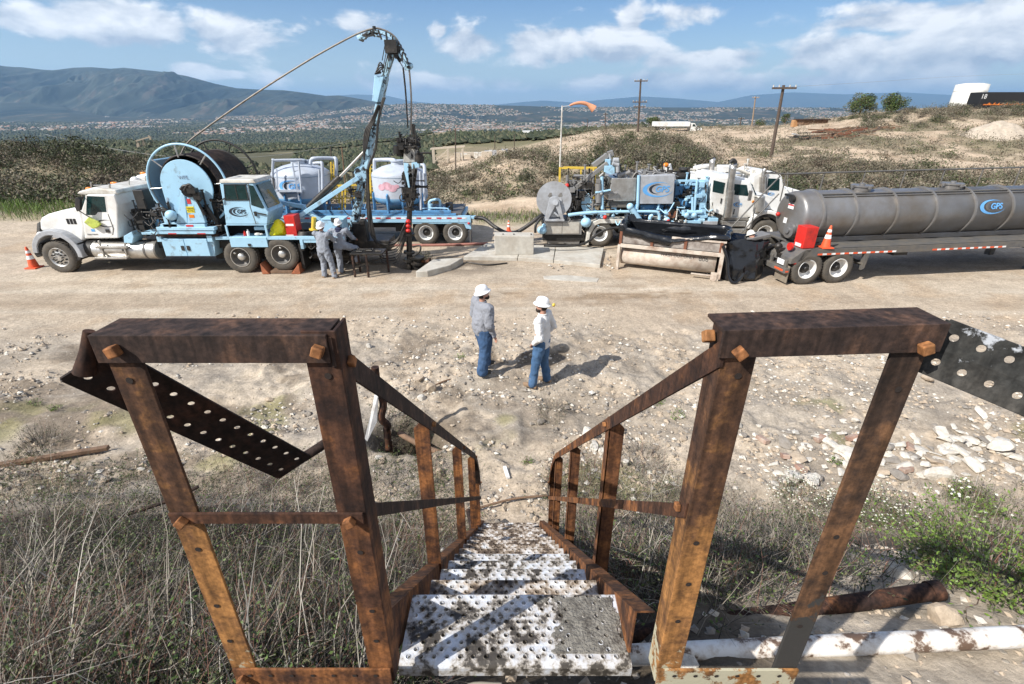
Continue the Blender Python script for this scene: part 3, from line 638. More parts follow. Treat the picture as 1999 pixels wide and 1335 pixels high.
# ---- the flight
ST = thing('metal_staircase', 'steep rusty steel stairway with perforated white treads and angle iron handrails going down', 'staircase', (0, 1, 3.4))
treadm = mat('chipped_white_tread', (.56, .59, .64), .45, var=.08, dirt=(.060, .052, .043), damt=.47, dscale=15, dsharp=.05, bump=.2, bscale=60, halo=(.36, .30, .22))
treadr = mat('rusty_white_tread', (.60, .61, .62), .5, var=.12, dirt=(.070, .050, .035), damt=.52, dscale=13, dsharp=.08, bump=.3, bscale=50, halo=(.36, .25, .14))
crust = mat('dried_mud', (.235, .22, .19), .95, var=.3, scale=30, bump=.8, bscale=120, dirt=(.09, .08, .068), damt=.45, dscale=25)
NT = 16
def tread(i):
    y1 = 1.133+.22*i; z = CZ-1.503-.205*i; first = i == 0; w = .70 if first else .66; cx = .010-.0028*i
    nu, pu = (17, .0395) if first else (16, .0395); nv = 10 if first else 9; pv = .0222
    y0 = y1-nv*pv; b = MB(); seg = 16 if i < 2 else 8
    plate_holes(b, (cx-nu*pu/2-pu/4, y0, z), X_, Y_, Z_, nu, nv, pu, pv, .0068, .010, True, seg, lip=.0035)
    for sx in (-1, 1):                                               # plain margins and downturned lips
        xa = cx+sx*(nu*pu/2-pu*.26); xb = cx+sx*w/2
        b.add([(xa, y0, z-.0008), (xb, y0, z-.0008), (xb, y1, z-.0008), (xa, y1, z-.0008)], [(0, 1, 2, 3) if sx > 0 else (3, 2, 1, 0)])
    prof = [(y0+.001, z), (y0-.010, z-.003), (y0-.016, z-.011), (y0-.017, z-.045), (y0-.004, z-.047)]
    for (ya, za), (yb, zb) in zip(prof, prof[1:]): b.add([(cx-w/2, ya, za), (cx+w/2, ya, za), (cx+w/2, yb, zb), (cx-w/2, yb, zb)], [(3, 2, 1, 0)], True)
    b.add([(cx-w/2, y1, z), (cx+w/2, y1, z), (cx+w/2, y1+.003, z-.035), (cx-w/2, y1+.003, z-.035)], [(0, 1, 2, 3)])
    o = b.build('tread', treadm if i in (0, 2, 3, 4) else treadr, ST)
    if first: o['label'] = 'top tread half crusted with dried grey mud'
    return o
t0 = [tread(i) for i in range(NT)][0]
# mud crust on the right half of the top tread: low uneven cake with the holes still open
def mud_cake():
    nx, ny = 90, 54; xs = np.linspace(-.02, .352, nx); ys = np.linspace(.918, 1.128, ny); X, Y = np.meshgrid(xs, ys)
    m_ = sstep(.02, .16, X-.03+(fbm(X*14, Y*14, 4, 5)-.5)*.30)*sstep(0, .02, Y-.921)*sstep(0, .015, 1.128-Y+(fbm(X*30, Y*30, 2, 8)-.4)*.02)*(1-sstep(.335, .352, X+(fbm(X*20, Y*20, 3, 6)-.5)*.05))
    h = (fbm(X*60, Y*60, 4, 15)*.006+.001); keep = m_ > .5
    for j in range(10):
        for i in range(17):
            cx = .01-17*.0395/2-.0395/4+.0395*(i+.5)+(.0395/2 if j % 2 else 0); cy = 1.133-.222+.0222*(j+.5); keep &= ((X-cx)**2+(Y-cy)**2) > .0066**2 if (i*7+j*3) % 3 == 0 else True
    Z = CZ-1.503+np.where(keep, h, -.004); idx = np.arange(nx*ny).reshape(ny, nx)
    q = np.stack([idx[:-1, :-1], idx[:-1, 1:], idx[1:, 1:], idx[1:, :-1]], -1).reshape(-1, 4); kq = keep.ravel()[q].sum(1) >= 2
    V = np.stack([X, Y, Z], -1).reshape(-1, 3)-np.array(ST.location); tag(npmesh('mud_crust', V, q[kq], crust, parent=t0), kind='stuff')
mud_cake()
SL = .93
for sx in (-1, 1):
    b = MB(); y0, y1 = .925, 4.62; zf = lambda y: CZ-1.325-SL*(y-.956); x = .352*sx
    b.prism([(x, y0, zf(y0)), (x, y1, zf(y1)), (x, y1, zf(y1)-.19), (x, y0, zf(y0)-.19)], (.007*sx, 0, 0))
    b.prism([(x+.0072*sx, y0, zf(y0)), (x+.0072*sx, y1, zf(y1)), (x+.0072*sx, y1, zf(y1)-.008), (x+.0072*sx, y0, zf(y0)-.008)], (.05*sx, 0, 0))
    b.build('stringer', rust_mid, ST, bevel=.001)
    # hand rail, mid rail, posts
    xr = .338*sx if sx < 0 else .398; zr = lambda y: CZ-.38-.896*(y-.82); b = MB()
    w = .062; pts = [(xr, .825, zr(.825)), (xr*.97, 3.50, zr(3.50)), (xr*.968, 3.72, zr(3.72)-.06), (xr*.966, 3.88, zr(3.88)-.17), (xr*.965, 3.98, zr(3.98)-.36)]
    for (a, c) in zip(pts, pts[1:]):
        a, c = Vector(a), Vector(c); b.prism([a, c, c-Z_*w*1.05, a-Z_*w*1.05], (.007*sx, 0, 0)); b.prism([a+X_*.0073*sx, c+X_*.0073*sx, c+X_*.0073*sx-Z_*.007, a+X_*.0073*sx-Z_*.007], (.05*sx, 0, 0))
    b.build('handrail', rust_dark if sx < 0 else rust_mid, ST, bevel=.001)
    zm = lambda y: CZ-.79-.93*(y-.82); b = MB(); a = Vector((xr-.002*sx, .84, zm(.84))); c = Vector((xr*.97-.002*sx, 3.95, zm(3.95)))
    b.prism([a, c, c-Z_*.045, a-Z_*.045], (.006*sx, 0, 0)); b.build('mid_rail', rust_dark if sx < 0 else rust_mid, ST, bevel=.001)
    for y, last in ((1.66, 0), (2.66, 0), (3.55, 0), (3.97, 1)):
        z1 = zr(y)-.03-(.30 if last else 0); z0 = zf(y)-.18; xp = xr*.985+.009*sx; b = MB(); t_ = .007; w = .064
        if sx > 0: b.prism([(xp, y, z0), (xp, y+.062, z0), (xp, y+.062, z1-.02), (xp, y+.045, z1), (xp, y+.015, z1), (xp, y, z1-.02)], (t_, 0, 0))
        b.prism([(xp+sx*.0001, y, z0), (xp+sx*w, y, z0), (xp+sx*w, y, z1-.03), (xp+sx*w*.6, y, z1), (xp+sx*w*.25, y, z1), (xp+sx*.0001, y, z1-.03)], (0, t_, 0))
        b.build('stair_post', rust_warm if sx > 0 else rust_mid, ST, bevel=.001); bolt('bolt', (xr*.985-.0005*sx, y+.03, z1-.028), (-sx, 0, 0), .013, .014, boltm, ST, .5)
bolt('bolt', (.397, .872, CZ-.405), (-1, 0, 0), .0165, .02, boltm, ST, .6); bolt('bolt', (.395, .868, CZ-.845), (-1, 0, 0), .013, .012, boltm, ST, .2)
bolt('bolt', (-.3295, .87, CZ-.46), (1, 0, 0), .014, .014, boltm, ST, .6)
# platform the photographer stands on, with the rails along its sides behind the camera
PL = thing('landing_platform', 'steel landing deck at the head of the stairs, behind the rails', 'platform', (0, 0, 3.5))
b = MB(); b.bx(-.80, .80, -1.25, .80, 3.49, 3.53); b.build('deck', rust_dark, PL)
for x in (-.79, .79):
    for y in (-1.2, .5): b = MB(); b.bx(x-.05, x+.05, y-.05, y+.05, 2.2, 3.488); b.build('leg', rust_dark, PL)
# ------------------------------------------------------------------ stones, pipes and brush near the stairs
def rock_mesh(name, seed, m, flat=.7, sub=2, sharp=.35):
    bm = bmesh.new(); bmesh.ops.create_icosphere(bm, subdivisions=sub, radius=.5); rs = random.Random(seed); cuts = [Vector((rs.gauss(0, 1), rs.gauss(0, 1), rs.gauss(0, 1))).normalized() for _ in range(9)]
    dd = [rs.uniform(.20, .38) for _ in cuts]
    for v in bm.verts:
        for c, d in zip(cuts, dd):
            k = v.co.dot(c)
            if k > d: v.co -= c*(k-d)*(.55+sharp)
        v.co *= 1+.16*mnoise.noise(v.co*3+Vector((seed*3.1, 0, 0)))
        v.co.z *= flat; v.co.x *= rs.uniform(1, 1.0001)
    me = bpy.data.meshes.new(name); bm.to_mesh(me); bm.free(); me.materials.append(m); return me
stone_w = mat('pale_stone', (.60, .57, .51), .9, var=.16, scale=4, bump=.5, bscale=18, dirt=(.40, .33, .25), damt=.4, dsharp=.3)
stone_t = mat('tan_stone', (.44, .36, .27), .92, var=.2, scale=4, bump=.5, bscale=18, dirt=(.29, .22, .16), damt=.4, dsharp=.3)
stone_g = mat('grey_stone', (.27, .245, .215), .92, var=.2, scale=4, bump=.5, bscale=18, dirt=(.16, .13, .10), damt=.4, dsharp=.3)
brickm = mat('old_brick', (.30, .175, .13), .9, var=.2, bump=.4, dirt=(.47, .40, .33), damt=.45, dsharp=.2)
RMS = [[rock_mesh('rock', i+10*k, m, .55+.08*(i % 4)) for i in range(5)] for k, m in enumerate((stone_w, stone_t, stone_g))]
def rock_at(p, size, k, label, group=None, sq=(1, 1, 1), cat='rock', sink=.22):
    o = bpy.data.objects.new('rock', random.choice(RMS[k])); COL.objects.link(o)
    o.location = (p.x, p.y, p.z+size*sq[2]*.5*.55*(1-2*sink)); o.scale = (size*sq[0]*random.uniform(.85, 1.25), size*sq[1]*random.uniform(.8, 1.15), size*sq[2]*random.uniform(.8, 1.15)); o.rotation_euler = (random.uniform(-.25, .25), random.uniform(-.25, .25), random.uniform(0, 6.3))
    return tag(o, label, cat, group)
# single stones that stand out
for u, v, sz, k, lab in ((1945, 880, .46, 0, 'big jagged white rubble block at the far right of the rubble heap'), (1830, 935, .52, 0, 'long flat white slab fragment lying at the right end of the rubble'), (1808, 745, .30, 1, 'rounded tan boulder just below the black perforated plate'),
                         (1835, 850, .34, 0, 'white broken concrete lump right of the blackened post'), (1330, 1300, .16, 0, 'white boulder behind the toe rail at the foot of the flaking inner post'), (1748, 1125, .17, 0, 'smooth pale boulder beside the green shrub above the brown pipe'),
                         (1840, 1215, .19, 1, 'tan boulder under the end of the brown pipe'), (1145, 855, .30, 0, 'white boulder behind the right handrail'), (1160, 875, .22, 0, 'smaller white boulder next to the handrail post'), (1210, 843, .20, 0, 'white stone right of the tallest handrail post'),
                         (822, 781, .22, 0, 'white stone beside the dug pit'), (840, 765, .30, 1, 'tan boulder on the edge of the dug pit'), (818, 745, .24, 1, 'orange tan boulder above the dug pit'), (1055, 828, .20, 2, 'grey stone on the dirt between the handrails'), (1440, 835, .18, 0, 'lone white stone on bare dirt by the flaking inner post'),
                         (1480, 835, .10, 0, 'small white stone on bare sand beside the inner post'), (330, 1320, .12, 0, 'pale stone at the bottom edge under the brush'), (205, 1318, .11, 1, 'tan stone at the bottom left edge under the brush'), (320, 810, .34, 2, 'grey stone slab behind the left outer post')):
    p = RG(u, v)
    if p: rock_at(p, sz, k, lab)
b = MB(); p = RG(1488, 862); rot = Euler((.15, .1, 1.9)).to_matrix(); b.box(p+Vector((0, 0, .03)), (.21, .10, .07), rot)
o = b.build('brick', brickm, None, bevel=.006); tag(o, 'broken red brick lying alone left of the rubble heap', 'brick')
heap_g = 'white rubble heaped on the dirt at the right'; scat_g = 'loose stones scattered over the dirt'
rs = random.Random(5); cnt = 0
while cnt < 165:                                                      # the rubble heap at the right
    u = rs.gauss(1720, 150); v = rs.gauss(890, 38)
    if not (1500 < u < 2040 and 800 < v < 960): continue
    p = RG(u, v)
    if p is None: continue
    random.seed(1000+cnt); k = rs.choice((0, 0, 0, 0, 1, 2)); rock_at(p, rs.choice((rs.uniform(.07, .18), rs.uniform(.12, .34))), k, ('white broken rubble piece in the heap right of the inner post', 'tan rubble piece in the heap right of the inner post', 'grey rubble piece in the heap right of the inner post')[k], heap_g, (1.3, .9, .6), sink=.3); cnt += 1
for i in range(6):
    p = RG(rs.uniform(1530, 1800), rs.uniform(850, 930)); b = MB(); b.box((0, 0, 0), (.17, .10, .07)); random.seed(i)
    if i == 0: bm0 = b.build('brick', brickm, None, bevel=.006); o = bm0
    else: o = bm0.copy(); COL.objects.link(o)
    o.location = p+Vector((0, 0, .05)); o.rotation_euler = (rs.uniform(-.5, .5), rs.uniform(-.5, .5), rs.uniform(0, 6)); tag(o, 'broken red brick among the white rubble at the right', 'brick', 'bricks in the rubble heap')
cnt = 0
while cnt < 175:
    u = rs.uniform(-20, 2020); v = rs.uniform(640, 980)
    p = RG(u, v)
    if p is None or p.y < 4.6: continue
    dn = float(fbm(p.x*.5, p.y*.5, 3, 88))
    if dn < .42+rs.random()*.12: continue
    random.seed(cnt); k = rs.choice((0, 0, 1, 1, 2)); rock_at(p, .035+.16*rs.random()**3.2, k, ('small pale stone scattered on the dirt below the yard', 'small tan stone scattered on the dirt below the yard', 'small grey stone scattered on the dirt below the yard')[k], scat_g); cnt += 1
# gravel: thousands of chips, one mass
def gravel():
    n = 26000; u = RNG.uniform(-40, 2040, n); v = 600+RNG.beta(1.1, 1.5, n)*430; d = np.stack([(u-999.5)/F, CP+(667.5-v)/F*SP, -SP+(667.5-v)/F*CP])
    t = -CZ/d[2]; X = d[0]*t; Y = d[1]*t
    ext = 2600; X = np.concatenate([X, RNG.uniform(-2.2, 3.2, ext)]); Y = np.concatenate([Y, RNG.uniform(.9, 4.6, ext)]); n += ext
    keep = (fbm(X*.7, Y*.7, 4, 33) > .43+.12*RNG.random(n)) | ((Y < 4.8) & (X > .4)); keep &= (Y > .9)&((Y < 11.8+RNG.normal(0, .5, n))|(RNG.random(n) < .05)); X = X[keep]; Y = Y[keep]; n = len(X)
    sz = (.012+.055*RNG.random(n)**3)*np.where(Y < 4.6, .62, 1); Z = gz(X, Y)
    base = np.array([(1, 0, 0), (-1, 0, 0), (0, 1, 0), (0, -1, 0), (0, 0, 1), (0, 0, -.6)], float); fc = np.array([(0, 2, 4), (2, 1, 4), (1, 3, 4), (3, 0, 4), (2, 0, 5), (1, 2, 5), (3, 1, 5), (0, 3, 5)])
    a = RNG.uniform(0, 6.28, n); st = RNG.uniform(.55, 1.2, (n, 6, 3)); st[:, :, 2] *= .65
    P = base[None]*st; ca, sa = np.cos(a)[:, None], np.sin(a)[:, None]; px = P[..., 0]*ca-P[..., 1]*sa; py = P[..., 0]*sa+P[..., 1]*ca
    V = np.stack([X[:, None]+px*sz[:, None], Y[:, None]+py*sz[:, None], Z[:, None]+P[..., 2]*sz[:, None]+sz[:, None]*.2], -1).reshape(-1, 3)
    Fa = (fc[None]+6*np.arange(n)[:, None, None]).reshape(-1, 3); mi = np.repeat(RNG.choice(3, n, p=[.22, .44, .34]), 8)
    tag(npmesh('gravel', V, Fa, [stone_w, stone_t, stone_g], mi), 'loose gravel and chips over the dirt below the yard', 'gravel', kind='stuff')
gravel()
# ---- pipes
b = MB(); P0 = RG(1180, 1215); P1 = RG(1825, 1188)
P0 = Vector((.55, 1.70, gz1(.55, 1.70)+.11)); P1 = Vector((2.26, 1.80, gz1(2.26, 1.80)+.12))
b.cyl(P0, P1, .046, seg=18); b.cyl(P1, P1+(P1-P0).normalized()*.06, .053, seg=18); tag(b.build('pipe', rust_mid), 'brown rusty pipe lying across the slope right of the stairs', 'pipe')
b = MB(); a = Vector((.50, 1.46, gz1(.50, 1.46)+.12)); c = Vector((3.4, 1.49, gz1(3.4, 1.49)+.14)); b.cyl(a, c, .047, seg=20)
whitepipe = mat('chipped_white_pipe', (.74, .73, .70), .5, var=.06, dirt=(.12, .075, .05), damt=.37, dscale=6, dsharp=.03, halo=(.42, .34, .26))
tag(b.build('pipe', whitepipe), 'chipped white pipe lying across the slope at the bottom right', 'pipe')
RP = thing('riser_pipe', 'crooked rusty riser pipe with a torn white wrap, standing in the dug pit', 'pipe', (-2.1, 6.75, -.9))
b = MB(); b.tube([(-2.12, 6.80, -.75), (-2.12, 6.80, .05), (-2.08, 6.75, .22), (-2.15, 6.7, .40), (-2.10, 6.74, .66), (-2.16, 6.76, 1.0), (-2.16, 6.76, 1.32)], .062, 12, 5); b.build('pipe', rust_mid, RP)
b = MB(); b.prism([(-2.20, 6.66, .86), (-2.13, 6.64, .90), (-2.22, 6.66, .35), (-2.42, 6.63, -.02), (-2.45, 6.62, .05), (-2.30, 6.64, .5)], (0, .02, 0)); b.build('torn_wrap', reflw, RP)
b = MB(); b.tube([(-1.95, 6.9, -.05), (-1.4, 6.55, -.1), (-.9, 6.35, -.12)], .05, 8); tag(b.build('log', wood), 'dark log lying in the dug pit beside the riser pipe', 'log')
b = MB(); a = RG(-60, 925); c = RG(215, 880); b.beam(a+Vector((0, 0, .06)), c+Vector((0, 0, .05)), .09, .07); tag(b.build('timber', wood, bevel=.01), 'dark old timber lying on the brush at the left edge', 'timber')
b = MB(); a = RG(330, 1015); b.tube([a+Vector((-.5, -.1, .12)), a+Vector((0, .05, .22)), a+Vector((.3, .2, .3))], .022, 8); tag(b.build('pipe', rust_dark), 'dark rusty pipe poking through the dry brush left of the stairs', 'pipe')
b = MB(); b.tube([(-.62, 3.05, .98+.28), (-.40, 3.6, .75+.2), (-.55, 4.6, .45)], .03, 8); tag(b.build('pipe', rust_dark), 'bent dark pipe half hidden in the brush behind the left handrail', 'pipe')
b = MB(); a = RG(985, 915); c = RG(992, 938); b.beam(a+Vector((0, 0, .03)), c+Vector((0, 0, .03)), .05, .03); tag(b.build('stick', reflw), 'short white stick lying on the dirt at the foot of the stairs', 'stick')
for u, v, L_, ang, lab in ((650, 675, .6, .3, 'dark bark strip lying on the dirt above the pit'), (1000, 985, 1.0, .2, 'thin dark branch lying across the foot of the stairs'), (860, 755, .8, .7, 'dark plank standing crooked beside the dug pit')):
    p = RG(u, v); d = Vector((math.cos(ang), math.sin(ang), .05))*L_/2; b = MB(); b.tube([p-d+Vector((0, 0, .04)), p+Vector((0, .03, .07)), p+d+Vector((0, 0, .04))], .016, 6); tag(b.build('branch', wood), lab, 'branch')
b = MB(); b.tube([(-.32, .80, CZ-1.50), (-.20, .84, CZ-1.62), (-.13, .87, CZ-1.56), (-.03, .86, CZ-1.54)], [.004, .005, .006, .006, .007, .007, .007, .007, .008, .008, .009, .009, .009, .009, .009, .009, .009, .010, .010][:19], 6); tag(b.build('twig', mat('grey_bark', (.26, .23, .19), .9)), 'pale grey twig lying in front of the top tread', 'twig')

# ---- brush
twig_p = mat('dry_twig_pale', (.265, .232, .19), .9, var=.25, scale=2); twig_d = mat('dry_twig_dark', (.040, .033, .027), .9, var=.3, scale=2); twig_r = mat('dry_twig_red', (.17, .085, .06), .85, var=.3)
leaf_g = mat('leaf_green', (.085, .135, .030), .6, var=.3, scale=8); leaf_o = mat('leaf_olive', (.105, .105, .045), .7, var=.3, scale=8); leaf_d = mat('leaf_dark', (.030, .045, .017), .7, var=.3, scale=8)
leaf_y = mat('leaf_fresh', (.14, .22, .035), .55, var=.3, scale=8); petal = mat('white_blossom', (.66, .66, .56), .8, var=.1)
def twig_arrays(bx, by, bz, L_, az, tilt, curl, r, segs=4):
    """curved three-sided twigs; arrays of equal length -> verts, faces"""
    n = len(bx); t = np.linspace(0, 1, segs+1); pts = np.zeros((n, segs+1, 3)); p = np.stack([bx, by, bz], -1); a = az.copy(); tl = tilt.copy(); pts[:, 0] = p
    for i in range(segs):
        st = (L_/segs)[:, None]; d = np.stack([np.cos(a)*np.sin(tl), np.sin(a)*np.sin(tl), np.cos(tl)], -1); p = p+d*st; pts[:, i+1] = p
        tl = tl+curl/segs+RNG.normal(0, .16, n); a = a+RNG.normal(0, .28, n)
    rad = r[:, None]*(1-.72*t[None]); V = np.zeros((n, segs+1, 3, 3))
    for q in range(3):
        an = 2*math.pi*q/3; side = np.stack([-np.sin(az)*math.cos(an), np.cos(az)*math.cos(an), np.full(n, math.sin(an)*.7)], -1)+np.stack([np.cos(az), np.sin(az), np.zeros(n)], -1)*math.sin(an)*.6
        V[:, :, q] = pts+side[:, None]*rad[..., None]
    base = []
    for i in range(segs):
        for q in range(3): base.append((i*3+q, i*3+(q+1) % 3, (i+1)*3+(q+1) % 3, (i+1)*3+q))
    m_ = (segs+1)*3; Fa = (np.array(base)[None]+m_*np.arange(n)[:, None, None]).reshape(-1, 4)
    return V.reshape(-1, 3), Fa, len(base), pts
def leaf_quads(P, size, up=.4):
    n = len(P); a = RNG.uniform(0, 6.28, n); e = RNG.uniform(-.4, 1.2, n); d = np.stack([np.cos(a)*np.cos(e), np.sin(a)*np.cos(e), np.sin(e)], -1)
    s = np.cross(d, RNG.normal(0, 1, (n, 3))); s /= np.linalg.norm(s, axis=1, keepdims=True)+1e-6; sz = size[:, None]
    V = np.stack([P-s*sz*.05, P+d*sz*.5-s*sz*.24, P+d*sz, P+d*sz*.5+s*sz*.24], 1).reshape(-1, 3); return V, np.arange(4*n).reshape(n, 4)
class Cat:
    def __init__(s): s.V = []; s.F = []; s.M = []; s.n = 0
    def add(s, V, Fa, mi): s.V.append(V); s.F.append(Fa+s.n); s.M.append(np.full(len(Fa), mi) if np.isscalar(mi) else mi); s.n += len(V)
    def build(s, name, mats, parent=None): return npmesh(name, np.concatenate(s.V), np.concatenate(s.F), mats, np.concatenate(s.M), parent)
def scatter_px(n, poly_fn):
    """points of the bank drawn evenly over the region of the photograph given by poly_fn(u,v)"""
    out = []
    while len(out) < n:
        u = random.uniform(-60, 2060); v = random.uniform(820, 1420)
        if random.random() > poly_fn(u, v): continue
        d = ray(u, v); ys = _ys; X = d.x/d.y*ys; Z = CZ+d.z/d.y*ys; h = np.where(Z < gz(X, ys))[0]
        if len(h): i = h[0]; out.append((X[i], ys[i], Z[i]))
    return np.array(out)
_ys = np.linspace(.7, 9, 260)
def in_stairs(X, Y): return (np.abs(X-.02) < .44) & (Y < 4.7) & (Y > .6)
def brush(name, n_clump, fn, per, lab, cat, mats, mw, Lr, tiltr, rr, seed, leaves=0, lean=None):
    random.seed(seed); pts = scatter_px(n_clump, fn); C_ = Cat()
    n = n_clump*per; idx = np.repeat(np.arange(n_clump), per); cx, cy = pts[idx, 0], pts[idx, 1]
    sp = .10+.06*pts[idx, 1]*.3; bx = cx+RNG.normal(0, 1, n)*sp; by = cy+RNG.normal(0, 1, n)*sp; ok = ~in_stairs(bx, by); bx, by, idx = bx[ok], by[ok], idx[ok]; n = len(bx)
    bz = gz(bx, by)-.02; cl_az = RNG.uniform(0, 6.28, n_clump); cl_t = RNG.uniform(*tiltr, n_clump)
    if lean is not None: cl_az = lean+RNG.normal(0, .8, n_clump)
    az = cl_az[idx]+RNG.normal(0, .9, n); tl = np.abs(cl_t[idx]+RNG.normal(0, .35, n)); L_ = RNG.uniform(*Lr, n)*RNG.uniform(.6, 1.1, n_clump)[idx]
    V, Fa, k, P = twig_arrays(bx, by, bz, L_, az, tl, RNG.uniform(-.1, .9, n), RNG.uniform(*rr, n))
    tipx = P[:, -1, 0]; tipy = P[:, -1, 1]; bad = in_stairs(tipx, tipy) & (P[:, -1, 2] > CZ-1.503-.93*(tipy-1.13)-.03)
    cm = RNG.choice(len(mw), n_clump, p=mw); tm = np.where(RNG.random(n) < .62, cm[idx], RNG.choice(len(mw), n, p=mw)); green = RNG.random(n_clump) < .55; mi = np.repeat(tm, k); C_.add(V, Fa[~np.repeat(bad, k)], mi[~np.repeat(bad, k)])
    if leaves:
        g = np.where(~bad & (green[idx] | (RNG.random(n) < .12)))[0]; s_ = RNG.choice(g, leaves); t = RNG.uniform(.25, 1, leaves)*(P.shape[1]-1); i0 = np.minimum(t.astype(int), P.shape[1]-2); f = (t-i0)[:, None]
        Q = P[s_, i0]*(1-f)+P[s_, i0+1]*f+RNG.normal(0, .006, (leaves, 3)); V, Fa = leaf_quads(Q, RNG.uniform(.012, .030, leaves)); C_.add(V, Fa, RNG.choice(np.arange(len(mw), len(mats)), leaves))
    return tag(C_.build(name, mats), lab, cat, kind='stuff')
def reg_left(u, v):
    top = np.interp(u, [-60, 0, 180, 330, 430, 560, 700, 820, 930], [900, 860, 850, 890, 875, 890, 880, 865, 930])
    return float(sstep(top+5, top+70, v))*(1 if u < 930 else 0)*(.45 if (u < 330 and v < 930) else 1)
def reg_right(u, v):
    top = np.interp(u, [1080, 1180, 1300, 1420, 1500, 1800, 2000], [900, 905, 930, 960, 985, 960, 950]); bot = np.interp(u, [1080, 1300, 1500, 1620, 1700, 2000], [1185, 1185, 1190, 1160, 1090, 1030])
    return float(sstep(top, top+50, v)*(1-sstep(bot-60, bot+15, v)))*(1 if u > 1075 else 0)
PAL = [twig_p, twig_d, twig_r, leaf_o, leaf_d, leaf_g]
brush('dry_brush', 470, reg_left, 40, 'tangled dry grey brush with sparse green sprigs left of the stairs', 'brush', PAL, [.30, .54, .16], (.22, .62), (.35, 1.25), (.0015, .0032), 3, 62000, lean=.5)
brush('dry_brush', 330, reg_right, 38, 'tangled dry grey brush covering the bank right of the stairs', 'brush', PAL, [.40, .46, .14], (.2, .5), (.3, 1.1), (.0015, .0032), 4, 26000)
brush('dead_branches', 120, lambda u, v: max(reg_left(u, v)*(1 if v > 900 else .3), reg_right(u, v)*.5), 9, 'thicker bleached dead branches lying in the brush beside the stairs', 'dead branches', [twig_p, mat('bleached_twig', (.42, .385, .33), .9, var=.2), twig_d], [.4, .4, .2], (.35, .95), (.5, 1.45), (.0028, .0052), 6)
brush('green_undergrowth', 230, lambda u, v: (reg_left(u, v)*(1.0 if (u > 380 and v > 1000) or v < 960 else .35)), 16, 'small leafed green undergrowth among the dry brush left of the stairs', 'undergrowth', [twig_d, twig_r, leaf_o, leaf_d, leaf_g], [.6, .4], (.12, .36), (.1, .8), (.0015, .0025), 5, 42000)
def shrub_px(name, label, cat, u, v, rad, h, n_tw, n_lf, mats, mw, lsz, seed, group=None, tilt=(.1, 1.0), up=1.0):
    p = RG(u, v); o = thing(name, label, cat, p, 0, group); C1 = Cat(); C2 = Cat(); n = n_tw
    a = RNG.uniform(0, 6.28, n); rr_ = np.sqrt(RNG.random(n))*rad*.55; bx = p.x+np.cos(a)*rr_; by = p.y+np.sin(a)*rr_; bz = gz(bx, by)-.01
    V, Fa, k, P = twig_arrays(bx, by, bz, RNG.uniform(.5, 1.1, n)*h, a+RNG.normal(0, .5, n), RNG.uniform(*tilt, n), RNG.uniform(-.2, .5, n), RNG.uniform(.0018, .0036, n)); C1.add(V-np.array(p), Fa, np.repeat(RNG.choice(len(mw), n, p=mw), k))
    C1.build('stems', mats[0], o)
    s_ = RNG.choice(n, n_lf); t = RNG.uniform(.2, 1, n_lf)*(P.shape[1]-1); i0 = np.minimum(t.astype(int), P.shape[1]-2); f = (t-i0)[:, None]; Q = P[s_, i0]*(1-f)+P[s_, i0+1]*f+RNG.normal(0, .012, (n_lf, 3))
    V, Fa = leaf_quads(Q, RNG.uniform(.6, 1.3, n_lf)*lsz); C2.add(V-np.array(p), Fa, RNG.choice(len(mats[1]), n_lf)); tag(C2.build('foliage', mats[1], o), kind='stuff'); return o, P
def blossoms(o, P, n, r):
    b = MB(); tips = P[np.random.RandomState(1).choice(len(P), n), -1]
    for t in tips: b.ball(t, (r*random.uniform(.7, 1.3), r*random.uniform(.7, 1.3), r*.6), 6, 4)
    tag(b.build('blossom', petal, o), kind='stuff')
for i_, (u_, v_) in enumerate(((760, 835), (800, 850), (735, 850))): pass
S2 = [twig_p, twig_d, twig_r]
shrub_px('shrub', 'bright green leafy shrub at the right edge above the brown pipe', 'shrub', 1935, 1130, .58, .54, 620, 6800, [S2, [leaf_y, leaf_y, leaf_g, leaf_o]], [.4, .35, .25], .028, 1, tilt=(.2, 1.1))
o, P = shrub_px('shrub', 'pale flowering shrub with white blossom behind the blackened outer post', 'shrub', 1700, 1010, .55, .42, 260, 2600, [S2, [leaf_g, leaf_y, leaf_o]], [.5, .3, .2], .024, 2, tilt=(.2, 1.1)); blossoms(o, P, 240, .013)
o, P = shrub_px('shrub', 'white flowering shrub between the flaking inner post and the outer post', 'shrub', 1560, 985, .50, .34, 200, 1500, [S2, [leaf_o, leaf_g]], [.5, .3, .2], .020, 3); blossoms(o, P, 170, .011)
o, P = shrub_px('shrub', 'green shrub with a few white pompom flowers at the right edge', 'shrub', 1890, 990, .42, .32, 170, 2200, [S2, [leaf_g, leaf_o, leaf_y]], [.5, .3, .2], .026, 4); blossoms(o, P, 26, .022)
shrub_px('shrub', 'small grey shrub on the dirt behind the right handrail', 'shrub', 1075, 815, .45, .30, 200, 500, [S2, [leaf_o, leaf_d]], [.5, .4, .1], .02, 5)
shrub_px('shrub', 'dry grey tuft on the dirt right of the tallest handrail post', 'shrub', 1260, 905, .5, .40, 260, 300, [S2, [leaf_o, leaf_d]], [.6, .3, .1], .02, 6)
shrub_px('shrub', 'dark weedy bush in the dug pit beside the riser pipe', 'shrub', 770, 850, .5, .5, 200, 1200, [[twig_d, twig_d, twig_r], [leaf_d, leaf_d, leaf_o]], [.5, .4, .1], .03, 31)
shrub_px('shrub', 'dark dry bush at the left edge beside the old timber', 'shrub', 80, 870, .6, .40, 300, 700, [S2, [leaf_o, leaf_d]], [.45, .45, .1], .024, 7)
shrub_px('shrub', 'leafy green bush in front of the left stair stringer', 'shrub', 640, 1240, .25, .42, 170, 3400, [S2, [leaf_o, leaf_d, leaf_g]], [.2, .4, .4], .016, 8)
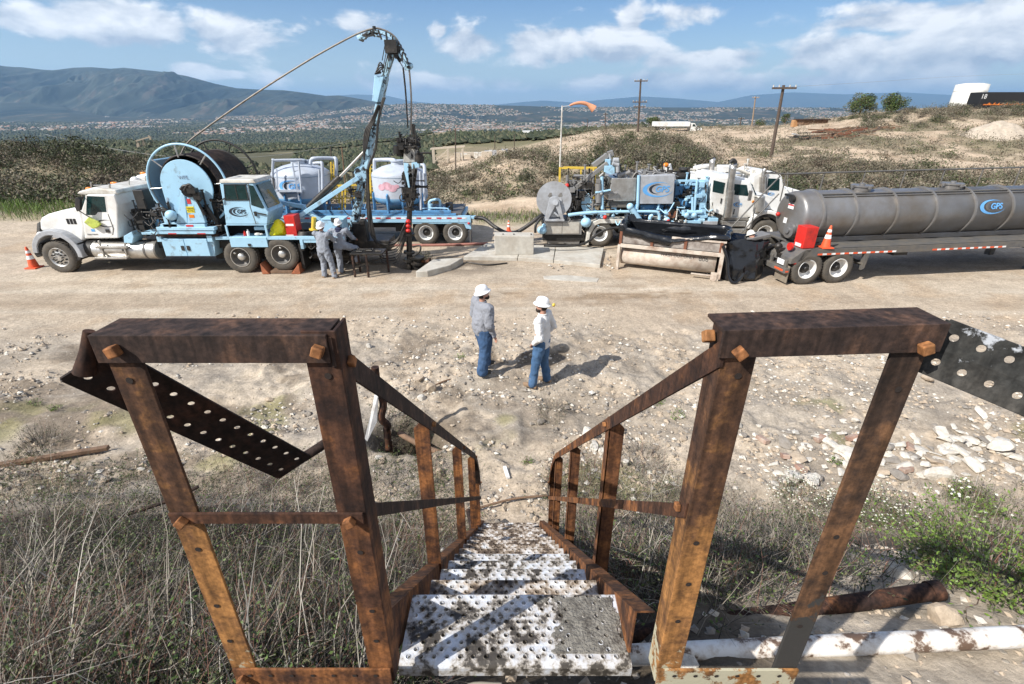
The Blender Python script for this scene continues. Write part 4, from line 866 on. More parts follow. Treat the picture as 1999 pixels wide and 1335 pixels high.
shrub_px('shrub', 'low green bush at the bottom between the left posts', 'shrub', 540, 1290, .22, .34, 130, 2400, [S2, [leaf_o, leaf_d, leaf_g]], [.2, .4, .4], .015, 9)
shrub_px('shrub', 'green weed growing up through the second tread', 'shrub', 835, 1130, .10, .40, 26, 420, [S2, [leaf_g, leaf_o]], [.2, .4, .4], .016, 10, tilt=(.0, .5))
for i, (u, v) in enumerate(((1285, 790), (1320, 815), (900, 700), (1030, 905), (70, 790), (110, 800), (640, 640), (1630, 905))):
    shrub_px('weed', ('short green grass tuft on the dirt right of the two men' if i < 2 else 'short green grass tuft on the stony dirt'), 'weed', u, v, .12, .12, 40, 120, [S2, [leaf_y, leaf_g]], [.4, .4, .2], .03, 20+i, 'small green tufts on the dirt')
# ------------------------------------------------------------------ vehicles: shared pieces
def lw(parent, p):
    tp = topof(parent); return (Matrix.Translation(tp.location) @ tp.rotation_euler.to_matrix().to_4x4()).inverted() @ Vector(p)
WM = {}
def wheel(parent, c, r=.53, w=.30, style='dual', far=False):
    key = (round(r, 3), w, style)
    if key not in WM:
        b = MB(); h = w/2
        b.lathe((0, 0, 0), (0, -1, 0), [(h*.90, r*.60), (h, r*.68), (h*1.02, r*.80), (h*.96, r*.92), (h*.80, r*.985), (h*.72, r), (-h*.72, r), (-h*.96, r*.92), (-h, r*.62)], 40)
        for i in range(36):                                          # tread lugs
            t = 2*math.pi*i/36; M3 = Matrix.Rotation(-t, 3, 'Y'); b.box(M3 @ Vector((r*1.0, -h*.52, 0)), (.022, h*.5, r*.10), M3); b.box(M3 @ Vector((r*1.0, h*.45, 0)), (.022, h*.6, r*.10), M3)
        t_ = b.build('wheel', rubber, None); b = MB()
        if style == 'front':
            b.lathe((0, 0, 0), (0, -1, 0), [(h*.90, r*.605), (h*.96, r*.58), (h*.72, r*.54), (h*.62, r*.50), (h*.80, r*.34), (h*.95, r*.22), (h*.95, 0)], 32)
        else:
            b.lathe((0, 0, 0), (0, -1, 0), [(h*.90, r*.605), (h*1.0, r*.585), (h*.80, r*.555), (-h*.2, r*.50), (-h*.25, r*.34), (-h*.25, 0)], 32)
        rm = b.build('rim', {'front': alu, 'dual': dgrey, 'white': white}[style], None); b = MB(); cl = []
        if style == 'front':
            for i in range(10):
                t = 2*math.pi*i/10; p = Vector((math.cos(t)*r*.42, -h*.66, math.sin(t)*r*.42)); b.cyl(p, p+Vector((0, -.035, 0)), .028, seg=8)
                p = Vector((math.cos(t+.3)*r*.26, -h*.86, math.sin(t+.3)*r*.26)); b.cyl(p, p+Vector((0, -.06, 0)), .022, seg=6)
            hb = b.build('wheel_bolts', black, None); tag(hb, kind='stuff')
        elif style == 'dual':
            b.lathe((0, 0, 0), (0, -1, 0), [(h*1.03, r*.60), (h*1.03, r*.56)], 32); b.lathe((0, 0, 0), (0, -1, 0), [(-h*.25, r*.24), (h*.65, r*.22), (h*.85, r*.17), (h*.88, 0)], 20)
            p = Vector((r*.10, -h*.6, -r*.40)); b.ball(p, .045, 8, 6); hb = b.build('hub', alu, None)
        else:
            b.lathe((0, 0, 0), (0, -1, 0), [(-h*.2, r*.32), (h*.1, r*.30), (h*.1, r*.17), (h*.75, r*.15), (h*.8, r*.08), (h*.8, 0)], 20); hb = b.build('hub', grease, None)
        hb.parent = rm; rm.parent = t_; WM[key] = t_; o = t_
    else: o = copy_tree(WM[key])
    o.parent = parent; o.location = lw(parent, c)
    o.rotation_euler = (0, random.uniform(0, 6.28), 0)
    return o
def arcpts(c, r0, r1, a0, a1, n=18):
    """ring sector in the x-z plane round c (angles from +x, upward)"""
    o = [(c[0]+math.cos(R(a0+(a1-a0)*i/n))*r1, c[1], c[2]+math.sin(R(a0+(a1-a0)*i/n))*r1) for i in range(n+1)]
    return o+[(c[0]+math.cos(R(a1-(a1-a0)*i/n))*r0, c[1], c[2]+math.sin(R(a1-(a1-a0)*i/n))*r0) for i in range(n+1)]
def sub(parent, name, m, bevel=0, **k):
    """with-less one-liner: returns a builder whose .done() links the part"""
    b = MB(); b.done = lambda: b.build(name, m, parent, bevel, **k); return b
def part(parent, name, m, fn, bevel=0, **k):
    b = MB(); fn(b); return b.build(name, m, parent, bevel, **k)
# ------------------------------------------------------------------ coil reel truck at the left
Y0 = 15.8
CT = thing('coil_tubing_truck', 'white cab truck carrying a big light blue coil reel and blue control cabin', 'truck', (-11.0, 16.9, 0))
part(CT, 'frame', black, lambda b: (b.pbox(120, 470, 640, 484, Y0+.35, .2), b.pbox(120, 470, 640, 484, Y0+1.75, .2), b.pbox(420, 484, 620, 505, Y0+.9, .7), b.pbox(170, 478, 440, 500, Y0+.9, .8)))
hood = part(CT, 'hood', white, lambda b: b.pprism([(77, 432), (80, 425), (92, 418), (118, 411), (150, 405), (158, 412), (164, 442), (163, 470), (150, 474), (128, 462), (115, 453), (98, 449), (82, 452), (78, 446)], Y0+.30, 1.8), .06, bseg=3)
for i in range(3): part(hood, 'hood_vent', inner, lambda b: b.pbox(130+i*6.6, 427, 135+i*6.6, 437.5, Y0+.292, .03))
part(CT, 'grille', dgrey, lambda b: b.pprism([(72, 436), (77, 433), (78, 466), (70, 468)], Y0+.5, 1.4), .01)
part(CT, 'bumper', black, lambda b: b.pprism([(66, 478), (80, 475), (83, 500), (72, 503), (66, 496)], Y0+.05, 2.35), .03)
for dy, w in ((0, .52), (1.98, .52)):
    c = S(113, 497, Y0+dy); part(CT, 'fender', greypaint, lambda b: b.prism(arcpts(c, .64, .80, -8, 176), (0, w, 0)), .02)
part(CT, 'mudflap', black, lambda b: b.pprism([(134, 476), (151, 475), (158, 506), (151, 510), (145, 506)], Y0+.05, .5), .01)
part(CT, 'headlight', reflw, lambda b: b.ball(S(79, 458, Y0+.25), (.07, .12, .10)))
wheel(CT, (S(112.5, 499, Y0).x, Y0+.15, .53), .53, .30, 'front'); wheel(CT, (S(112.5, 499, Y0).x, Y0+2.35, .53), .53, .30, 'front')
cab = part(CT, 'cab', white, lambda b: b.pprism([(158, 411), (168, 380), (223, 379), (229, 400), (231, 465), (165, 466), (163, 440)], Y0+.15, 2.1), .04, bseg=3)
part(cab, 'cab_roof', dwhite, lambda b: b.prism([S(148, 379, Y0+.2), S(153, 373.5, Y0+.2), S(180, 366, Y0+.2), S(225, 371, Y0+.2), S(230, 379.5, Y0+.2), S(168, 380.5, Y0+.2)], (0, 2.0, 0)), .06, bseg=3)
win = part(cab, 'window', glass, lambda b: b.pprism([(169.5, 382.5), (204, 384), (208, 414), (191, 414), (186, 420), (168, 419.5)], Y0+.143, .02))
part(cab, 'windscreen', glass, lambda b: b.prism([S(156.5, 409, Y0+.35)+Vector((-.02, 0, 0)), S(166, 383, Y0+.35)+Vector((-.02, 0, 0)), S(168, 383, Y0+.35), S(159, 409, Y0+.35)], (0, 1.7, 0)))
part(cab, 'rear_window', glass, lambda b: b.prism([S(228.8, 384, Y0+.5)+Vector((.05, 0, 0)), S(228.8, 384, Y0+.5)+Vector((.12, 0, 0)), S(231, 411, Y0+.5)+Vector((.12, 0, 0)), S(231, 411, Y0+.5)+Vector((.05, 0, 0))], (0, 1.3, 0)))
dr = part(cab, 'door', white, lambda b: b.pprism([(166.5, 381), (206, 382), (211, 420), (219, 440), (221, 455), (214, 463), (168, 463), (165, 440)], Y0+.146, .02), .006)
part(dr, 'handle', black, lambda b: b.pbox(206, 448, 213, 454, Y0+.12, .03)); part(dr, 'door_seam', dgrey, lambda b: b.pprism([(210, 418), (211, 418), (222, 446), (220, 459), (219, 458), (220.5, 446)], Y0+.142, .01))
lettering('BEARS PERMIT', .055, onplane(S(181, 457.5, Y0+.14)), decal_k, dr); part(dr, 'decal', decal_b, lambda b: b.pbox(178, 447, 185, 452, Y0+.14, .01))
place_mesh('emblem', crescent(.28, .12, .06), onplane(S(206, 436, Y0+.14)), decal_k, dr)
part(CT, 'mirror', black, lambda b: (b.pprism([(146, 386), (151, 385), (156, 390), (156, 410), (150, 413), (146, 405)], Y0-.10, .1), b.beam(S(152, 388, Y0-.05), S(166, 383, Y0+.2), .03, .03), b.beam(S(152, 410, Y0-.05), S(175, 424, Y0+.15), .03, .03)), .01)
part(CT, 'marker_light', amber, lambda b: b.ball(S(173, 368, Y0+.35), (.10, .06, .05))); part(CT, 'marker_light', amber, lambda b: b.ball(S(222, 357, Y0+1.5), (.12, .06, .04)))
part(CT, 'roof_rack', alu, lambda b: (b.pbox(182, 361, 250, 363, Y0+1.2, .06), b.cyl(S(214, 370, Y0+.4), S(214, 359, Y0+.4), .03), b.cyl(S(178, 369, Y0+.5), S(177, 355, Y0+.5), .02), b.cyl(S(252, 366, Y0+1.2), S(252, 352, Y0+1.2), .02)))
part(CT, 'snorkel', black, lambda b: b.pbox(263, 371, 283, 408, Y0+.4, .4), .02); part(CT, 'exhaust_box', black, lambda b: b.pbox(262, 408.5, 284, 456, Y0+.5, .5), .02); part(CT, 'cab_rear_box', black, lambda b: b.pbox(240, 415, 262, 462, Y0+1.2, .3), .02)
part(CT, 'side_box', blue, lambda b: b.pprism([(241, 461), (257, 452), (261, 463), (258, 475), (242, 474)], Y0+.1, .5), .015)
tk = part(CT, 'fuel_tank', alu, lambda b: b.cyl(S(192, 487, Y0+.4), S(314, 487.5, Y0+.4), .30, seg=28), .03)
for u in (255, 291, 311): part(tk, 'tank_strap', dgrey, lambda b: b.cyl(S(u, 487, Y0+.4), S(u+3.4, 487, Y0+.4), .312, seg=28))
part(CT, 'urea_tank', black, lambda b: b.cyl(S(168, 486, Y0+.42), S(189, 486, Y0+.42), .27, seg=20), .03)
part(CT, 'cab_step', alu, lambda b: (b.pbox(185, 481, 247, 485, Y0+.02, .12), b.pbox(184, 502.5, 247, 506, Y0, .25), b.pbox(196, 470, 199, 503, Y0+.05, .05), b.pbox(243, 481, 246, 503, Y0+.05, .05), b.pbox(203, 487, 238, 491, Y0+.03, .05)), .008)
part(CT, 'deck', blue, lambda b: (b.pbox(276, 453.5, 312, 458, Y0+.1, 2.2), b.pbox(420, 462, 672, 468, Y0, .12), b.pprism([(272, 452), (284, 430), (302, 426), (312, 440), (312, 456), (276, 456)], Y0+.9, .25)), .008)
part(CT, 'deck_plate', rust_dark, lambda b: b.pbox(306, 457, 425, 462, Y0-.02, 2.4), .006); part(CT, 'deck_plate', grease, lambda b: b.pbox(430, 462.5, 668, 466, Y0+.15, 2.2), .006)
bxp = part(CT, 'locker', blue, lambda b: b.pbox(319, 466, 408, 500, Y0-.01, .6), .01)
for u0, u1, hx in ((319.8, 361.5, 356), (363, 406.5, 367)):
    d = part(bxp, 'locker_door', blue, lambda b: b.pbox(u0, 467, u1, 499.5, Y0-.028, .02), .004); part(d, 'handle', black, lambda b: (b.pbox(hx-2.5, 480, hx+3, 489, Y0-.05, .03),))
part(CT, 'locker_bracket', blue, lambda b: b.pbox(306, 462, 315, 472, Y0-.03, .3), .006); part(CT, 'locker_bracket', blue, lambda b: (b.pbox(404, 460, 414, 472, Y0-.03, .3), b.pprism([(408, 472), (418, 470), (420, 500), (408, 500)], Y0+.05, .5)), .006)
# reel
rc = S(367.5, 363, 16.05); RRd = 1.235
reel = part(CT, 'coil_reel', black, lambda b: (b.cyl(rc+Vector((0, .75, 0)), rc+Vector((0, 2.15, 0)), .62, seg=40), b.lathe(rc, (0, 1, 0), [(2.02, .60), (2.02, .95), (2.06, .95), (2.06, .6)], 48)))
coilm = mat('brown_steel_tubing', (.040, .026, .019), .5, .3, var=.4, dirt=(.012, .010, .009), damt=.5)
def windings(b):
    for k in range(24): b.torus(rc+Vector((0, .14+k*.078, 0)), (0, 1, 0), .90, .040, 44, 6, e=(1, 0, 0))
part(reel, 'wound_tubing', coilm, windings)
for dy, m in ((0, chrome), (2.10, black)):
    part(reel, 'flange_ring', blue if dy == 0 else black, lambda b: b.torus(rc+Vector((0, dy, 0)), (0, 1, 0), RRd, .035, 64, 8, e=(1, 0, 0)))
    for k in range(8):
        t = R(k*45+4 if dy == 0 else k*45+20); dv = Vector((math.cos(t), 0, math.sin(t))); part(reel, 'spoke', m, lambda b: b.cyl(rc+Vector((0, dy, 0))+dv*.85, rc+Vector((0, dy, 0))+dv*RRd, .022, seg=8))
ec = S(364.5, 364, 15.94)
def endplate(b):
    r = .80; pts = [ec+Vector((math.cos(R(a))*r, 0, math.sin(R(a))*r)) for a in range(-40, 186, 8)]; zb = S(360, 437, 15.94).z
    b.prism([Vector((ec.x+.60, ec.y, zb))]+pts+[Vector((ec.x-.80, ec.y, ec.z-.1)), Vector((ec.x-.80, ec.y, zb))], (0, .05, 0))
ep = part(CT, 'reel_end_plate', blue, endplate, .01); lettering('WFE', .16, onplane(S(358, 346.5, 15.935)), decal_g, ep, shear=-.2)
part(ep, 'slot', decal_g, lambda b: b.pprism([(325, 386), (327, 385), (329, 387), (329, 400), (327, 402), (325, 400)], 15.93, .01))
st = part(CT, 'reel_stand', blue, lambda b: (b.pprism([(353, 378), (360, 378), (366, 435), (344, 436)], 15.72, .12), b.pprism([(366, 385), (381, 379), (401, 435), (366, 436)], 15.70, .12), b.pprism([(352, 374), (382, 374), (384, 384), (352, 384)], 15.74, .10)), .012)
part(st, 'warning_label', decal_y, lambda b: b.pbox(364, 403, 379, 415, 15.692, .01)); part(st, 'warning_label', decal_r, lambda b: b.pbox(365, 388, 372, 398, 15.692, .01)); part(st, 'warning_label', amber, lambda b: b.pbox(369, 419, 379, 425, 15.692, .01))
lettering('DANGER', .055, onplane(S(371, 406.5, 15.68)), decal_k, st); lettering('KEEP CLEAR', .04, onplane(S(371, 411, 15.68)), decal_k, st)
hubm = part(CT, 'reel_hub', grease, lambda b: (b.cyl(S(368, 372, 15.62), S(368, 372, 15.95), .20, seg=14), b.tube([S(353, 370, 15.6), S(360, 363, 15.6), S(372, 366, 15.6), S(382, 380, 15.6), S(392, 392, 15.65)], .05, 8), b.tube([S(360, 372, 15.58), S(368, 360, 15.58), S(378, 368, 15.58)], .04, 8), b.box(S(386, 382, 15.62), (.22, .15, .22)), b.box(S(376, 372, 15.6), (.25, .2, .15)), b.cyl(S(378, 378, 15.66), S(400, 420, 15.68), .045)))
part(CT, 'reel_base', blue, lambda b: (b.pbox(305, 443.5, 418, 450, 15.66, .5), b.pbox(307, 451.5, 417, 457, 15.68, 2.2), b.pbox(318, 437, 400, 443.5, 15.70, .5), b.pprism([(313, 437), (340, 434), (346, 436), (346, 444), (312, 444)], 15.70, .3)), .01)
for u in (328, 385): part(CT, 'reflector', decal_r, lambda b: b.pbox(u, 455, u+16, 457, 15.675, .01))
part(CT, 'warning_label', decal_r, lambda b: b.pbox(363, 439, 377, 442.5, 15.69, .01))
part(CT, 'reel_guard', blue, lambda b: b.prism(arcpts(rc+Vector((0, .15, 0)), 1.30, 1.36, 146, 222, 22), (0, 1.6, 0)), .006); part(CT, 'reel_guard_edge', chrome, lambda b: b.torus(rc+Vector((0, .1, 0)), (0, 1, 0), 1.26, .022, 30, 6, R(-150), R(-228), (1, 0, 0)))
part(CT, 'hydraulic_valves', grease, lambda b: ([b.tube([S(304+i*5, 408+i*2, 15.7), S(316+i*5, 405+i*3, 15.66), S(330+i*3, 412+i*3, 15.68), S(340, 424+i*2, 15.7)], .022, 6) for i in range(3)], b.box(S(330, 416, 15.75), (.3, .2, .16))))
part(CT, 'accumulator', blue, lambda b: (b.ball(S(334, 420, 15.66), (.18, .15, .16)), b.pbox(318, 413, 330, 437, 15.70, .4)), .01)
part(CT, 'pump_machinery', grease, lambda b: (b.pbox(404, 395, 426, 440, 16.0, .8), b.tube([S(400, 400, 15.9), S(412, 416, 15.85), S(422, 430, 15.9)], .06, 8), [b.cyl(S(408+6*i, 420+4*i, 15.9), S(408+6*i, 420+4*i, 16.1), .09) for i in range(3)], b.pbox(415, 440, 432, 452, 15.85, .5)), .01)
# control cabin
oc = part(CT, 'control_cabin', blue, lambda b: b.pprism([(428.5, 357), (493, 357), (520, 409), (524, 414), (521.5, 437.5), (441, 437.5), (436, 400)], Y0, 1.15), .02)
part(oc, 'cabin_roof', dwhite, lambda b: b.pprism([(428, 357.3), (428.5, 350.5), (494, 350.5), (499, 357.3)], Y0-.03, 1.22), .015)
part(oc, 'window', glass, lambda b: b.pprism([(437, 361), (480, 361.5), (483, 390), (440, 390)], Y0-.012, .02)); part(oc, 'window_bar', black, lambda b: (b.pbox(460.3, 361, 462, 390, Y0-.02, .02), b.pprism([(436, 360), (437.3, 361), (440.5, 390.5), (439, 391.5)], Y0-.02, .02), b.pbox(436.5, 359.6, 481, 361.2, Y0-.02, .02), b.pbox(439.5, 389.8, 484, 391.4, Y0-.02, .02), b.pbox(480.8, 360, 482.5, 391, Y0-.021, .02)))
part(oc, 'quarter_window', glass, lambda b: b.pprism([(486, 361), (494, 362.5), (515.5, 405), (512, 407), (490.5, 400)], Y0-.012, .02)); part(oc, 'door_seam', dgrey, lambda b: b.pprism([(484, 358), (485, 358), (488.5, 404), (500, 437), (499, 437), (487.5, 404)], Y0-.008, .01))
part(oc, 'windscreen', glass, lambda b: b.prism([S(497, 360, Y0+.12)+Vector((.10, 0, 0)), S(521, 406, Y0+.12)+Vector((.05, 0, 0)), S(519, 408, Y0+.12), S(494, 361, Y0+.12)], (0, .9, 0)))
part(oc, 'handle', black, lambda b: b.beam(S(495, 414, Y0-.04), S(520, 419, Y0-.04), .03, .03)); part(oc, 'latch', black, lambda b: b.pbox(496, 413, 500, 422, Y0-.05, .04))
gps_logo(oc, onplane(S(466, 413.5, Y0)), .62, (decal_k, decal_k, decal_k), 0)
sh = part(CT, 'tool_shelf', blue, lambda b: (b.pbox(441, 438, 521, 440, Y0, 1.1), b.pbox(441, 440, 444.5, 462, Y0, .05), b.pbox(517.5, 440, 521.5, 462, Y0, .05), b.pbox(444, 440, 518, 462, Y0+.8, .05), b.pbox(496, 443, 518, 449, Y0+.2, .5)), .005); part(sh, 'shelf_back', inner, lambda b: b.pbox(444.6, 440.1, 517.4, 461.8, Y0+.6, .05))
part(CT, 'skirt_box', blue, lambda b: b.pbox(449, 463.5, 521.5, 482.5, Y0-.02, .7), .01); part(CT, 'latch', black, lambda b: b.pbox(484, 476, 489, 481, Y0-.05, .04))
for nm, lab, m, uv in (('bottle', 'small red bottle on the shelf under the blue control cabin', red, (478, 456)), ('bottle', 'white bottle on the shelf under the blue control cabin', reflw, (484, 453)), ('glove', 'crumpled pale glove on the shelf under the blue control cabin', dwhite, (503, 457))):
    p = S(*uv, Y0+.15); b = MB()
    if nm == 'glove': b.ball(p, (.11, .07, .05)); b.ball(p+Vector((.12, 0, .0)), (.06, .05, .03))
    else: b.cyl(p+Vector((0, 0, -.11)), p+Vector((0, 0, .03)), .045); b.cyl(p+Vector((0, 0, .03)), p+Vector((0, 0, .09)), .02)
    tag(b.build(nm, m), lab, nm)
for u, vz in ((470.7, 0), (551, .09)):
    for yy in (Y0+.15, Y0+2.35): wheel(CT, (S(u, 509, Y0).x, yy, .54+vz), .54, .30, 'dual')
part(CT, 'mudflap', black, lambda b: b.pbox(586, 476, 592, 525, Y0+.1, .6), .01); part(CT, 'outrigger', blue, lambda b: (b.pbox(586, 468, 592, 486, Y0, .2), b.pbox(592, 468, 620, 474, Y0+.02, .2)), .01); part(CT, 'rear_machinery', grease, lambda b: (b.pbox(592, 475, 690, 512, Y0+1.0, .9), b.pbox(640, 470, 760, 490, Y0+.9, 1.0), b.cyl(S(610, 495, Y0+.4), S(690, 495, Y0+.4), .12)), .02)
vest = part(None, 'safety_vest', hiviz, lambda b: b.pprism([(163, 434), (172, 424), (180, 428), (190, 432), (196, 438), (190, 444), (181, 447), (172, 441)], Y0+.02, .07), .025, bseg=3); tag(vest, 'yellow green safety vest hung on the mirror arm of the white cab', 'vest')
# loads on its deck
bagp = S(543, 447, Y0+.4); b = MB(); b.ball(bagp+Vector((0, 0, -.05)), (.24, .22, .24), 14, 10); b.ball(bagp+Vector((.06, 0, .16)), (.16, .15, .16), 12, 8); b.ball(bagp+Vector((.16, .02, -.02)), (.12, .15, .26), 12, 8); b.ball(bagp+Vector((-.16, .0, -.14)), (.14, .18, .12), 12, 8)
o = b.build('bag', bagyellow); md = o.modifiers.new('r', 'REMESH'); md.voxel_size = .025; md.use_smooth_shade = True; tx = bpy.data.textures.new('crumple', 'CLOUDS'); tx.noise_scale = .12; d2 = o.modifiers.new('d', 'DISPLACE'); d2.texture = tx; d2.strength = .07; tag(o, 'bright yellow plastic bag slumped beside the red cabinet on the truck deck', 'bag')
rk = thing('cabinet', 'tall red safety cabinet standing on the blue deck beside the yellow bag', 'cabinet', S(567, 462, Y0+.3)); part(rk, 'body', red, lambda b: b.pbox(556.5, 421, 577, 461, Y0+.25, .45), .01); part(rk, 'label_strip', decal_w, lambda b: (b.pbox(558, 437, 573, 441, Y0+.243, .01), b.pbox(558, 458, 573, 460.3, Y0+.243, .01)))
tb = thing('toolbox', 'light blue toolbox on the truck deck at the foot of the crane', 'toolbox', S(648, 455, Y0+.2)); part(tb, 'body', blue, lambda b: b.pbox(628, 429.5, 670, 456, Y0+.15, .5), .01); part(tb, 'lid', blue, lambda b: b.pbox(627, 427, 671, 429.3, Y0+.13, .54), .006); part(tb, 'latch', black, lambda b: (b.pbox(646, 425, 660, 434, Y0+.12, .03),)); lettering('CAUTION', .06, onplane(S(648, 450, Y0+.145)), decal_r, tb)
vp = thing('post', 'short yellow round post with a flange on the truck deck', 'post', S(612, 450, Y0+.5)); part(vp, 'tube', yellow, lambda b: b.cyl(S(612, 447, Y0+.5), S(613, 424, Y0+.5), .075)); part(vp, 'flange', yellow, lambda b: b.cyl(S(612, 449, Y0+.5), S(612, 446.5, Y0+.5), .14))
b = MB()
for k in range(5): b.torus(S(597, 457-k*1.5, Y0+.45), (0, 0, 1), .26-.01*k, .03, 20, 6)
tag(b.build('chain_coil', grease), 'coil of dark chain lying on the deck beside the blue toolbox', 'chain')
for u0, u1, lab in ((514, 528, 'orange timber wheel chock in front of the last wheel of the reel truck'), (570, 588, 'orange timber wheel chock behind the last wheel of the reel truck')):
    b = MB(); z = 0; xa, xb = S(u0, 530, Y0).x, S(u1, 530, Y0).x
    b.prism([(xa, Y0-.1, 0), (xb, Y0-.1, 0)]+([(xa, Y0-.1, .36)] if u0 < 540 else [(xb, Y0-.1, .36)]), (0, .4, 0)); tag(b.build('wheel_chock', mat('orange_timber', (.33, .11, .05), .8, var=.3), bevel=.008), lab, 'chock')
b = MB(); b.bx(S(530, 533, Y0).x, S(572, 533, Y0).x, Y0-.05, Y0+.5, 0, .09); tag(b.build('timber_pad', wood, bevel=.01), 'dark timber pad under the last wheel of the reel truck', 'timber')
# ------------------------------------------------------------------ crane
KY = 16.9
CR = thing('crane', 'tall light blue knuckle boom crane with curved gooseneck, grimy, above the truck deck', 'crane', S(690, 455, KY))
cs = lambda u, v, dy=0: S(u, v, KY+dy)
part(CR, 'pedestal', wblue, lambda b: (b.prism([cs(681, 445), cs(695, 445), cs(712, 345), cs(701, 340)], (0, .35, 0)), b.beam(cs(690, 448, .2), cs(690, 470, .2), .5, .5, (0, 1, 0))), .015)
part(CR, 'brace', blue, lambda b: (b.beam(cs(581, 424, -.3), cs(700, 346, -.1), .16, .14), b.beam(cs(592, 404, .4), cs(628, 432, .4), .12, .12), b.beam(cs(600, 414, -.25), cs(629, 430, -.25), .10, .10), b.beam(cs(538, 394, .5), cs(610, 406, .5), .12, .14)), .01)
part(CR, 'ram_barrel', grease, lambda b: b.cyl(cs(602, 405, -.05), cs(664, 345, -.05), .105, seg=14)); part(CR, 'ram_rod', chrome, lambda b: b.cyl(cs(662, 347, -.05), cs(710, 297, -.05), .048, seg=12))
part(CR, 'knuckle', wblue, lambda b: (b.ball(cs(706, 337, .15), (.26, .26, .2)), b.cyl(cs(706, 341, -.1), cs(706, 341, .5), .22)), .01)
part(CR, 'lower_boom', wblue, lambda b: b.prism([cs(698, 338), cs(714, 338), cs(739, 232), cs(755, 150), cs(743, 147), cs(727, 232)], (0, .34, 0)), .015)
part(CR, 'boom_box', blue, lambda b: b.prism([cs(731, 147, -.06), cs(749, 150, -.06), cs(737, 200, -.06), cs(726, 197, -.06)], (0, .42, 0)), .015)
part(CR, 'upper_boom', wblue, lambda b: b.prism([cs(743, 150, .05), cs(754, 152, .05), cs(771, 98, .05), cs(760, 95, .05)], (0, .26, 0)), .01)
part(CR, 'hose_bundle', hosem, lambda b: [b.tube([cs(741-i, 205, -.08-.02*i), cs(731-2*i, 235, -.09), cs(722-3*i, 255, -.1), cs(716-2*i, 285, -.1), cs(711, 300+4*i, -.1)], .030, 6) for i in range(4)] and [b.tube([cs(748+i*2, 190, -.08), cs(738+i, 232, -.1), cs(732+i, 290, -.1), cs(718+i, 330, -.12), cs(716+i*2, 380, -.14), cs(718+i*2, 430, -.1)], .026, 6) for i in range(3)])
part(CR, 'hose_loops', hosem, lambda b: [b.tube([cs(744, 142, -.05), cs(738-i*2, 132+i*4, -.1), cs(742, 122+i*5, -.1), cs(750, 130, -.06)], .02, 6) for i in range(4)] and [b.cyl(cs(746+i*4, 141, -.05), cs(757+i*3, 88, 0), .012) for i in range(3)])
gp_out = [(702, 72), (715, 62), (730, 58), (746, 60), (760, 66), (772, 76), (782, 92), (790, 110), (797, 127)]
gp_in = [(704, 79), (718, 72), (732, 71), (745, 77), (756, 84), (768, 92), (777, 106), (784, 119), (790, 131)]
def goose(b, dys):
    for dy in dys:
        o_ = spline([cs(u, v, dy) for u, v in gp_out], 4)
        i_ = spline([cs(u, v, dy) for u, v in gp_in], 4); n = len(o_)
        for k in range(n-1):
            t = .35 if 4 < k < n-6 else .5
            a0, a1, c0, c1 = o_[k], o_[k+1], i_[k], i_[k+1]
            b.prism([a0, a1, a1.lerp(c1, t), a0.lerp(c0, t)], (0, .05, 0)); b.prism([c0.lerp(a0, .3), c1.lerp(a1, .3), c1, c0], (0, .05, 0))
goosem = part(CR, 'gooseneck', wblue, lambda b: goose(b, (0,))); part(goosem, 'gooseneck_plate', wblue, lambda b: goose(b, (.36,)))
def rollers(b):
    o_ = spline([cs(u, v, .05) for u, v in gp_out], 4)
    for k in range(0, len(o_), 2): b.cyl(o_[k]+Vector((0, 0, -.05)), o_[k]+Vector((0, .30, -.05)), .05, seg=8)
tag(part(goosem, 'rollers', grease, rollers), kind='stuff')
for k in range(2, 30, 4):
    o_ = spline([cs(u, v, .0) for u, v in gp_out], 4); i_ = spline([cs(u, v, .0) for u, v in gp_in], 4)
    if k < len(o_): part(goosem, 'strut', grease, lambda b: b.beam(o_[k]+Vector((0, .02, 0)), i_[min(k+2, len(i_)-1)]+Vector((0, .02, 0)), .05, .05))
part(CR, 'gooseneck_tip', wblue, lambda b: (b.ball(cs(801, 128.5, .2), .09), b.beam(cs(790, 130, .2), cs(801, 128.5, .2), .12, .2))); part(CR, 'gooseneck_nose', wblue, lambda b: b.beam(cs(700, 76, .2), cs(712, 70, .2), .34, .12), .03); part(CR, 'tubing_clamp', grease, lambda b: b.cyl(cs(731, 60, .1), cs(730, 51, .1), .05))
part(CR, 'gooseneck_pivot', grease, lambda b: (b.box(cs(766, 92, .18), (.36, .5, .34)), b.beam(cs(766, 92, .2), cs(783, 119, .2), .14, .14), b.beam(cs(770, 95, .1), cs(778, 112, .1), .10, .2)))
part(CR, 'wire_rope', grease, lambda b: (b.tube([cs(776, 114, .1), cs(786, 130, .1)], .014, 5), b.tube([cs(786, 131, .1), cs(791, 180, .1), cs(796, 250, .1)], .016, 5), b.tube([cs(787.5, 131, .14), cs(792.5, 180, .14), cs(796.5, 250, .14)], .016, 5), b.cyl(cs(752, 84, 0), cs(746, 118, 0), .012)))
tubm = mat('grey_brown_tubing', (.21, .19, .165), .5, .3, var=.2, dirt=(.12, .09, .07), damt=.4)
pts = [rc+Vector((-.75, .9, .48)), S(362, 284, 17.0), S(405, 248, 17.0), S(500, 182, 17.05), S(600, 119, 17.1), S(660, 85, 17.1), S(700, 65, 17.1)]+[cs(u, v-2.5, .2) for u, v in gp_out[2:]]+[cs(801, 160, .2), cs(803, 200, .2), cs(802.5, 240, .2), cs(801, 270, .2)]
b = MB(); b.tube(pts, .027, 8, 8); o = b.build('coiled_tubing', tubm); tag(o, 'long thin steel tube rising from the reel over the crane gooseneck to the injector', 'tubing')
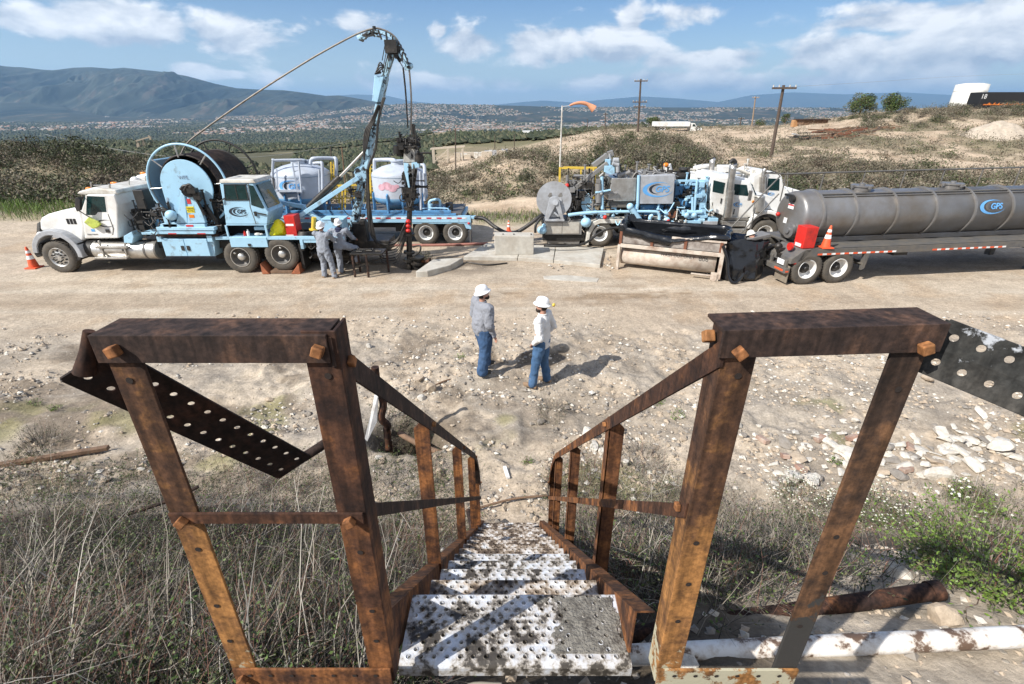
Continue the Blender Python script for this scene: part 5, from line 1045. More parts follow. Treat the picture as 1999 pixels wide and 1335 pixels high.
# injector hanging over the well
IJ = thing('injector_head', 'grimy injector head of grey panels and oily machinery hanging under the tubing', 'injector', S(801, 300, KY))
part(IJ, 'shroud', mat('grimy_grey_panel', (.40, .39, .36), .7, var=.2, dirt=(.07, .06, .05), damt=.42, dscale=6, dsharp=.12), lambda b: (b.pprism([(789, 284), (811, 283), (811, 317), (787, 317)], KY-.05, .5), b.pprism([(787, 318), (811, 318), (808, 340), (788, 334)], KY-.08, .5)), .015)
part(IJ, 'lower_panel', blue, lambda b: b.pprism([(788, 318), (797, 319), (797, 345), (800, 366), (797, 366), (789, 334)], KY-.13, .08), .005); part(IJ, 'bracket', blue, lambda b: b.pprism([(803, 318), (817, 316), (818, 326), (804, 330)], KY-.12, .3), .005)
part(IJ, 'drive_motors', grease, lambda b: (b.cyl(S(776, 284, KY), S(776, 300, KY), .14), b.cyl(S(782, 280, KY+.1), S(782, 305, KY+.1), .12), b.cyl(S(818, 300, KY), S(818, 318, KY), .13), b.cyl(S(824, 304, KY+.1), S(824, 315, KY+.1), .07), b.box(S(801, 278, KY+.2), (.5, .5, .16)), b.cyl(S(795, 272, KY+.1), S(808, 272, KY+.1), .08), b.beam(S(812, 268, KY), S(819, 300, KY), .04, .04), b.beam(S(801, 262, KY+.2), S(801, 278, KY+.2), .06, .06)))
part(IJ, 'lower_frame', grease, lambda b: (b.beam(S(791, 334, KY), S(797, 384, KY), .08, .1), b.beam(S(812, 330, KY), S(804, 384, KY), .08, .1), b.cyl(S(800.5, 345, KY+.1), S(800.5, 400, KY+.1), .13), b.box(S(800, 370, KY+.1), (.36, .4, .2)), b.box(S(800, 388, KY+.1), (.3, .34, .14))))
part(IJ, 'stripper', grease, lambda b: (b.cyl(S(800, 395, KY+.1), S(799, 440, KY+.1), .09), b.cyl(S(799, 405, KY+.1), S(799, 410, KY+.1), .17), b.cyl(S(798, 440, KY+.1), S(800, 525, KY+.1), .10), b.cyl(S(799, 455, KY+.1), S(799, 459, KY+.1), .19), b.cyl(S(799, 490, KY+.1), S(799, 494, KY+.1), .2), b.cyl(S(800, 505, KY+.1), S(800, 510, KY+.1), .22)))
for v in (432, 441, 450): part(IJ, 'red_valve', red, lambda b: (b.ball(S(797, v, KY-.05), (.085, .10, .07)),))
part(IJ, 'hose_loops', hosem, lambda b: (b.tube([S(797, 393, KY-.1), S(783, 392, KY-.15), S(781, 382, KY-.15), S(790, 378, KY-.1)], .02, 6), b.tube([S(808, 320, KY-.1), S(806, 350, KY-.2), S(804, 380, KY-.12)], .025, 6)))
HS = thing('hose_bundle', 'bundle of black hydraulic hoses sagging from the crane to the well', 'hoses', S(760, 500, KY))
for i in range(9):
    a = cs(718+i*.8, 385+i*3, -.15+.03*i); v0 = 474+i*5; part(HS, 'hose', hosem, lambda b: b.tube([a, cs(719+i, 430, -.2), cs(722+i*1.5, 452+i*2, -.2), cs(737+i, v0-4, -.15), cs(758, v0, -.1+.04*i), cs(776, v0-8+i*.5, -.1), cs(786, v0-28, -.1), cs(795, 428+i*3, .0)], .013+.006*(i % 3 == 0), 6, 5))
part(HS, 'hose', hosem, lambda b: b.tube([cs(716, 330, -.15), cs(720, 380, -.2), cs(722, 440, -.2), cs(729, 465, -.2), cs(748, 477, -.2), cs(770, 474, -.1), cs(780, 462, -.1)], .040, 8)); part(HS, 'hose', hosem, lambda b: b.tube([S(806, 482, 16.6), S(820, 480, 16.3), S(819, 492, 16.3), S(808, 500, 16.5)], .03, 6))
part(HS, 'control_stack', grease, lambda b: (b.pbox(690, 436, 716, 492, KY-.25, .4), b.pbox(700, 430, 712, 440, KY-.3, .3)), .03)
# ------------------------------------------------------------------ blue trailer with two upright tanks
TY = 19.5
TT = thing('tank_trailer', 'light blue flat trailer carrying two pale upright tanks, parked behind the crane', 'trailer', (-6.5, 20.7, 0))
part(TT, 'bed', blue, lambda b: (b.pbox(520, 421.5, 919, 434.5, TY, .14), b.pbox(520, 423, 905, 431, TY+.15, 2.3), b.pprism([(800, 434), (919, 434), (920, 448), (910, 446), (906, 437), (806, 437)], TY+.02, .2), b.pbox(918, 423, 928, 428, TY+1.0, .3)), .01)
part(TT, 'top_rail', dblue, lambda b: (b.pbox(520, 411, 880, 415.5, TY+.05, .1), b.pbox(520, 417, 890, 420.5, TY+.02, .1), b.pbox(520, 411, 880, 415.5, TY+2.2, .1)), .006); part(TT, 'deck', dgrey, lambda b: b.pbox(520, 416.5, 900, 420.5, TY+.15, 2.2))
for k in range(19):
    u = 536+k*19.8
    if u < 905: part(TT, 'reflector', decal_r if 1 else reflw, lambda b: b.pbox(u, 424.6, u+9, 427.2, TY-.008, .01)); part(TT, 'reflector', reflw, lambda b: b.pbox(u+9.1, 424.6, u+18.5, 427.2, TY-.008, .01))
for u in (832, 889):
    for yy in (TY+.17, TY+2.25): wheel(TT, (S(u, 459.5, TY).x, yy, .49), .49, .30, 'white')
part(TT, 'mudflap', dgrey, lambda b: b.pprism([(916, 447), (919, 447), (919.5, 476), (917, 476)], TY+.05, .6)); part(TT, 'axle_box', black, lambda b: (b.pbox(806, 438, 910, 456, TY+.6, 1.2), b.pbox(772, 437, 800, 452, TY+.5, .4), b.pbox(640, 436, 800, 444, TY+1.0, .5)), .02)
part(TT, 'tail_light', red, lambda b: b.ball(S(915, 436, TY), .05))
part(TT, 'manifold', blue, lambda b: (b.tube([S(838, 410, TY+.5), S(838, 396, TY+.5), S(843, 391, TY+.5), S(858, 391, TY+.5), S(858, 412, TY+.5)], .055, 8), b.cyl(S(841, 398, TY+.4), S(841, 412, TY+.4), .07), b.tube([S(822, 414, TY+.2), S(826, 407, TY+.2), S(872, 407, TY+.2), S(874, 414, TY+.2)], .03, 8)))
part(TT, 'rear_box', black, lambda b: b.pbox(870, 397, 883, 414, TY+.6, .3), .01)
def uptank(u0, u1, vtop, vsh, vbot, idx):
    c = S((u0+u1)/2, 380, TY+1.15); Yc = TY+1.15; r = (S(u1, 360, Yc).x-S(u0, 360, Yc).x)/2*.985
    zt, zs = S(c.x, vtop, Yc).z, 0; um = (u0+u1)/2; z_top = S(um, vtop, Yc).z; z_sh = S(um, vsh, Yc-r*.6).z; z_low = S(um, 392, Yc-r).z; z_b = S(um, 410, TY+.5).z+.12
    t = part(TT, 'tank', tankblue, lambda b: b.lathe((c.x, Yc, 0), (0, 0, 1), [(z_low, r), (z_sh-.10, r), (z_sh-.02, r*.97), (z_sh+.07, r*.86), (z_top-.10, r*.6), (z_top-.02, r*.3), (z_top, 0)], 48))
    part(t, 'tank_skirt', mat('tank_skirt_blue', (.14, .36, .60), .45, var=.08, dirt=(.30, .36, .42), damt=.35, dsharp=.3), lambda b: b.lathe((c.x, Yc, 0), (0, 0, 1), [(z_b-.12, r*.42), (z_b, r*.62), (z_low-.14, r*.93), (z_low, r*1.002), (z_low+.06, r*1.003)], 48))
    part(t, 'seam', decal_g, lambda b: b.torus((c.x, Yc, z_sh-.14), (0, 0, 1), r*1.0, .012, 48, 5))
    for a in (-150, -105, -75, -30, 60, 120): dv = Vector((math.cos(R(a)), math.sin(R(a)), 0)); p = Vector((c.x, Yc, 0))+dv*r*.98; part(t, 'leg', dblue, lambda b: b.prism([p+Vector((0, 0, z_low+.28)), p+dv*.10+Vector((0, 0, z_low+.2)), p+dv*.12+Vector((0, 0, z_b-.16)), p+Vector((0, 0, z_b-.16))], dv.cross(Vector((0, 0, 1)))*.06), .006)
    hat = part(t, 'manway', tankblue, lambda b: (b.cyl((c.x, Yc-.1, z_top-.08), (c.x, Yc-.1, z_top+.10), .26, seg=20), b.cyl((c.x, Yc-.1, z_top+.10), (c.x, Yc-.1, z_top+.14), .30, seg=20), b.cyl((c.x+.3, Yc+.2, z_top-.1), (c.x+.3, Yc+.2, z_top+.1), .12)), .01)
    wrap = lambda cx, cz, rr: (lambda x, y, z: Vector((c.x+math.sin((cx+x)/rr)*(rr+.012+z), Yc-math.cos((cx+x)/rr)*(rr+.012+z), cz+y)))
    return t, c, Yc, r, z_top, z_sh, wrap
t, c, Yc, r, zt, zs, wrap = uptank(540, 649, 318, 337, 430, 0)
gps_logo(t, wrap(-.02, S(590, 365, TY).z, r), 1.0, (decal_b, decal_k, decal_b))
part(TT, 'overflow_pipe', tankblue, lambda b: (b.tube([S(532, 372, TY+.3), S(533, 316, TY+.3), S(538, 313, TY+.3), S(590, 312, TY+.6)], .05, 8), b.tube([S(606, 322, TY+.8), S(608, 312, TY+.8), S(616, 309, TY+.8), S(648, 309, TY+1.2), S(656, 312, TY+1.2), S(656, 343, TY+1.2)], .07, 8), b.tube([S(612, 319, TY+.4), S(624, 318, TY+.3), S(629, 323, TY+.2), S(630, 376, TY+.1)], .06, 8), b.cyl(S(623, 330, TY+.15), S(624, 376, TY+.1), .035)))
part(TT, 'ladder', tankblue, lambda b: (b.beam(S(540, 330, TY-.1), S(542, 372, TY-.1), .04, .04), b.beam(S(571, 318, TY), S(584, 392, TY-.1), .05, .05), b.beam(S(583, 315, TY), S(589, 378, TY-.1), .05, .05), [b.beam(S(571+i*3, 318+i*17, TY), S(583+i*1.6, 316+i*16, TY), .035, .035) for i in range(5)], b.pbox(535, 371, 590, 375, TY-.1, .6)))
part(TT, 'front_equipment', mat('pale_grey_machinery', (.42, .47, .52), .6, var=.2, dirt=(.12, .13, .14), damt=.4), lambda b: (b.pbox(522, 350, 532, 360, TY+.5, .3), b.pbox(528, 360, 536, 412, TY+.5, .2), b.pbox(520, 365, 534, 376, TY+.4, .3), b.cyl(S(532, 376, TY+.3), S(532, 412, TY+.3), .08)), .01)
t, c, Yc, r, zt, zs, wrap = uptank(730, 836, 319, 338, 430, 1)
for dx, dz, s_ in ((-.55, .0, .16), (-.30, .06, .20), (-.08, -.02, .18), (.1, .05, .10)):
    me = bpy.data.meshes.new('d'); n = 14; me.from_pydata([(dx+math.cos(k*2*math.pi/n)*s_, dz+math.sin(k*2*math.pi/n)*s_*.75, 0) for k in range(n)], [], [list(range(n))]); place_mesh('decal', me, wrap(0, S(780, 367, TY).z, r), decal_p, t)
part(TT, 'overflow_pipe', tankblue, lambda b: (b.tube([S(731, 346, TY+1.3), S(731, 315, TY+1.3), S(736, 312, TY+1.3), S(768, 312, TY+1.0), S(771, 318, TY+1.0)], .07, 8), b.tube([S(803, 322, TY+.9), S(820, 321, TY+.4), S(828, 324, TY+.3), S(829, 340, TY+.2)], .07, 8), b.tube([S(820, 335, TY+.1), S(822, 410, TY+.05)], .045, 8), b.tube([S(827, 338, TY+.1), S(829, 392, TY+.05)], .045, 8)))
for u0, u1 in ((646, 652), (722, 729)):
    part(TT, 'yellow_ladder', yellow, lambda b: (b.beam(S(u0, 316, TY+1.3), S(u0+2, 388, TY+1.3), .06, .06), b.beam(S(u1, 316, TY+1.3), S(u1+2, 388, TY+1.3), .06, .06), [b.beam(S(u0, 322+i*7, TY+1.3), S(u1, 322+i*7, TY+1.3), .03, .03) for i in range(10)]))
part(TT, 'yellow_rail', yellow, lambda b: ([b.beam(S(662+i*6, 362 if i < 2 else 366, TY+.9), S(662+i*6, 412, TY+.9), .05, .05) for i in range(3)], [b.beam(S(652, v, TY+1.0), S(700, v-1, TY+1.0), .05, .05) for v in (362, 374, 387)], [b.beam(S(u, 358, TY+1.6), S(u, 412, TY+1.6), .05, .05) for u in (690, 700)]))
# ------------------------------------------------------------------ white tractor unit of that trailer, mostly hidden by the reel truck
TR = thing('tractor_unit', 'white tractor unit hidden behind the reel truck, its rounded roof showing', 'truck', (-14.7, 20.7, 0))
part(TR, 'cab', white, lambda b: b.pprism([(258, 352), (262, 343), (285, 338), (330, 338), (332, 420), (246, 420), (250, 385)], TY+.2, 2.0), .12, bseg=4); part(TR, 'hood', white, lambda b: b.pprism([(200, 400), (250, 384), (250, 430), (200, 430)], TY+.3, 1.8), .08); part(TR, 'frame', black, lambda b: b.pbox(210, 430, 520, 440, TY+.7, 1.0))
part(TR, 'air_horn', white, lambda b: (b.ball(S(265, 355, TY+.1), (.18, .2, .2)), b.ball(S(273, 364, TY+.1), (.15, .2, .22)))); part(TR, 'marker_light', amber, lambda b: b.ball(S(279, 338, TY+.5), (.12, .06, .05)))
part(TR, 'exhaust_stack', chrome, lambda b: b.cyl(S(288, 420, TY+.1), S(288, 345, TY+.1), .08)); part(TR, 'door_panel', decal_b, lambda b: b.pbox(288, 395, 296, 412, TY+.19, .02)); part(TR, 'window', glass, lambda b: b.pbox(290, 362, 318, 384, TY+.19, .02))
for u in (232, 340, 395): wheel(TR, (S(u, 459, TY).x, TY+.17, .50), .50, .30, 'white')
# ------------------------------------------------------------------ pump truck
PY = 19.3
PT = thing('pump_truck', 'pump truck with white cab, two grey tanks, light blue pipes and a grey hose reel', 'truck', (4.2, 20.5, 0))
ps = lambda u, v, dy=0: S(u, v, PY+dy)
part(PT, 'frame', black, lambda b: (b.pbox(1060, 433, 1500, 446, PY+.6, 1.3), b.pbox(1060, 455, 1140, 470, PY+.1, .6)), .01)
part(PT, 'rear_body', steel, lambda b: (b.pbox(1064, 431, 1136, 458, PY+.0, 1.3), b.pprism([(1062, 460), (1136, 458), (1130, 476), (1070, 476)], PY+.15, 1.0)), .01)
for u0, u1 in ((1067, 1097), (1098, 1131)): part(PT, 'locker_door', mat('weathered_cream', (.50, .48, .43), .7, var=.1, dirt=(.28, .24, .19), damt=.5, dsharp=.3), lambda b: b.pbox(u0, 434, u1, 456, PY-.02, .03), .006)
rl = part(PT, 'hose_reel', greypaint, lambda b: (b.lathe(ps(1081.5, 389.5), (0, 1, 0), [(0, .0), (0, .675), (.03, .675), (.03, .5)], 44, False), b.lathe(ps(1081.5, 389.5, .9), (0, 1, 0), [(0, 0), (0, .675), (.03, .675)], 44, False), b.cyl(ps(1081.5, 389.5), ps(1081.5, 389.5, .9), .3)))
for u in (1073, 1093): part(rl, 'cutout', steel, lambda b: b.pprism([(u-4, 383), (u, 376), (u+4, 376), (u+5, 382), (u+2, 386)], PY-.006, .01))
part(PT, 'reel_stand', greypaint, lambda b: (b.pprism([(1073, 387), (1078, 384), (1086, 384), (1091, 388), (1101, 429), (1095, 429), (1084, 402), (1070, 429), (1063, 429)], PY-.14, .06), b.cyl(ps(1084, 395, -.16), ps(1084, 395, .1), .11), b.cyl(ps(1082, 415, -.15), ps(1090, 422, -.15), .04), b.pbox(1062, 428.5, 1102, 432, PY-.16, .5)), .008)
part(PT, 'fender', dwhite, lambda b: b.pprism([(1143, 478), (1146, 456), (1157, 434), (1170, 428), (1240, 428), (1248, 437), (1240, 436), (1172, 436), (1163, 440), (1152, 458), (1149, 479)], PY-.04, .6), .015)
for yy in (PY+.15, PY+2.3): wheel(PT, (ps(1171.6, 459).x, yy, .50), .50, .30, 'white'); wheel(PT, (ps(1240, 459).x, yy, .50), .50, .30, 'white'); wheel(PT, (ps(1493, 456).x, yy, .52), .52, .30, 'white')
tA = part(PT, 'displacement_tank', alu, lambda b: b.pprism([(1195, 347.5), (1243, 347.5), (1241, 392), (1237, 393), (1188, 393), (1187, 388)], PY+.15, 1.6), .02); part(tA, 'tank_bottom', dgrey, lambda b: b.pprism([(1188, 393.5), (1239, 393.5), (1236, 405), (1192, 405)], PY+.25, 1.4), .01)
tB = part(PT, 'tank_panel', greypaint, lambda b: b.pprism([(1251, 343.5), (1318, 341), (1314, 398), (1248.5, 398)], PY-.02, 1.8), .015); gps_logo(tB, onplane(ps(1284, 370, -.02)), 1.16, (decal_b, decal_k, decal_b))
part(PT, 'tank_cradle', dblue, lambda b: (b.pbox(1250, 400, 1316, 420, PY+.3, 1.2), b.pbox(1316, 360, 1330, 420, PY+.5, 1.0), b.pbox(1240, 400, 1246, 430, PY+.1, .2)), .01)
part(PT, 'light_blue_pipe', blue, lambda b: (b.tube([ps(1109, 420, -.1), ps(1130, 417, -.1), ps(1165, 414, -.1)], .065, 10), b.tube([ps(1165, 414, -.1), ps(1220, 413, -.1), ps(1275, 413, -.1), ps(1285, 416, -.1), ps(1287, 425, -.1), ps(1286, 440, -.1)], .055, 10), b.cyl(ps(1230, 403, -.2), ps(1258, 442, -.2), .10), b.ball(ps(1230, 403, -.2), .13), b.tube([ps(1269, 442, -.1), ps(1269, 424, -.1), ps(1274, 420, -.1)], .07, 8), b.cyl(ps(1247, 342, .0), ps(1245, 400, .0), .06), b.tube([ps(1245, 400, 0), ps(1243, 410, 0), ps(1240, 416, 0)], .06, 8), b.cyl(ps(1175, 345, .1), ps(1176, 408, .1), .06), b.cyl(ps(1162, 376, .0), ps(1192, 371, .0), .04)))
part(PT, 'air_vessel', blue, lambda b: (b.ball(ps(1144, 434, -.1), (.21, .2, .19)), b.cyl(ps(1143, 425, -.1), ps(1140, 420, -.1), .05))); part(PT, 'hose_clamp_body', blue, lambda b: (b.ball(ps(1058, 449, -.1), (.19, .18, .16)), b.ball(ps(1062, 440, -.1), (.08, .08, .08))))
part(PT, 'blue_guard', blue, lambda b: b.lathe(ps(1156, 398, .2), (0, -1, 0), [(0, 0), (0, .42), (-.1, .42)], 24, False, -2.0, 1.4), .0)
MF = part(PT, 'manifold', blue, lambda b: ([b.cyl(ps(u, v), ps(u+w, v+h), rr) for u, v, w, h, rr in ((1276, 443, 0, -12, .09), (1290, 445, 26, 0, .10), (1310, 435, 0, 10, .10), (1300, 440, 0, -30, .06), (1340, 414, 30, 0, .08), (1352, 425, 0, -40, .05), (1280, 436, 20, -6, .05), (1335, 420, 0, -10, .09), (1362, 430, 12, 0, .09))], [b.ball(ps(u, v, -.05), .11) for u, v in ((1276, 445), (1290, 438), (1312, 436), (1340, 420), (1355, 420), (1302, 428))]))
tag(MF, kind='stuff'); VB = part(PT, 'valve_block', grease, lambda b: ([b.box(ps(u, v, .2), (.22, .3, .2)) for u, v in ((1325, 436), (1335, 430), (1345, 440), (1350, 412), (1330, 408), (1320, 398), (1270, 430), (1150, 360), (1168, 390), (1120, 385), (1128, 395), (1137, 378))], b.cyl(ps(1318, 438, .0), ps(1333, 434, 0), .16), b.pbox(1108, 372, 1160, 420, PY+.9, .5), b.pbox(1195, 404, 1250, 430, PY+.8, .6)), .02)
for u, v in ((1304, 430), (1298, 438), (1322, 448)): part(PT, 'red_valve', red, lambda b: b.ball(ps(u, v, -.12), (.07, .07, .05)))
tag(VB, kind='stuff'); part(PT, 'hose_coil', mat('brown_hose', (.22, .09, .05), .7, var=.2), lambda b: [b.tube([ps(1302+i*2, 412), ps(1306+i*2, 422), ps(1312+i*2, 424), ps(1318+i, 412)], .03, 6) for i in range(3)])
part(PT, 'engine', dblue, lambda b: (b.pbox(1320, 370, 1368, 420, PY+.9, .9), b.cyl(ps(1322, 396, .5), ps(1345, 396, .5), .22), b.cyl(ps(1345, 382, .4), ps(1352, 420, .4), .08), b.pbox(1325, 360, 1345, 385, PY+.6, .3)), .02)
part(PT, 'engine_details', grease, lambda b: ([b.cyl(ps(1326+5*i, 380, .45), ps(1328+5*i, 396+3*i, .42), .05) for i in range(4)], b.cyl(ps(1350, 362, .5), ps(1344, 386, .4), .06), b.cyl(ps(1343, 370, .3), ps(1347, 388, .3), .07)))
part(PT, 'air_filter', black, lambda b: (b.cyl(ps(1322, 344, .6), ps(1345, 342, .6), .18, seg=16), b.lathe(ps(1335, 334, .6), (0, 0, 1), [(0, .12), (.06, .22), (.12, .18), (.13, 0)], 16), b.cyl(ps(1335, 342, .6), ps(1335, 330, .6), .12)))
part(PT, 'radiator_frame', blue, lambda b: (b.pprism([(1370, 360), (1382, 360), (1378, 421), (1364, 421)], PY+.05, 1.6), b.cyl(ps(1361, 352), ps(1355, 416), .05), b.pbox(1318, 351, 1384, 355, PY+.1, .1), b.pbox(1360, 421, 1380, 425.5, PY-.05, 1.0), b.pbox(1366, 355, 1376, 366, PY-.02, .3)), .008)
part(PT, 'blue_box', blue, lambda b: (b.pbox(1333, 431, 1368, 449, PY-.1, .5), b.pbox(1356, 422, 1367, 431, PY-.05, .3), b.pbox(1384, 426, 1402, 432, PY-.1, .4)), .01); part(PT, 'grey_box', greypaint, lambda b: b.pbox(1373, 432, 1400, 449.5, PY-.12, .5), .01)
conv = part(PT, 'discharge_boom', steel, lambda b: (b.beam(ps(1112, 375, .3), ps(1186, 318, .3), .14, .16), b.beam(ps(1157, 324, .5), ps(1186, 302, .5), .2, .2), b.beam(ps(1186, 302, .5), ps(1197, 298, .5), .2, .22)), .02); part(conv, 'boom_motor', blue, lambda b: (b.pprism([(1181, 324), (1200, 324), (1200, 338), (1192, 341), (1180, 336)], PY+.1, .4), b.pbox(1182, 311, 1192, 323, PY+.3, .3)), .01); part(conv, 'boom_head', greypaint, lambda b: (b.cyl(ps(1197, 313, .1), ps(1207, 313, .1), .1), b.cyl(ps(1205, 313, .1), ps(1206, 336, .1), .07), b.cyl(ps(1196, 318, .1), ps(1207, 322, .1), .09), b.cyl(ps(1190, 300, .4), ps(1193, 318, .4), .04)))
DM = part(PT, 'deck_machinery', steel, lambda b: ([b.cyl(ps(1113+8*i, 352, .5), ps(1113+8*i, 362, .5), .13) for i in range(5)], b.pbox(1110, 362, 1155, 370, PY+.3, .8), b.cyl(ps(1107, 342, .4), ps(1108, 372, .4), .06), b.cyl(ps(1120, 343, .4), ps(1150, 343, .4), .05), b.cyl(ps(1168, 358, .1), ps(1168, 395, .1), .13), b.cyl(ps(1158, 345, .3), ps(1157, 380, .3), .05), b.pbox(1165, 350, 1172, 358, PY, .25), [b.tube([ps(1210+12*i, 348, .3), ps(1220+12*i, 340-2*(i % 3), .3), ps(1240+12*i, 345, .4)], .025, 6) for i in range(8)], b.cyl(ps(1205, 343, .3), ps(1230, 336, .3), .08), b.cyl(ps(1170, 345, .2), ps(1178, 338, .2), .05), b.cyl(ps(1152, 400, .1), ps(1176, 398, .1), .05)))
tag(DM, kind='stuff'); part(PT, 'red_valve', red, lambda b: b.ball(ps(1107, 362, .1), .08)); part(PT, 'red_valve', red, lambda b: b.ball(ps(1181, 424, -.12), .08))
part(PT, 'yellow_rail', yellow, lambda b: (b.beam(ps(1093, 328, 1.2), ps(1162, 329, 1.2), .06, .06), b.beam(ps(1093, 326, 1.2), ps(1092, 360, 1.2), .10, .07), b.beam(ps(1134, 329, 1.2), ps(1134, 352, 1.2), .05, .05), b.beam(ps(1160, 329, 1.2), ps(1163, 380, 1.0), .10, .08), b.beam(ps(1100, 326, .4), ps(1165, 327, .4), .05, .05), b.beam(ps(1160, 342, .4), ps(1160, 395, .3), .07, .06)))
part(PT, 'ladder', dwhite, lambda b: (b.beam(ps(1392, 394, -.1), ps(1383, 420, -.1), .04, .04), b.beam(ps(1390, 394, -.1), ps(1393, 418, -.1), .04, .04), b.beam(ps(1387, 408, -.1), ps(1391, 407, -.1), .03, .03)))
pc = part(PT, 'cab', white, lambda b: b.pprism([(1391, 349), (1397, 343), (1428, 347), (1466, 355), (1475, 380), (1481, 420), (1478, 424), (1417, 424), (1388, 411), (1386, 385)], PY+.12, 2.05), .06, bseg=3)
part(pc, 'cab_roof', white, lambda b: b.prism([ps(1396, 346, .25), ps(1402, 340, .25), ps(1428, 343, .25), ps(1462, 350, .25), ps(1468, 357, .25), ps(1430, 352, .25)], (0, 1.85, 0)), .05, bseg=3)
part(pc, 'window', glass, lambda b: b.pprism([(1393, 351.5), (1416, 357), (1412, 378.5), (1391, 374)], PY+.11, .02)); part(pc, 'door_window', glass, lambda b: b.pprism([(1434, 359), (1458, 361), (1462, 383), (1432, 380)], PY+.11, .02))
dr = part(pc, 'door', white, lambda b: b.pprism([(1430, 355), (1462, 358), (1474, 385), (1477, 420), (1431, 420)], PY+.113, .015), .004); part(dr, 'handle', black, lambda b: b.pbox(1432, 408, 1434, 418, PY+.10, .03)); gps_logo(dr, onplane(ps(1441, 399, .105)), .38, (decal_b, decal_k, decal_b)); part(pc, 'grab_handle', black, lambda b: b.pbox(1407, 387, 1409, 397, PY+.09, .03))
part(pc, 'windscreen', glass, lambda b: b.prism([ps(1467, 359, .3)+Vector((.03, 0, 0)), ps(1477, 385, .3)+Vector((.03, 0, 0)), ps(1474, 386, .3), ps(1464, 359, .3)], (0, 1.7, 0)))
part(PT, 'hood', white, lambda b: b.pprism([(1470, 385), (1486, 378), (1515, 386), (1534, 396), (1538, 404), (1536, 424), (1528, 436), (1523, 418), (1505, 408), (1486, 408), (1470, 418), (1463, 434), (1460, 450), (1457, 454), (1464, 420)], PY+.2, 1.95), .06, bseg=3)
c = ps(1493, 449); part(PT, 'fender', white, lambda b: b.prism(arcpts(c, .62, .76, 8, 176), (0, .55, 0)), .03); part(PT, 'wheel_arch_liner', black, lambda b: b.prism(arcpts(c+Vector((0, .03, 0)), .50, .615, 0, 180), (0, .5, 0)))
part(PT, 'headlight', amber, lambda b: b.pbox(1525, 430, 1531, 434, PY+.16, .1)); part(PT, 'turn_light', amber, lambda b: b.ball(ps(1470, 393.5, .1), .05)); part(PT, 'bumper', chrome, lambda b: b.pprism([(1534, 430), (1542, 430), (1542, 446), (1534, 446)], PY+.2, 2.0), .03)
for pts_, rr, dy in (([(1418, 424), (1430, 330), (1432, 326), (1433, 323)], .13, -.05), ([(1386, 385), (1390, 318), (1392, 314)], .11, 2.1)): part(PT, 'exhaust_stack', chrome, lambda b: b.tube([ps(u, v, dy) for u, v in pts_], rr, 14, 4))
part(PT, 'exhaust_shield', chrome, lambda b: b.cyl(ps(1420, 423, -.06), ps(1426, 372, -.06), .15, seg=16)); part(PT, 'air_cleaner', alu, lambda b: (b.cyl(ps(1482, 411, -.02), ps(1483, 384, -.02), .19, seg=20), b.lathe(ps(1483, 384, -.02), (0, 0, 1), [(0, .19), (.06, .15), (.08, 0)], 20), b.cyl(ps(1482, 414, -.02), ps(1482, 411, -.02), .14)), .01)
part(PT, 'cab_step', alu, lambda b: (b.pbox(1410, 432, 1456, 442, PY-.02, .4), b.pbox(1406, 447, 1456, 458, PY-.06, .5), b.pbox(1412, 424, 1460, 430, PY+.05, .3)), .015); part(PT, 'mirror', chrome, lambda b: (b.pbox(1462, 372, 1468, 392, PY-.25, .08), b.beam(ps(1466, 374, -.2), ps(1470, 362, .15), .02, .02)), .01)
part(PT, 'marker_light', amber, lambda b: b.ball(ps(1300, 322, 1.6), (.12, .08, .09)))
# ------------------------------------------------------------------ second white truck (vacuum tank) behind it
V2 = 22.6
VT = thing('vacuum_truck', 'white tank truck standing behind the pump truck, facing right', 'truck', (7, 23.8, 0))
part(VT, 'tank', white, lambda b: b.cyl(S(1310, 372, V2+1.2), S(1476, 374, V2+1.2), .88, seg=36), .05); part(VT, 'tank_dome', white, lambda b: (b.cyl(S(1371, 337, V2+.9), S(1371, 326, V2+.9), .34, seg=18), b.cyl(S(1371, 326, V2+.9), S(1371, 323, V2+.9), .40, seg=18), b.pbox(1408, 324, 1432, 336, V2+.8, .6), b.cyl(S(1305, 335, V2+.7), S(1302, 322, V2+.7), .18)), .02)
part(VT, 'hose_elbow', black, lambda b: b.tube([S(1425, 318, V2+.6), S(1430, 313, V2+.6), S(1435, 316, V2+.6), S(1436, 328, V2+.6)], .09, 8)); part(VT, 'tank_pipework', dwhite, lambda b: (b.tube([S(1330, 332, V2+.8), S(1345, 330, V2+.8), S(1372, 334, V2+.8)], .05, 8), b.tube([S(1432, 330, V2+.5), S(1450, 334, V2+.5), S(1468, 340, V2+.4)], .06, 8), b.cyl(S(1402, 340, V2+.3), S(1446, 342, V2+.3), .03)))
vc = part(VT, 'cab', white, lambda b: b.pprism([(1470, 341), (1490, 333), (1522, 338), (1527, 345), (1530, 362), (1540, 376), (1545, 420), (1470, 420)], V2+.1, 2.1), .06, bseg=3); part(vc, 'window', glass, lambda b: b.pprism([(1500, 348), (1522, 349), (1521, 372), (1497, 371)], V2+.09, .02)); part(vc, 'door_seam', dgrey, lambda b: b.pprism([(1496, 346), (1497, 346), (1496, 405), (1495, 405)], V2+.09, .02)); gps_logo(vc, onplane(S(1506, 378.5, V2+.09)), .34, (decal_b, decal_k, decal_b))
part(VT, 'hood', white, lambda b: b.pprism([(1530, 370), (1545, 367), (1568, 374), (1574, 388), (1574, 412), (1565, 414), (1530, 420)], V2+.25, 1.8), .06, bseg=3); part(VT, 'hood_vent', black, lambda b: b.pbox(1540, 376, 1546, 382, V2+.22, .1)); part(VT, 'mirror', chrome, lambda b: (b.beam(S(1528, 350, V2), S(1536, 364, V2), .03, .03), b.cyl(S(1537, 366, V2-.1), S(1538, 335, V2-.1), .015)))
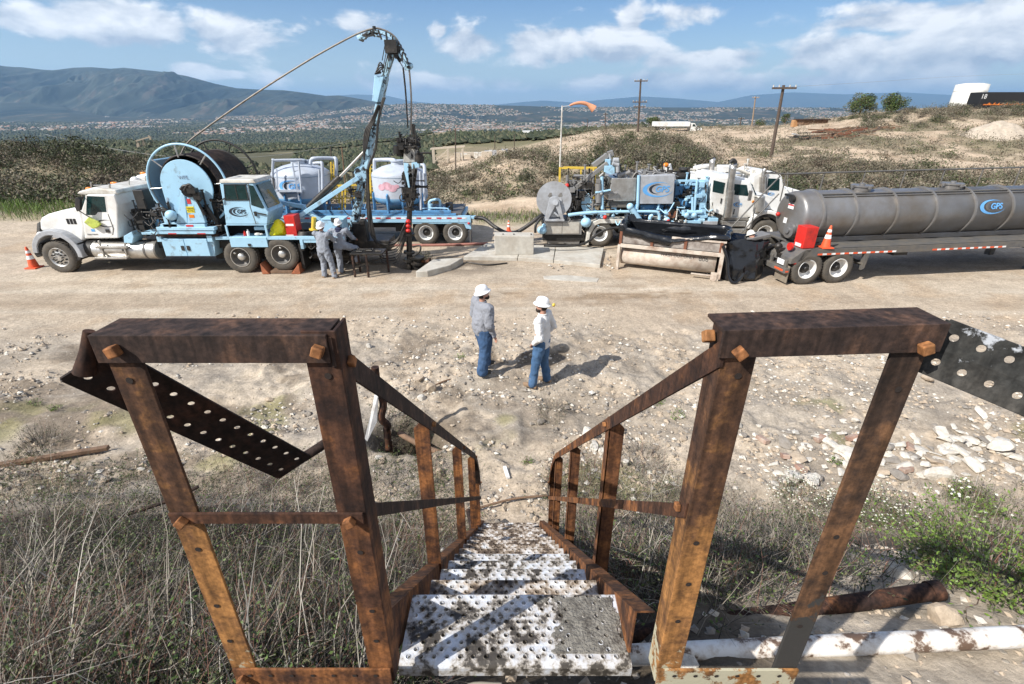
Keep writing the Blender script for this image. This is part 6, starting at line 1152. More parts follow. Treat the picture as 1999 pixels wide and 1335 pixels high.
part(VT, 'exhaust_stack', chrome, lambda b: (b.cyl(S(1488, 374, V2), S(1489, 345, V2), .14, seg=14), b.tube([S(1489, 346, V2), S(1491, 335, V2), S(1494, 330, V2)], .09, 10))); part(VT, 'marker_light', red, lambda b: (b.ball(S(1514, 336, V2+.3), .05),)); part(VT, 'frame', black, lambda b: b.pbox(1310, 415, 1570, 425, V2+.6, 1.2))
for u in (1345, 1380, 1548):
    for yy in (V2+.15, V2+2.2): wheel(VT, (S(u, 420, V2).x, yy, .52), .52, .30, 'white')
# small pipework, valves, hoses and brackets crowding the machinery, too small to pick apart
def clutter(parent, name, m, u0, u1, v0, v1, Y, dp, n, seed, r=(.015, .04)):
    rs = random.Random(seed); b = MB()
    for i in range(n):
        p = S(rs.uniform(u0, u1), rs.uniform(v0, v1), Y+rs.uniform(0, dp)); k = rs.random(); rr = rs.uniform(*r)
        if k < .38:
            ax = rs.choice(((1, 0, 0), (0, 0, 1), (0, 1, 0), (0, 0, 1))); L_2 = rs.uniform(.12, .55); q = p+Vector(ax)*L_2; b.cyl(p, q, rr, seg=7)
            for e in (p, q): b.cyl(e-Vector(ax)*.015, e+Vector(ax)*.015, rr*1.8, seg=8)
        elif k < .58: b.box(p, (rs.uniform(.06, .22), rs.uniform(.06, .2), rs.uniform(.06, .2)))
        elif k < .72: b.ball(p, rr*2.0, 8, 6); b.cyl(p, p+Vector((0, 0, .12)), rr*.6, seg=6); b.torus(p+Vector((0, 0, .12)), (0, 0, 1), rr*1.9, .008, 10, 4)
        else:
            q = p+Vector((rs.uniform(-.5, .5), rs.uniform(-.2, .2), rs.uniform(-.3, .3))); mid = (p+q)/2+Vector((0, -.1, -rs.uniform(.02, .25))); b.tube([p, mid, q], rr*.6, 5, 4)
    return tag(b.build(name, m, parent), kind='stuff')
clutter(PT, 'small_fittings', grease, 1108, 1185, 342, 425, PY+.05, .8, 85, 1); clutter(PT, 'small_fittings', steel, 1108, 1190, 340, 430, PY+.0, .7, 55, 2); clutter(PT, 'small_pipework', blue, 1165, 1300, 404, 436, PY-.05, .5, 34, 3, (.02, .045)); clutter(PT, 'small_fittings', grease, 1195, 1400, 404, 446, PY+.05, .6, 90, 4)
clutter(PT, 'small_fittings', grease, 1318, 1380, 352, 430, PY+.05, .8, 75, 5); clutter(PT, 'small_pipework', blue, 1316, 1382, 354, 440, PY+.0, .5, 40, 6, (.02, .05)); clutter(PT, 'top_hoses', hosem, 1196, 1320, 332, 347, PY+.3, .9, 40, 7, (.02, .04)); clutter(PT, 'small_pipework', dwhite, 1270, 1330, 425, 448, PY-.1, .3, 22, 8, (.02, .04))
clutter(PT, 'top_pipework', steel, 1205, 1300, 335, 346, PY+.3, 1.0, 26, 9, (.02, .05))
clutter(CT, 'small_fittings', grease, 395, 430, 385, 455, Y0+.05, .6, 50, 11); clutter(CT, 'small_fittings', grease, 590, 700, 462, 500, Y0+.05, .9, 70, 12); clutter(CT, 'hydraulic_lines', hosem, 300, 345, 405, 445, Y0-.12, .3, 30, 13, (.015, .03)); clutter(CT, 'small_fittings', black, 258, 300, 400, 455, Y0+.2, .5, 30, 14)
clutter(CR, 'hydraulic_lines', hosem, 684, 712, 345, 455, KY-.12, .3, 40, 15, (.015, .03)); clutter(IJ, 'small_fittings', grease, 778, 824, 268, 300, KY-.2, .6, 46, 16); clutter(IJ, 'small_fittings', grease, 786, 814, 330, 400, KY-.2, .5, 46, 17); clutter(TT, 'small_fittings', dgrey, 520, 545, 345, 412, TY+.2, .5, 24, 18); clutter(TT, 'deck_fittings', dblue, 545, 880, 402, 412, TY+.2, 1.6, 46, 19)
clutter(VT, 'small_fittings', dwhite, 1330, 1480, 328, 342, V2+.3, .8, 30, 20)
# ------------------------------------------------------------------ tanker trailer at the right (yawed)
KA = math.atan2(15.56-14.47, 16.5-9.0)
TK = thing('tanker_trailer', 'long grey steel tanker trailer with ribbed tank and orange white reflectors, at the right', 'trailer', (9.0, 14.55, 0), KA)
kx = lambda x, y, z: Vector((x, y, z))
L_ = 10.6
def lpart(p, name, m, fn, bevel=0, **k):
    b = MB(); fn(b); return b.build(name, m, p, bevel, local=True, **k)
TRD, TZ, TYC = .74, 1.93, 1.22
tank = lpart(TK, 'tank', tanksteel, lambda b: b.lathe((0, TYC, TZ), (1, 0, 0), [(.02, 0), (.0, TRD*.5), (.02, TRD*.85), (.07, TRD*.97), (.16, TRD), (L_, TRD), (L_+.1, 0)], 56))
for x in (.62, 1.75, 3.15, 4.55, 5.95, 7.35, 8.75, 10.1): lpart(tank, 'rib', tanksteel, lambda b: b.lathe((x, TYC, TZ), (1, 0, 0), [(-.035, TRD), (-.03, TRD+.05), (.03, TRD+.05), (.035, TRD)], 48, False))
lpart(tank, 'top_pipe', dgrey, lambda b: (b.cyl((.6, TYC-.36, TZ+TRD-.06), (L_, TYC-.36, TZ+TRD-.06), .022), b.cyl((.6, TYC-.44, TZ+TRD-.12), (L_, TYC-.44, TZ+TRD-.12), .018)))
for x in (2.3, 5.6): lpart(tank, 'hatch', tanksteel, lambda b: (b.cyl((x, TYC, TZ+TRD-.03), (x, TYC, TZ+TRD+.10), .27, seg=22), b.cyl((x, TYC, TZ+TRD+.10), (x, TYC, TZ+TRD+.14), .31, seg=22), b.cyl((x, TYC, TZ+TRD+.14), (x, TYC, TZ+TRD+.2), .08), [b.box((x+math.cos(t)*.32, TYC+math.sin(t)*.32, TZ+TRD+.10), (.08, .08, .10)) for t in (0, 1.57, 3.14, 4.71)]), .008)
def tkwrap(xc, ang): return lambda x, y, z: Vector(TK.matrix_world_l @ Vector((xc+x, TYC-math.cos(ang+y/TRD)*(TRD+.008+z), TZ+math.sin(ang+y/TRD)*(TRD+.008+z))))
class _W: pass
MW = Matrix.Translation(TK.location) @ Matrix.Rotation(KA, 4, 'Z')
tkwrap = lambda xc, ang: (lambda x, y, z: MW @ Vector((xc+x, TYC-math.cos(ang+y/TRD)*(TRD+.008+z), TZ+math.sin(ang+y/TRD)*(TRD+.008+z))))
gps_logo(tank, tkwrap(6.58, .30), .95, (decal_b, dgrey, decal_b))
lpart(tank, 'end_hatch', tanksteel, lambda b: (b.cyl((-.01, TYC-.25, TZ-.42), (-.10, TYC-.25, TZ-.42), .24, seg=20), b.cyl((-.1, TYC-.25, TZ-.42), (-.15, TYC-.25, TZ-.42), .10)), .008); lpart(tank, 'vent_valve', red, lambda b: b.ball((-.06, TYC+.45, TZ-.05), .07)); lpart(tank, 'end_fitting', black, lambda b: (b.cyl((-.03, TYC-.05, TZ+.52), (-.10, TYC-.05, TZ+.52), .11), b.box((-.05, TYC+.15, TZ+.6), (.1, .3, .06))))
lpart(tank, 'warning_label', decal_w, lambda b: b.box((-.015, TYC-.02, TZ+.28), (.008, .26, .15))); lpart(tank, 'warning_label', decal_w, lambda b: b.box((-.015, TYC+.1, TZ-.18), (.008, .16, .17))); lpart(tank, 'warning_label', decal_r, lambda b: b.box((-.021, TYC-.02, TZ+.32), (.006, .26, .04)))
lpart(TK, 'end_skirt', tanksteel, lambda b: b.bx(.2, L_, TYC-.45, TYC+.45, 1.14, 1.3), .02)
# deck, side rail, reflectors
lpart(TK, 'deck', dgrey, lambda b: (b.bx(.1, L_, .02, 2.4, 1.08, 1.13), b.prism([(-.10, 0, 1.13), (L_, 0, 1.13), (L_, 0, .92), (.35, 0, .92), (.15, 0, .78), (-.22, 0, .70), (-.30, 0, .70)], (0, .08, 0)), b.bx(.4, L_, .5, .8, .82, 1.06), b.bx(.4, L_, 1.6, 1.9, .82, 1.06)), .008)
lpart(TK, 'bogie_fairing', dgrey, lambda b: b.prism([(-.12, 0, 1.125), (.12, 0, 1.125), (-.10, 0, .80), (-.32, 0, .72), (-.50, 0, .70), (-.48, 0, .86)], (0, 1.1, 0)), .01)
for k in range(9):
    for x0, n in ((.35, 10), (4.35, 9)):
        if k < n: lpart(TK, 'reflector', orange, lambda b: b.bx(x0+k*.30, x0+k*.30+.16, -.008, .0, .945, .995)); lpart(TK, 'reflector', reflw, lambda b: b.bx(x0+k*.30+.161, x0+k*.30+.299, -.008, .0, .945, .995))
lpart(TK, 'rear_bumper', dgrey, lambda b: (b.bx(-.62, -.45, .0, 1.0, .40, .56), b.bx(-.56, -.48, .1, .2, .5, .8), b.bx(-.56, -.48, .8, .9, .5, .8)), .012); lpart(TK, 'reflector', orange, lambda b: b.bx(-.6, -.5, -.006, .0, .44, .49)); lpart(TK, 'bumper_reflector', orange, lambda b: (b.bx(-.627, -.62, .1, .5, .45, .51),))
lpart(TK, 'plate', reflw, lambda b: b.box((-.53, .40, .68), (.01, .32, .16)))
for y in (.10, .26, .05): lpart(TK, 'tail_light', red, lambda b: b.cyl((-.40 if y > .06 else -.30, y, .80 if y > .06 else .72), (-.46 if y > .06 else -.34, y, .80 if y > .06 else .72), .05, seg=12))
lpart(TK, 'mudflap', mat('dusty_mudflap', (.20, .17, .13), .9, var=.2), lambda b: b.bx(-.47, -.45, .02, .62, .08, .62))
for x, yy in ((.15, .15), (1.22, .15), (.15, 2.2), (1.22, 2.2)): wheel(TK, MW @ Vector((x, yy, .50)), .50, .30, 'white')
lpart(TK, 'axle', grease, lambda b: (b.cyl((.15, .2, .5), (.15, 2.2, .5), .08), b.cyl((1.22, .2, .5), (1.22, 2.2, .5), .08), b.bx(0, 1.4, .75, .95, .55, .82)), .01)
lpart(TK, 'support_leg', dgrey, lambda b: (b.prism([(1.98, 0, .92), (2.15, 0, .92), (2.12, 0, .45), (2.02, 0, .40)], (0, .1, 0)), b.prism([(1.95, .05, .6), (2.1, .05, .65), (2.1, .05, .5)], (0, .5, 0))), .006)
lpart(TK, 'landing_gear', dgrey, lambda b: (b.bx(8.95, 9.15, .35, .55, .12, .95), b.bx(8.6, 9.15, .3, .4, .7, .95), b.cyl((9.05, .45, .03), (9.05, .45, .16), .22, .10, 14), b.bx(8.95, 9.15, 1.8, 2.0, .12, .95), b.beam((8.3, .4, .95), (8.9, .45, .4), .06, .06)), .01)
lpart(TK, 'underframe', black, lambda b: (b.bx(8.2, 9.6, .3, 2.1, .80, .95), b.bx(3.1, 3.6, .1, .5, .80, .93), [b.beam((3.2+.55*i, .3, .92), (3.0+.55*i, 1.2, .65), .03, .03) for i in range(5)]), .01)
lpart(TK, 'walkway_rail', dgrey, lambda b: (b.tube([(-1.55, 2.0, 1.25), (-.05, 2.0, TZ+TRD+.35), (.2, 2.0, TZ+TRD+.42), (L_, 2.0, TZ+TRD+.50)], .026, 8, 3), b.tube([(-1.2, 2.0, 1.0), (.05, 2.0, TZ+TRD-.2)], .022, 8), [b.cyl((x, 2.0, TZ+.3), (x, 2.0, TZ+TRD+.42+.008*x), .02) for x in (.15, 1.5, 3.0, 4.5, 6.0, 7.5, 9.0)], b.cyl((-.7, 2.0, 1.05), (-.7, 2.0, 2.05), .02)))
lpart(TK, 'rear_valves', grease, lambda b: (b.cyl((-.25, .7, .95), (-.5, .7, .95), .08), b.ball((-.35, .9, 1.02), .12), b.cyl((-.3, 1.1, 1.0), (-.7, 1.1, .85), .06), b.box((-.35, .6, .82), (.3, .2, .14)), b.cyl((-.2, 1.3, .9), (-.55, 1.3, .9), .09))); lpart(TK, 'valve_wheel', red, lambda b: b.cyl((-.34, .35, 1.16), (-.40, .35, 1.16), .12, seg=16), .01); lpart(TK, 'ramp_plate', steel, lambda b: b.prism([(-.35, 1.4, 1.30), (-1.25, 1.4, 1.12), (-1.2, 1.4, 1.05), (-.3, 1.4, 1.2)], (0, .5, 0)), .01)
RB = thing('cabinet', 'red steel box standing on the rear corner of the tanker trailer', 'box', MW @ Vector((.02, .3, 1.135))); part(RB, 'body', red, lambda b: b.box(MW @ Vector((.06, .32, 1.46)), (.40, .42, .64), Matrix.Rotation(KA, 3, 'Z')), .012); part(RB, 'paper_label', decal_w, lambda b: b.box(MW @ Vector((-.148, .32, 1.22)), (.008, .26, .1), Matrix.Rotation(KA, 3, 'Z')))
def cone(p, h, label):
    o = thing('traffic_cone', label, 'cone', p); s_ = h/.7; x, y, z = p
    part(o, 'base', orange, lambda b: b.box((x, y, z+.02*s_), (.36*s_, .36*s_, .04*s_)), .01)
    part(o, 'body', orange, lambda b: b.lathe(p, (0, 0, 1), [(.04*s_, .14*s_), (.68*s_, .032*s_), (.70*s_, .02*s_), (.70*s_, 0)], 20))
    for a, c in ((.30, .42), (.50, .58)): rr = lambda q: (.14-.108*(q-.04)/.64)*s_+.003; part(o, 'collar', reflw, lambda b: b.lathe(p, (0, 0, 1), [(a*s_, rr(a)), (c*s_, rr(c))], 20))
    return o
cone(MW @ Vector((.66, .14, 1.135)), .68, 'traffic cone standing on the tanker trailer deck beside the red box')
p = G(68, 523); cone(Vector((p.x, p.y, gz1(p.x, p.y))), .74, 'traffic cone on the ground in front of the white reel truck cab')
p = G(993, 452); cone(Vector((p.x, p.y, gz1(p.x, p.y))), .5, 'small traffic cone on the dirt behind the concrete block')
# ------------------------------------------------------------------ washout bin with black liner
BA = math.atan2(14.94-16.25, 6.64-3.57)
WB = thing('washout_bin', 'rusty cream washout bin lined with black plastic sheet, standing on the dirt', 'skip bin', (3.57, 16.25, 0), BA)
binm = mat('rusty_cream_paint', (.52, .46, .39), .75, var=.12, dirt=(.20, .095, .05), damt=.36, dscale=2.6, dsharp=.22); rustp = mat('rusty_post', (.17, .065, .035), .85, var=.3); BL = 3.35
lpart(WB, 'belly', binm, lambda b: b.lathe((.10, .42, .46), (1, 0, 0), [(0, 0), (0, .33), (BL-.3, .33), (BL-.3, 0)], 36), 0)
lpart(WB, 'frame', binm, lambda b: (b.bx(.0, .09, -.02, .12, 0, .84), b.bx(.0, BL, -.01, .10, .78, .86), b.bx(BL-.12, BL, -.02, .14, .06, 1.12), b.bx(.09, BL-.12, .0, .05, .86, .90), b.bx(0, BL, .9, 1.0, .2, .3), b.bx(0, .1, .8, 1.5, 0, .8), b.bx(BL-.3, BL-.05, -.02, .2, .0, .22), b.cyl((BL-.2, -.05, .09), (BL-.2, .1, .09), .10), b.bx(BL-.9, BL-.25, -.02, .05, .13, .17)), .008)
lpart(WB, 'side_panel', mat('dull_bin_side', (.34, .31, .28), .8, var=.15, dirt=(.12, .09, .075), damt=.5, dscale=1.8, dsharp=.15), lambda b: (b.bx(.09, BL-.1, .10, .14, .90, 1.20), b.bx(.05, BL, 1.42, 1.46, .8, 1.35), b.bx(.05, .09, .12, 1.44, .8, 1.3), b.bx(BL-.09, BL-.05, .14, 1.44, .5, 1.25), b.bx(.1, BL-.1, .12, 1.44, .76, .80)), .005)
for x in (.02, 1.05, 2.1, BL-.18): lpart(WB, 'upright', rustp, lambda b: b.bx(x, x+.09, .05, .105, .86, 1.22 if x > .1 else 1.3), .006)
lpart(WB, 'top_edge', binm, lambda b: b.bx(1.7, BL, .06, .16, 1.2, 1.26), .006)
lettering('WASH OUT ONLY', .13, lambda x, y, z: (Matrix.Translation(WB.location) @ Matrix.Rotation(BA, 4, 'Z')) @ Vector((1.95+x, .42-math.cos(.55+y/.33)*.337, .46+math.sin(.55+y/.33)*.337)), decal_k, WB); lettering('806', .20, lambda x, y, z: (Matrix.Translation(WB.location) @ Matrix.Rotation(BA, 4, 'Z')) @ Vector((2.76+x, .42-math.cos(.5+y/.33)*.338, .46+math.sin(.5+y/.33)*.338)), dgrey, WB)
def sheet(name, P, m, parent=None, thick=.006, seed=3, amp=.05, fr=3.0):
    """crumpled plastic: grid of points P[j][i] displaced by folds"""
    h = len(P); w = len(P[0]); b = MB(); vs = []
    for j in range(h):
        for i in range(w):
            p = Vector(P[j][i]); n = mnoise.noise_vector(p*fr+Vector((seed, 0, 0))); n2 = mnoise.noise_vector(p*fr*2.7+Vector((0, seed, 0))); vs.append(p+n*amp+n2*amp*.5)
    b.add(vs, [(j*w+i, j*w+i+1, (j+1)*w+i+1, (j+1)*w+i) for j in range(h-1) for i in range(w-1)], True); o = b.build(name, m, parent, local=parent is not None); md = o.modifiers.new('thick', 'SOLIDIFY'); md.thickness = thick; return o
def liner_pts():
    rows = []
    loop = [(.0, .08), (.5, .07), (1.2, .07), (1.9, .08), (2.6, .08), (BL-.05, .10), (BL+.03, .7), (BL-.0, 1.42), (2.4, 1.48), (1.2, 1.48), (.05, 1.46), (.0, .8), (.0, .08)]
    L2 = spline([(x, y, 0) for x, y in loop], 8)
    for q, (dz, ins) in enumerate(((-.16, -.05), (-.10, -.06), (-.03, -.05), (.05, -.01), (.07, .05), (.0, .10), (-.2, .14), (-.34, .18))):
        row = []
        for k, p in enumerate(L2):
            cx, cy = BL/2, .75; d = Vector((cx-p.x, cy-p.y, 0)); d.normalize(); front = 1 if p.y < .3 else 0
            sag = (.10*math.sin(p.x*2.2+1)-.10 if front else .30)
            if front and p.x > 1.7 and dz < 0: dz2 = dz*.3
            else: dz2 = dz*(1.2 if front else .8)
            row.append(p+d*ins+Vector((0, 0, 1.36+dz2+(sag if front else .06)+(.14 if p.x < .15 else 0)))) 
        rows.append(row)
    return rows
sheet('liner', liner_pts(), plastic, WB, amp=.04); sheet('liner', [[(.08+i/20*(BL-.16), .2+j/8*1.15, 1.02+.05*math.sin(i*.9+j)) for i in range(21)] for j in range(9)], plastic, WB, amp=.05, seed=5)
lpart(WB, 'liner', plastic, lambda b: (b.bx(.10, BL-.1, 1.37, 1.41, .9, 1.40), b.bx(.10, .13, .2, 1.4, .9, 1.34), b.bx(BL-.13, BL-.10, .2, 1.4, .9, 1.28)), .01)
# the loose plastic sheet hanging by the tanker
TPc = G(1418, 548); TPd = G(1512, 545)
b_rows = []
for j in range(16):
    t = j/15; row = []
    for i in range(30):
        s = i/29; x = 6.62+s*1.55; bulge = math.sin(s*math.pi)*.42*(.3+t); top = 1.28+.04*math.sin(s*5)-.10*(1-s)
        z = top*(1-t)+.02; row.append((x+(.10*(t-.4) if s < .5 else -.05*t), 15.35-bulge+.35*s*0-.10*math.sin(s*9)*t, z))
    b_rows.append(row)
TP = sheet('plastic_sheet', b_rows, plastic, amp=.07, fr=2.4); tag(TP, 'black plastic sheet hanging to the ground between washout bin and tanker', 'plastic sheet')
b_rows = [[(6.60+i/19*1.6, 15.3+j/9*.9-.08*math.sin(i/19*3.1), 1.27-.16*math.sin(j/9*3.1)) for i in range(20)] for j in range(10)]
tag(sheet('plastic_sheet', b_rows, plastic, amp=.05, seed=9), 'black plastic sheet stretched flat over the gap beside the bin', 'plastic sheet')
b = MB(); b.tube([(6.55, 14.95, 1.15), (6.72, 14.86, .75), (6.80, 14.72, .25), (6.95, 14.62, .06), (7.15, 14.70, .12), (7.3, 14.8, .3)], .05, 10); tag(b.build('hose', plastic), 'thick black hose hanging down at the right end of the bin', 'hose')
# ------------------------------------------------------------------ concrete, hoses, bench
CB = G(1006, 494); CB.y = 17.9; X0, X1 = S(966, 480, 17.6).x, S(1042, 480, 17.6).x
b = MB(); b.prism([(X0, 17.6, .13), (X1, 17.6, .13), (X1, 17.6, .82), (X0-.02, 17.6, .84)], (0, .62, 0)); cbk = b.build('concrete_block', concrete, bevel=.02); tag(cbk, 'pale concrete block standing on the cracked concrete slab', 'concrete block')
for u in (982, 1003, 1037): part(cbk, 'lifting_pin', dgrey, lambda b: b.cyl(S(u, 462, 17.8), S(u, 456, 17.8), .03))
SLB = thing('concrete_slab', 'low cracked concrete slab on the dirt under the pale block', 'slab', (0, 17, 0))
segs = [((905, 511), (1010, 513), (1018, 487), (950, 484)), ((1011, 513), (1080, 518), (1084, 490), (1020, 487)), ((1081, 518), (1171, 527), (1178, 494), (1086, 490))]
for q in segs: part(SLB, 'slab_piece', concrete, lambda b: b.prism([G(u, v-3.5)+Vector((0, 0, .13-.0+.006*random.random())) for u, v in q], (0, 0, -.3)), .015)
b = MB(); b.prism([G(u, v)+Vector((0, 0, .03)) for u, v in ((1060, 540), (1105, 538), (1170, 544), (1165, 552), (1100, 549), (1062, 546))], (0, 0, -.1)); tag(b.build('concrete_slab', concrete, bevel=.01), 'buried flat strip of concrete in the dirt in front of the cracked slab', 'slab')
b = MB(); b.prism([G(u, v)+Vector((0, 0, .20)) for u, v in ((812, 541), (845, 517), (868, 515), (905, 513), (880, 528), (835, 540))], (0, 0, -.3)); tag(b.build('concrete_slab', concrete, bevel=.03), 'broken concrete ledge at the edge of the well cellar', 'slab')
random.seed(31)
for i in range(34):
    u, v = (random.gauss(1188, 7), random.gauss(512, 10)) if i < 18 else ((random.gauss(1090, 10), random.gauss(523, 3)) if i < 27 else (random.gauss(955, 9), random.gauss(487, 4)))
    p = G(u, v); rock_at(p, random.uniform(.06, .15), random.choice((0, 2, 1)), ('small stone in the rubble at the right end of the cracked slab' if i < 18 else 'small stone in the rubble on the slab edge' if i < 27 else 'small stone in the debris left of the concrete block'), 'rubble on the cracked slab')
b = MB(); b.tube([S(927, 425, 20.5), S(945, 427, 20.3), S(965, 442, 19.9), S(985, 453, 19.6), S(1000, 455.5, 19.3), S(1015, 450, 19.2), S(1035, 437, 19.2), S(1052, 424, 19.3), S(1060, 419, 19.4)], .075, 12, 6); tag(b.build('hose', hosem), 'thick dark hose sagging from the blue trailer to the pump truck', 'hose')
b = MB(); b.tube([S(1045, 454, 18.9), S(1046, 440, 18.9), S(1054, 428, 19), S(1060, 424, 19.2)], .05, 8); tag(b.build('hose', hosem), 'short hose hanging from the rear of the pump truck', 'hose')
b = MB(); b.tube([G(700, 483)+Vector((0, 0, .05)), G(780, 481)+Vector((0, 0, .05)), G(860, 481)+Vector((0, 0, .06)), G(952, 478)+Vector((0, 0, .06))], .055, 8); tag(b.build('pipe', mat('red_iron_pipe', (.30, .13, .10), .7, var=.25)), 'red pipe lying along the dirt below the blue trailer', 'pipe')
b = MB(); b.tube([S(1260, 440, 18.9), S(1225, 444, 18.8), S(1190, 446, 18.7), S(1165, 458, 18.6), S(1150, 470, 18.4), S(1130, 478, 18.2), S(1095, 480, 18.1), S(1062, 479, 18.2)], .05, 8); tag(b.build('hose', hosem), 'black hose running from the bin past the pump truck wheel to the slab', 'hose')
b = MB(); b.tube([G(1100, 482)+Vector((0, 0, .16)), G(1130, 488)+Vector((0, 0, .15)), G(1160, 490)+Vector((0, 0, .15)), G(1178, 489)+Vector((0, 0, .15))], .02, 6); tag(b.build('cable', hosem), 'thin black cable lying on the concrete slab', 'cable')
b = MB(); b.tube([G(910, 513)+Vector((0, 0, .03)), G(950, 518)+Vector((0, 0, .02)), G(990, 515)+Vector((0, 0, .03))], .03, 6); tag(b.build('pipe', grease), 'dark pipe lying in front of the concrete slab', 'pipe')
BN = thing('bench', 'dark steel work bench standing beside the well', 'bench', G(715, 548)); Yb = 15.35; tz = .80
xa, xb = S(688, 520, Yb).x, S(747, 520, Yb).x
part(BN, 'bench_top', grease, lambda b: b.bx(xa-.03, xb+.03, Yb-.02, Yb+.62, tz-.06, tz), .008)
for x, y in ((xa, Yb), (xb, Yb+.55), (xa+.02, Yb+.55), (xa+.45, Yb-.02)): part(BN, 'leg', rust_dark, lambda b: b.beam((x+.03, y+.03, 0), (x+.03, y+.03, tz-.06), .06, .06))
part(BN, 'brace', grease, lambda b: (b.beam((xa, Yb+.3, .25), (xb, Yb+.3, .6), .04, .04), b.beam((xa, Yb+.55, .3), (xb, Yb+.55, .3), .04, .04)))
for i, (dx, dy, s_) in enumerate(((.2, .2, .10), (.5, .3, .13), (.8, .25, .09))):
    b = MB(); b.box((xa+dx, Yb+dy, tz+s_*.3), (s_*1.6, s_, s_*.6)); b.cyl((xa+dx-.05, Yb+dy-.05, tz+.02), (xa+dx+.14, Yb+dy-.08, tz+.03), .02); tag(b.build('tool', grease, bevel=.01), ('left oily tool on the work bench', 'middle oily tool block on the work bench', 'right oily tool on the work bench')[i], 'tool')
CBX = thing('wellhead', 'dark oily wellhead in its cellar under the injector', 'wellhead', (-3.0, 16.8, -.4)); part(CBX, 'casing', grease, lambda b: (b.cyl((-3.35, 16.9, -.5), (-3.35, 16.9, .25), .16), b.cyl((-3.35, 16.9, .2), (-3.35, 16.9, .26), .26), b.cyl((-3.35, 16.9, .0), (-3.35, 16.9, .06), .26))); part(CBX, 'side_valve', rust_mid, lambda b: (b.cyl((-3.35, 16.9, .1), (-2.9, 16.8, .1), .07), b.cyl((-2.95, 16.80, .1), (-2.9, 16.79, .1), .14)))
for i, (u, v) in enumerate(((820, 512), (836, 520), (812, 524), (828, 506))): shrub_px('shrub', 'dark weedy tuft growing at the edge of the well cellar', 'shrub', u, v, .35, .38, 60, 160, [S2, [leaf_o, leaf_d]], [.5, .4, .1], .05, 40+i, 'weeds at the well cellar')
# ------------------------------------------------------------------ people
skin = mat('skin', (.45, .24, .17), .6, var=.08); hairm = mat('dark_hair', (.025, .016, .011), .8); hatm = mat('white_hard_hat', (.82, .82, .82), .3, var=.02); eyem = mat('eye_dark', (.02, .015, .012), .3)
def eloft(b, secs, seg=18):
    vs = []; fs = []
    for c, rx, ry in secs:
        for q in range(seg):
            t = 2*math.pi*q/seg; vs.append(Vector(c)+Vector((rx*math.cos(t), ry*math.sin(t), 0)))
    for i in range(len(secs)-1):
        for q in range(seg): fs.append((i*seg+q, i*seg+(q+1) % seg, (i+1)*seg+(q+1) % seg, (i+1)*seg+q))
    fs += [list(range(seg-1, -1, -1)), [(len(secs)-1)*seg+q for q in range(seg)]]; b.add(vs, fs, True)
def limb(b, pts, rs):
    pts = [Vector(p) for p in pts]
    b.loft(pts, rs, 14)
    for p, r in zip(pts, rs): b.ball(p, r, 12, 8)
def fuse(o, vox, smooth=3, wr=0, ws=.09):
    md = o.modifiers.new('r', 'REMESH'); md.mode = 'VOXEL'; md.voxel_size = vox; md.use_smooth_shade = True
    s_ = o.modifiers.new('s', 'SMOOTH'); s_.factor = .5; s_.iterations = smooth
    if wr:
        tx = bpy.data.textures.new('folds', 'CLOUDS'); tx.noise_scale = ws; tx.noise_depth = 3; d = o.modifiers.new('d', 'DISPLACE'); d.texture = tx; d.strength = wr; d.mid_level = .5
    bpy.context.view_layer.update(); me = bpy.data.meshes.new_from_object(o.evaluated_get(bpy.context.evaluated_depsgraph_get())); o.modifiers.clear(); old = o.data; o.data = me; bpy.data.meshes.remove(old)
    me.polygons.foreach_set('use_smooth', [True]*len(me.polygons)); return o
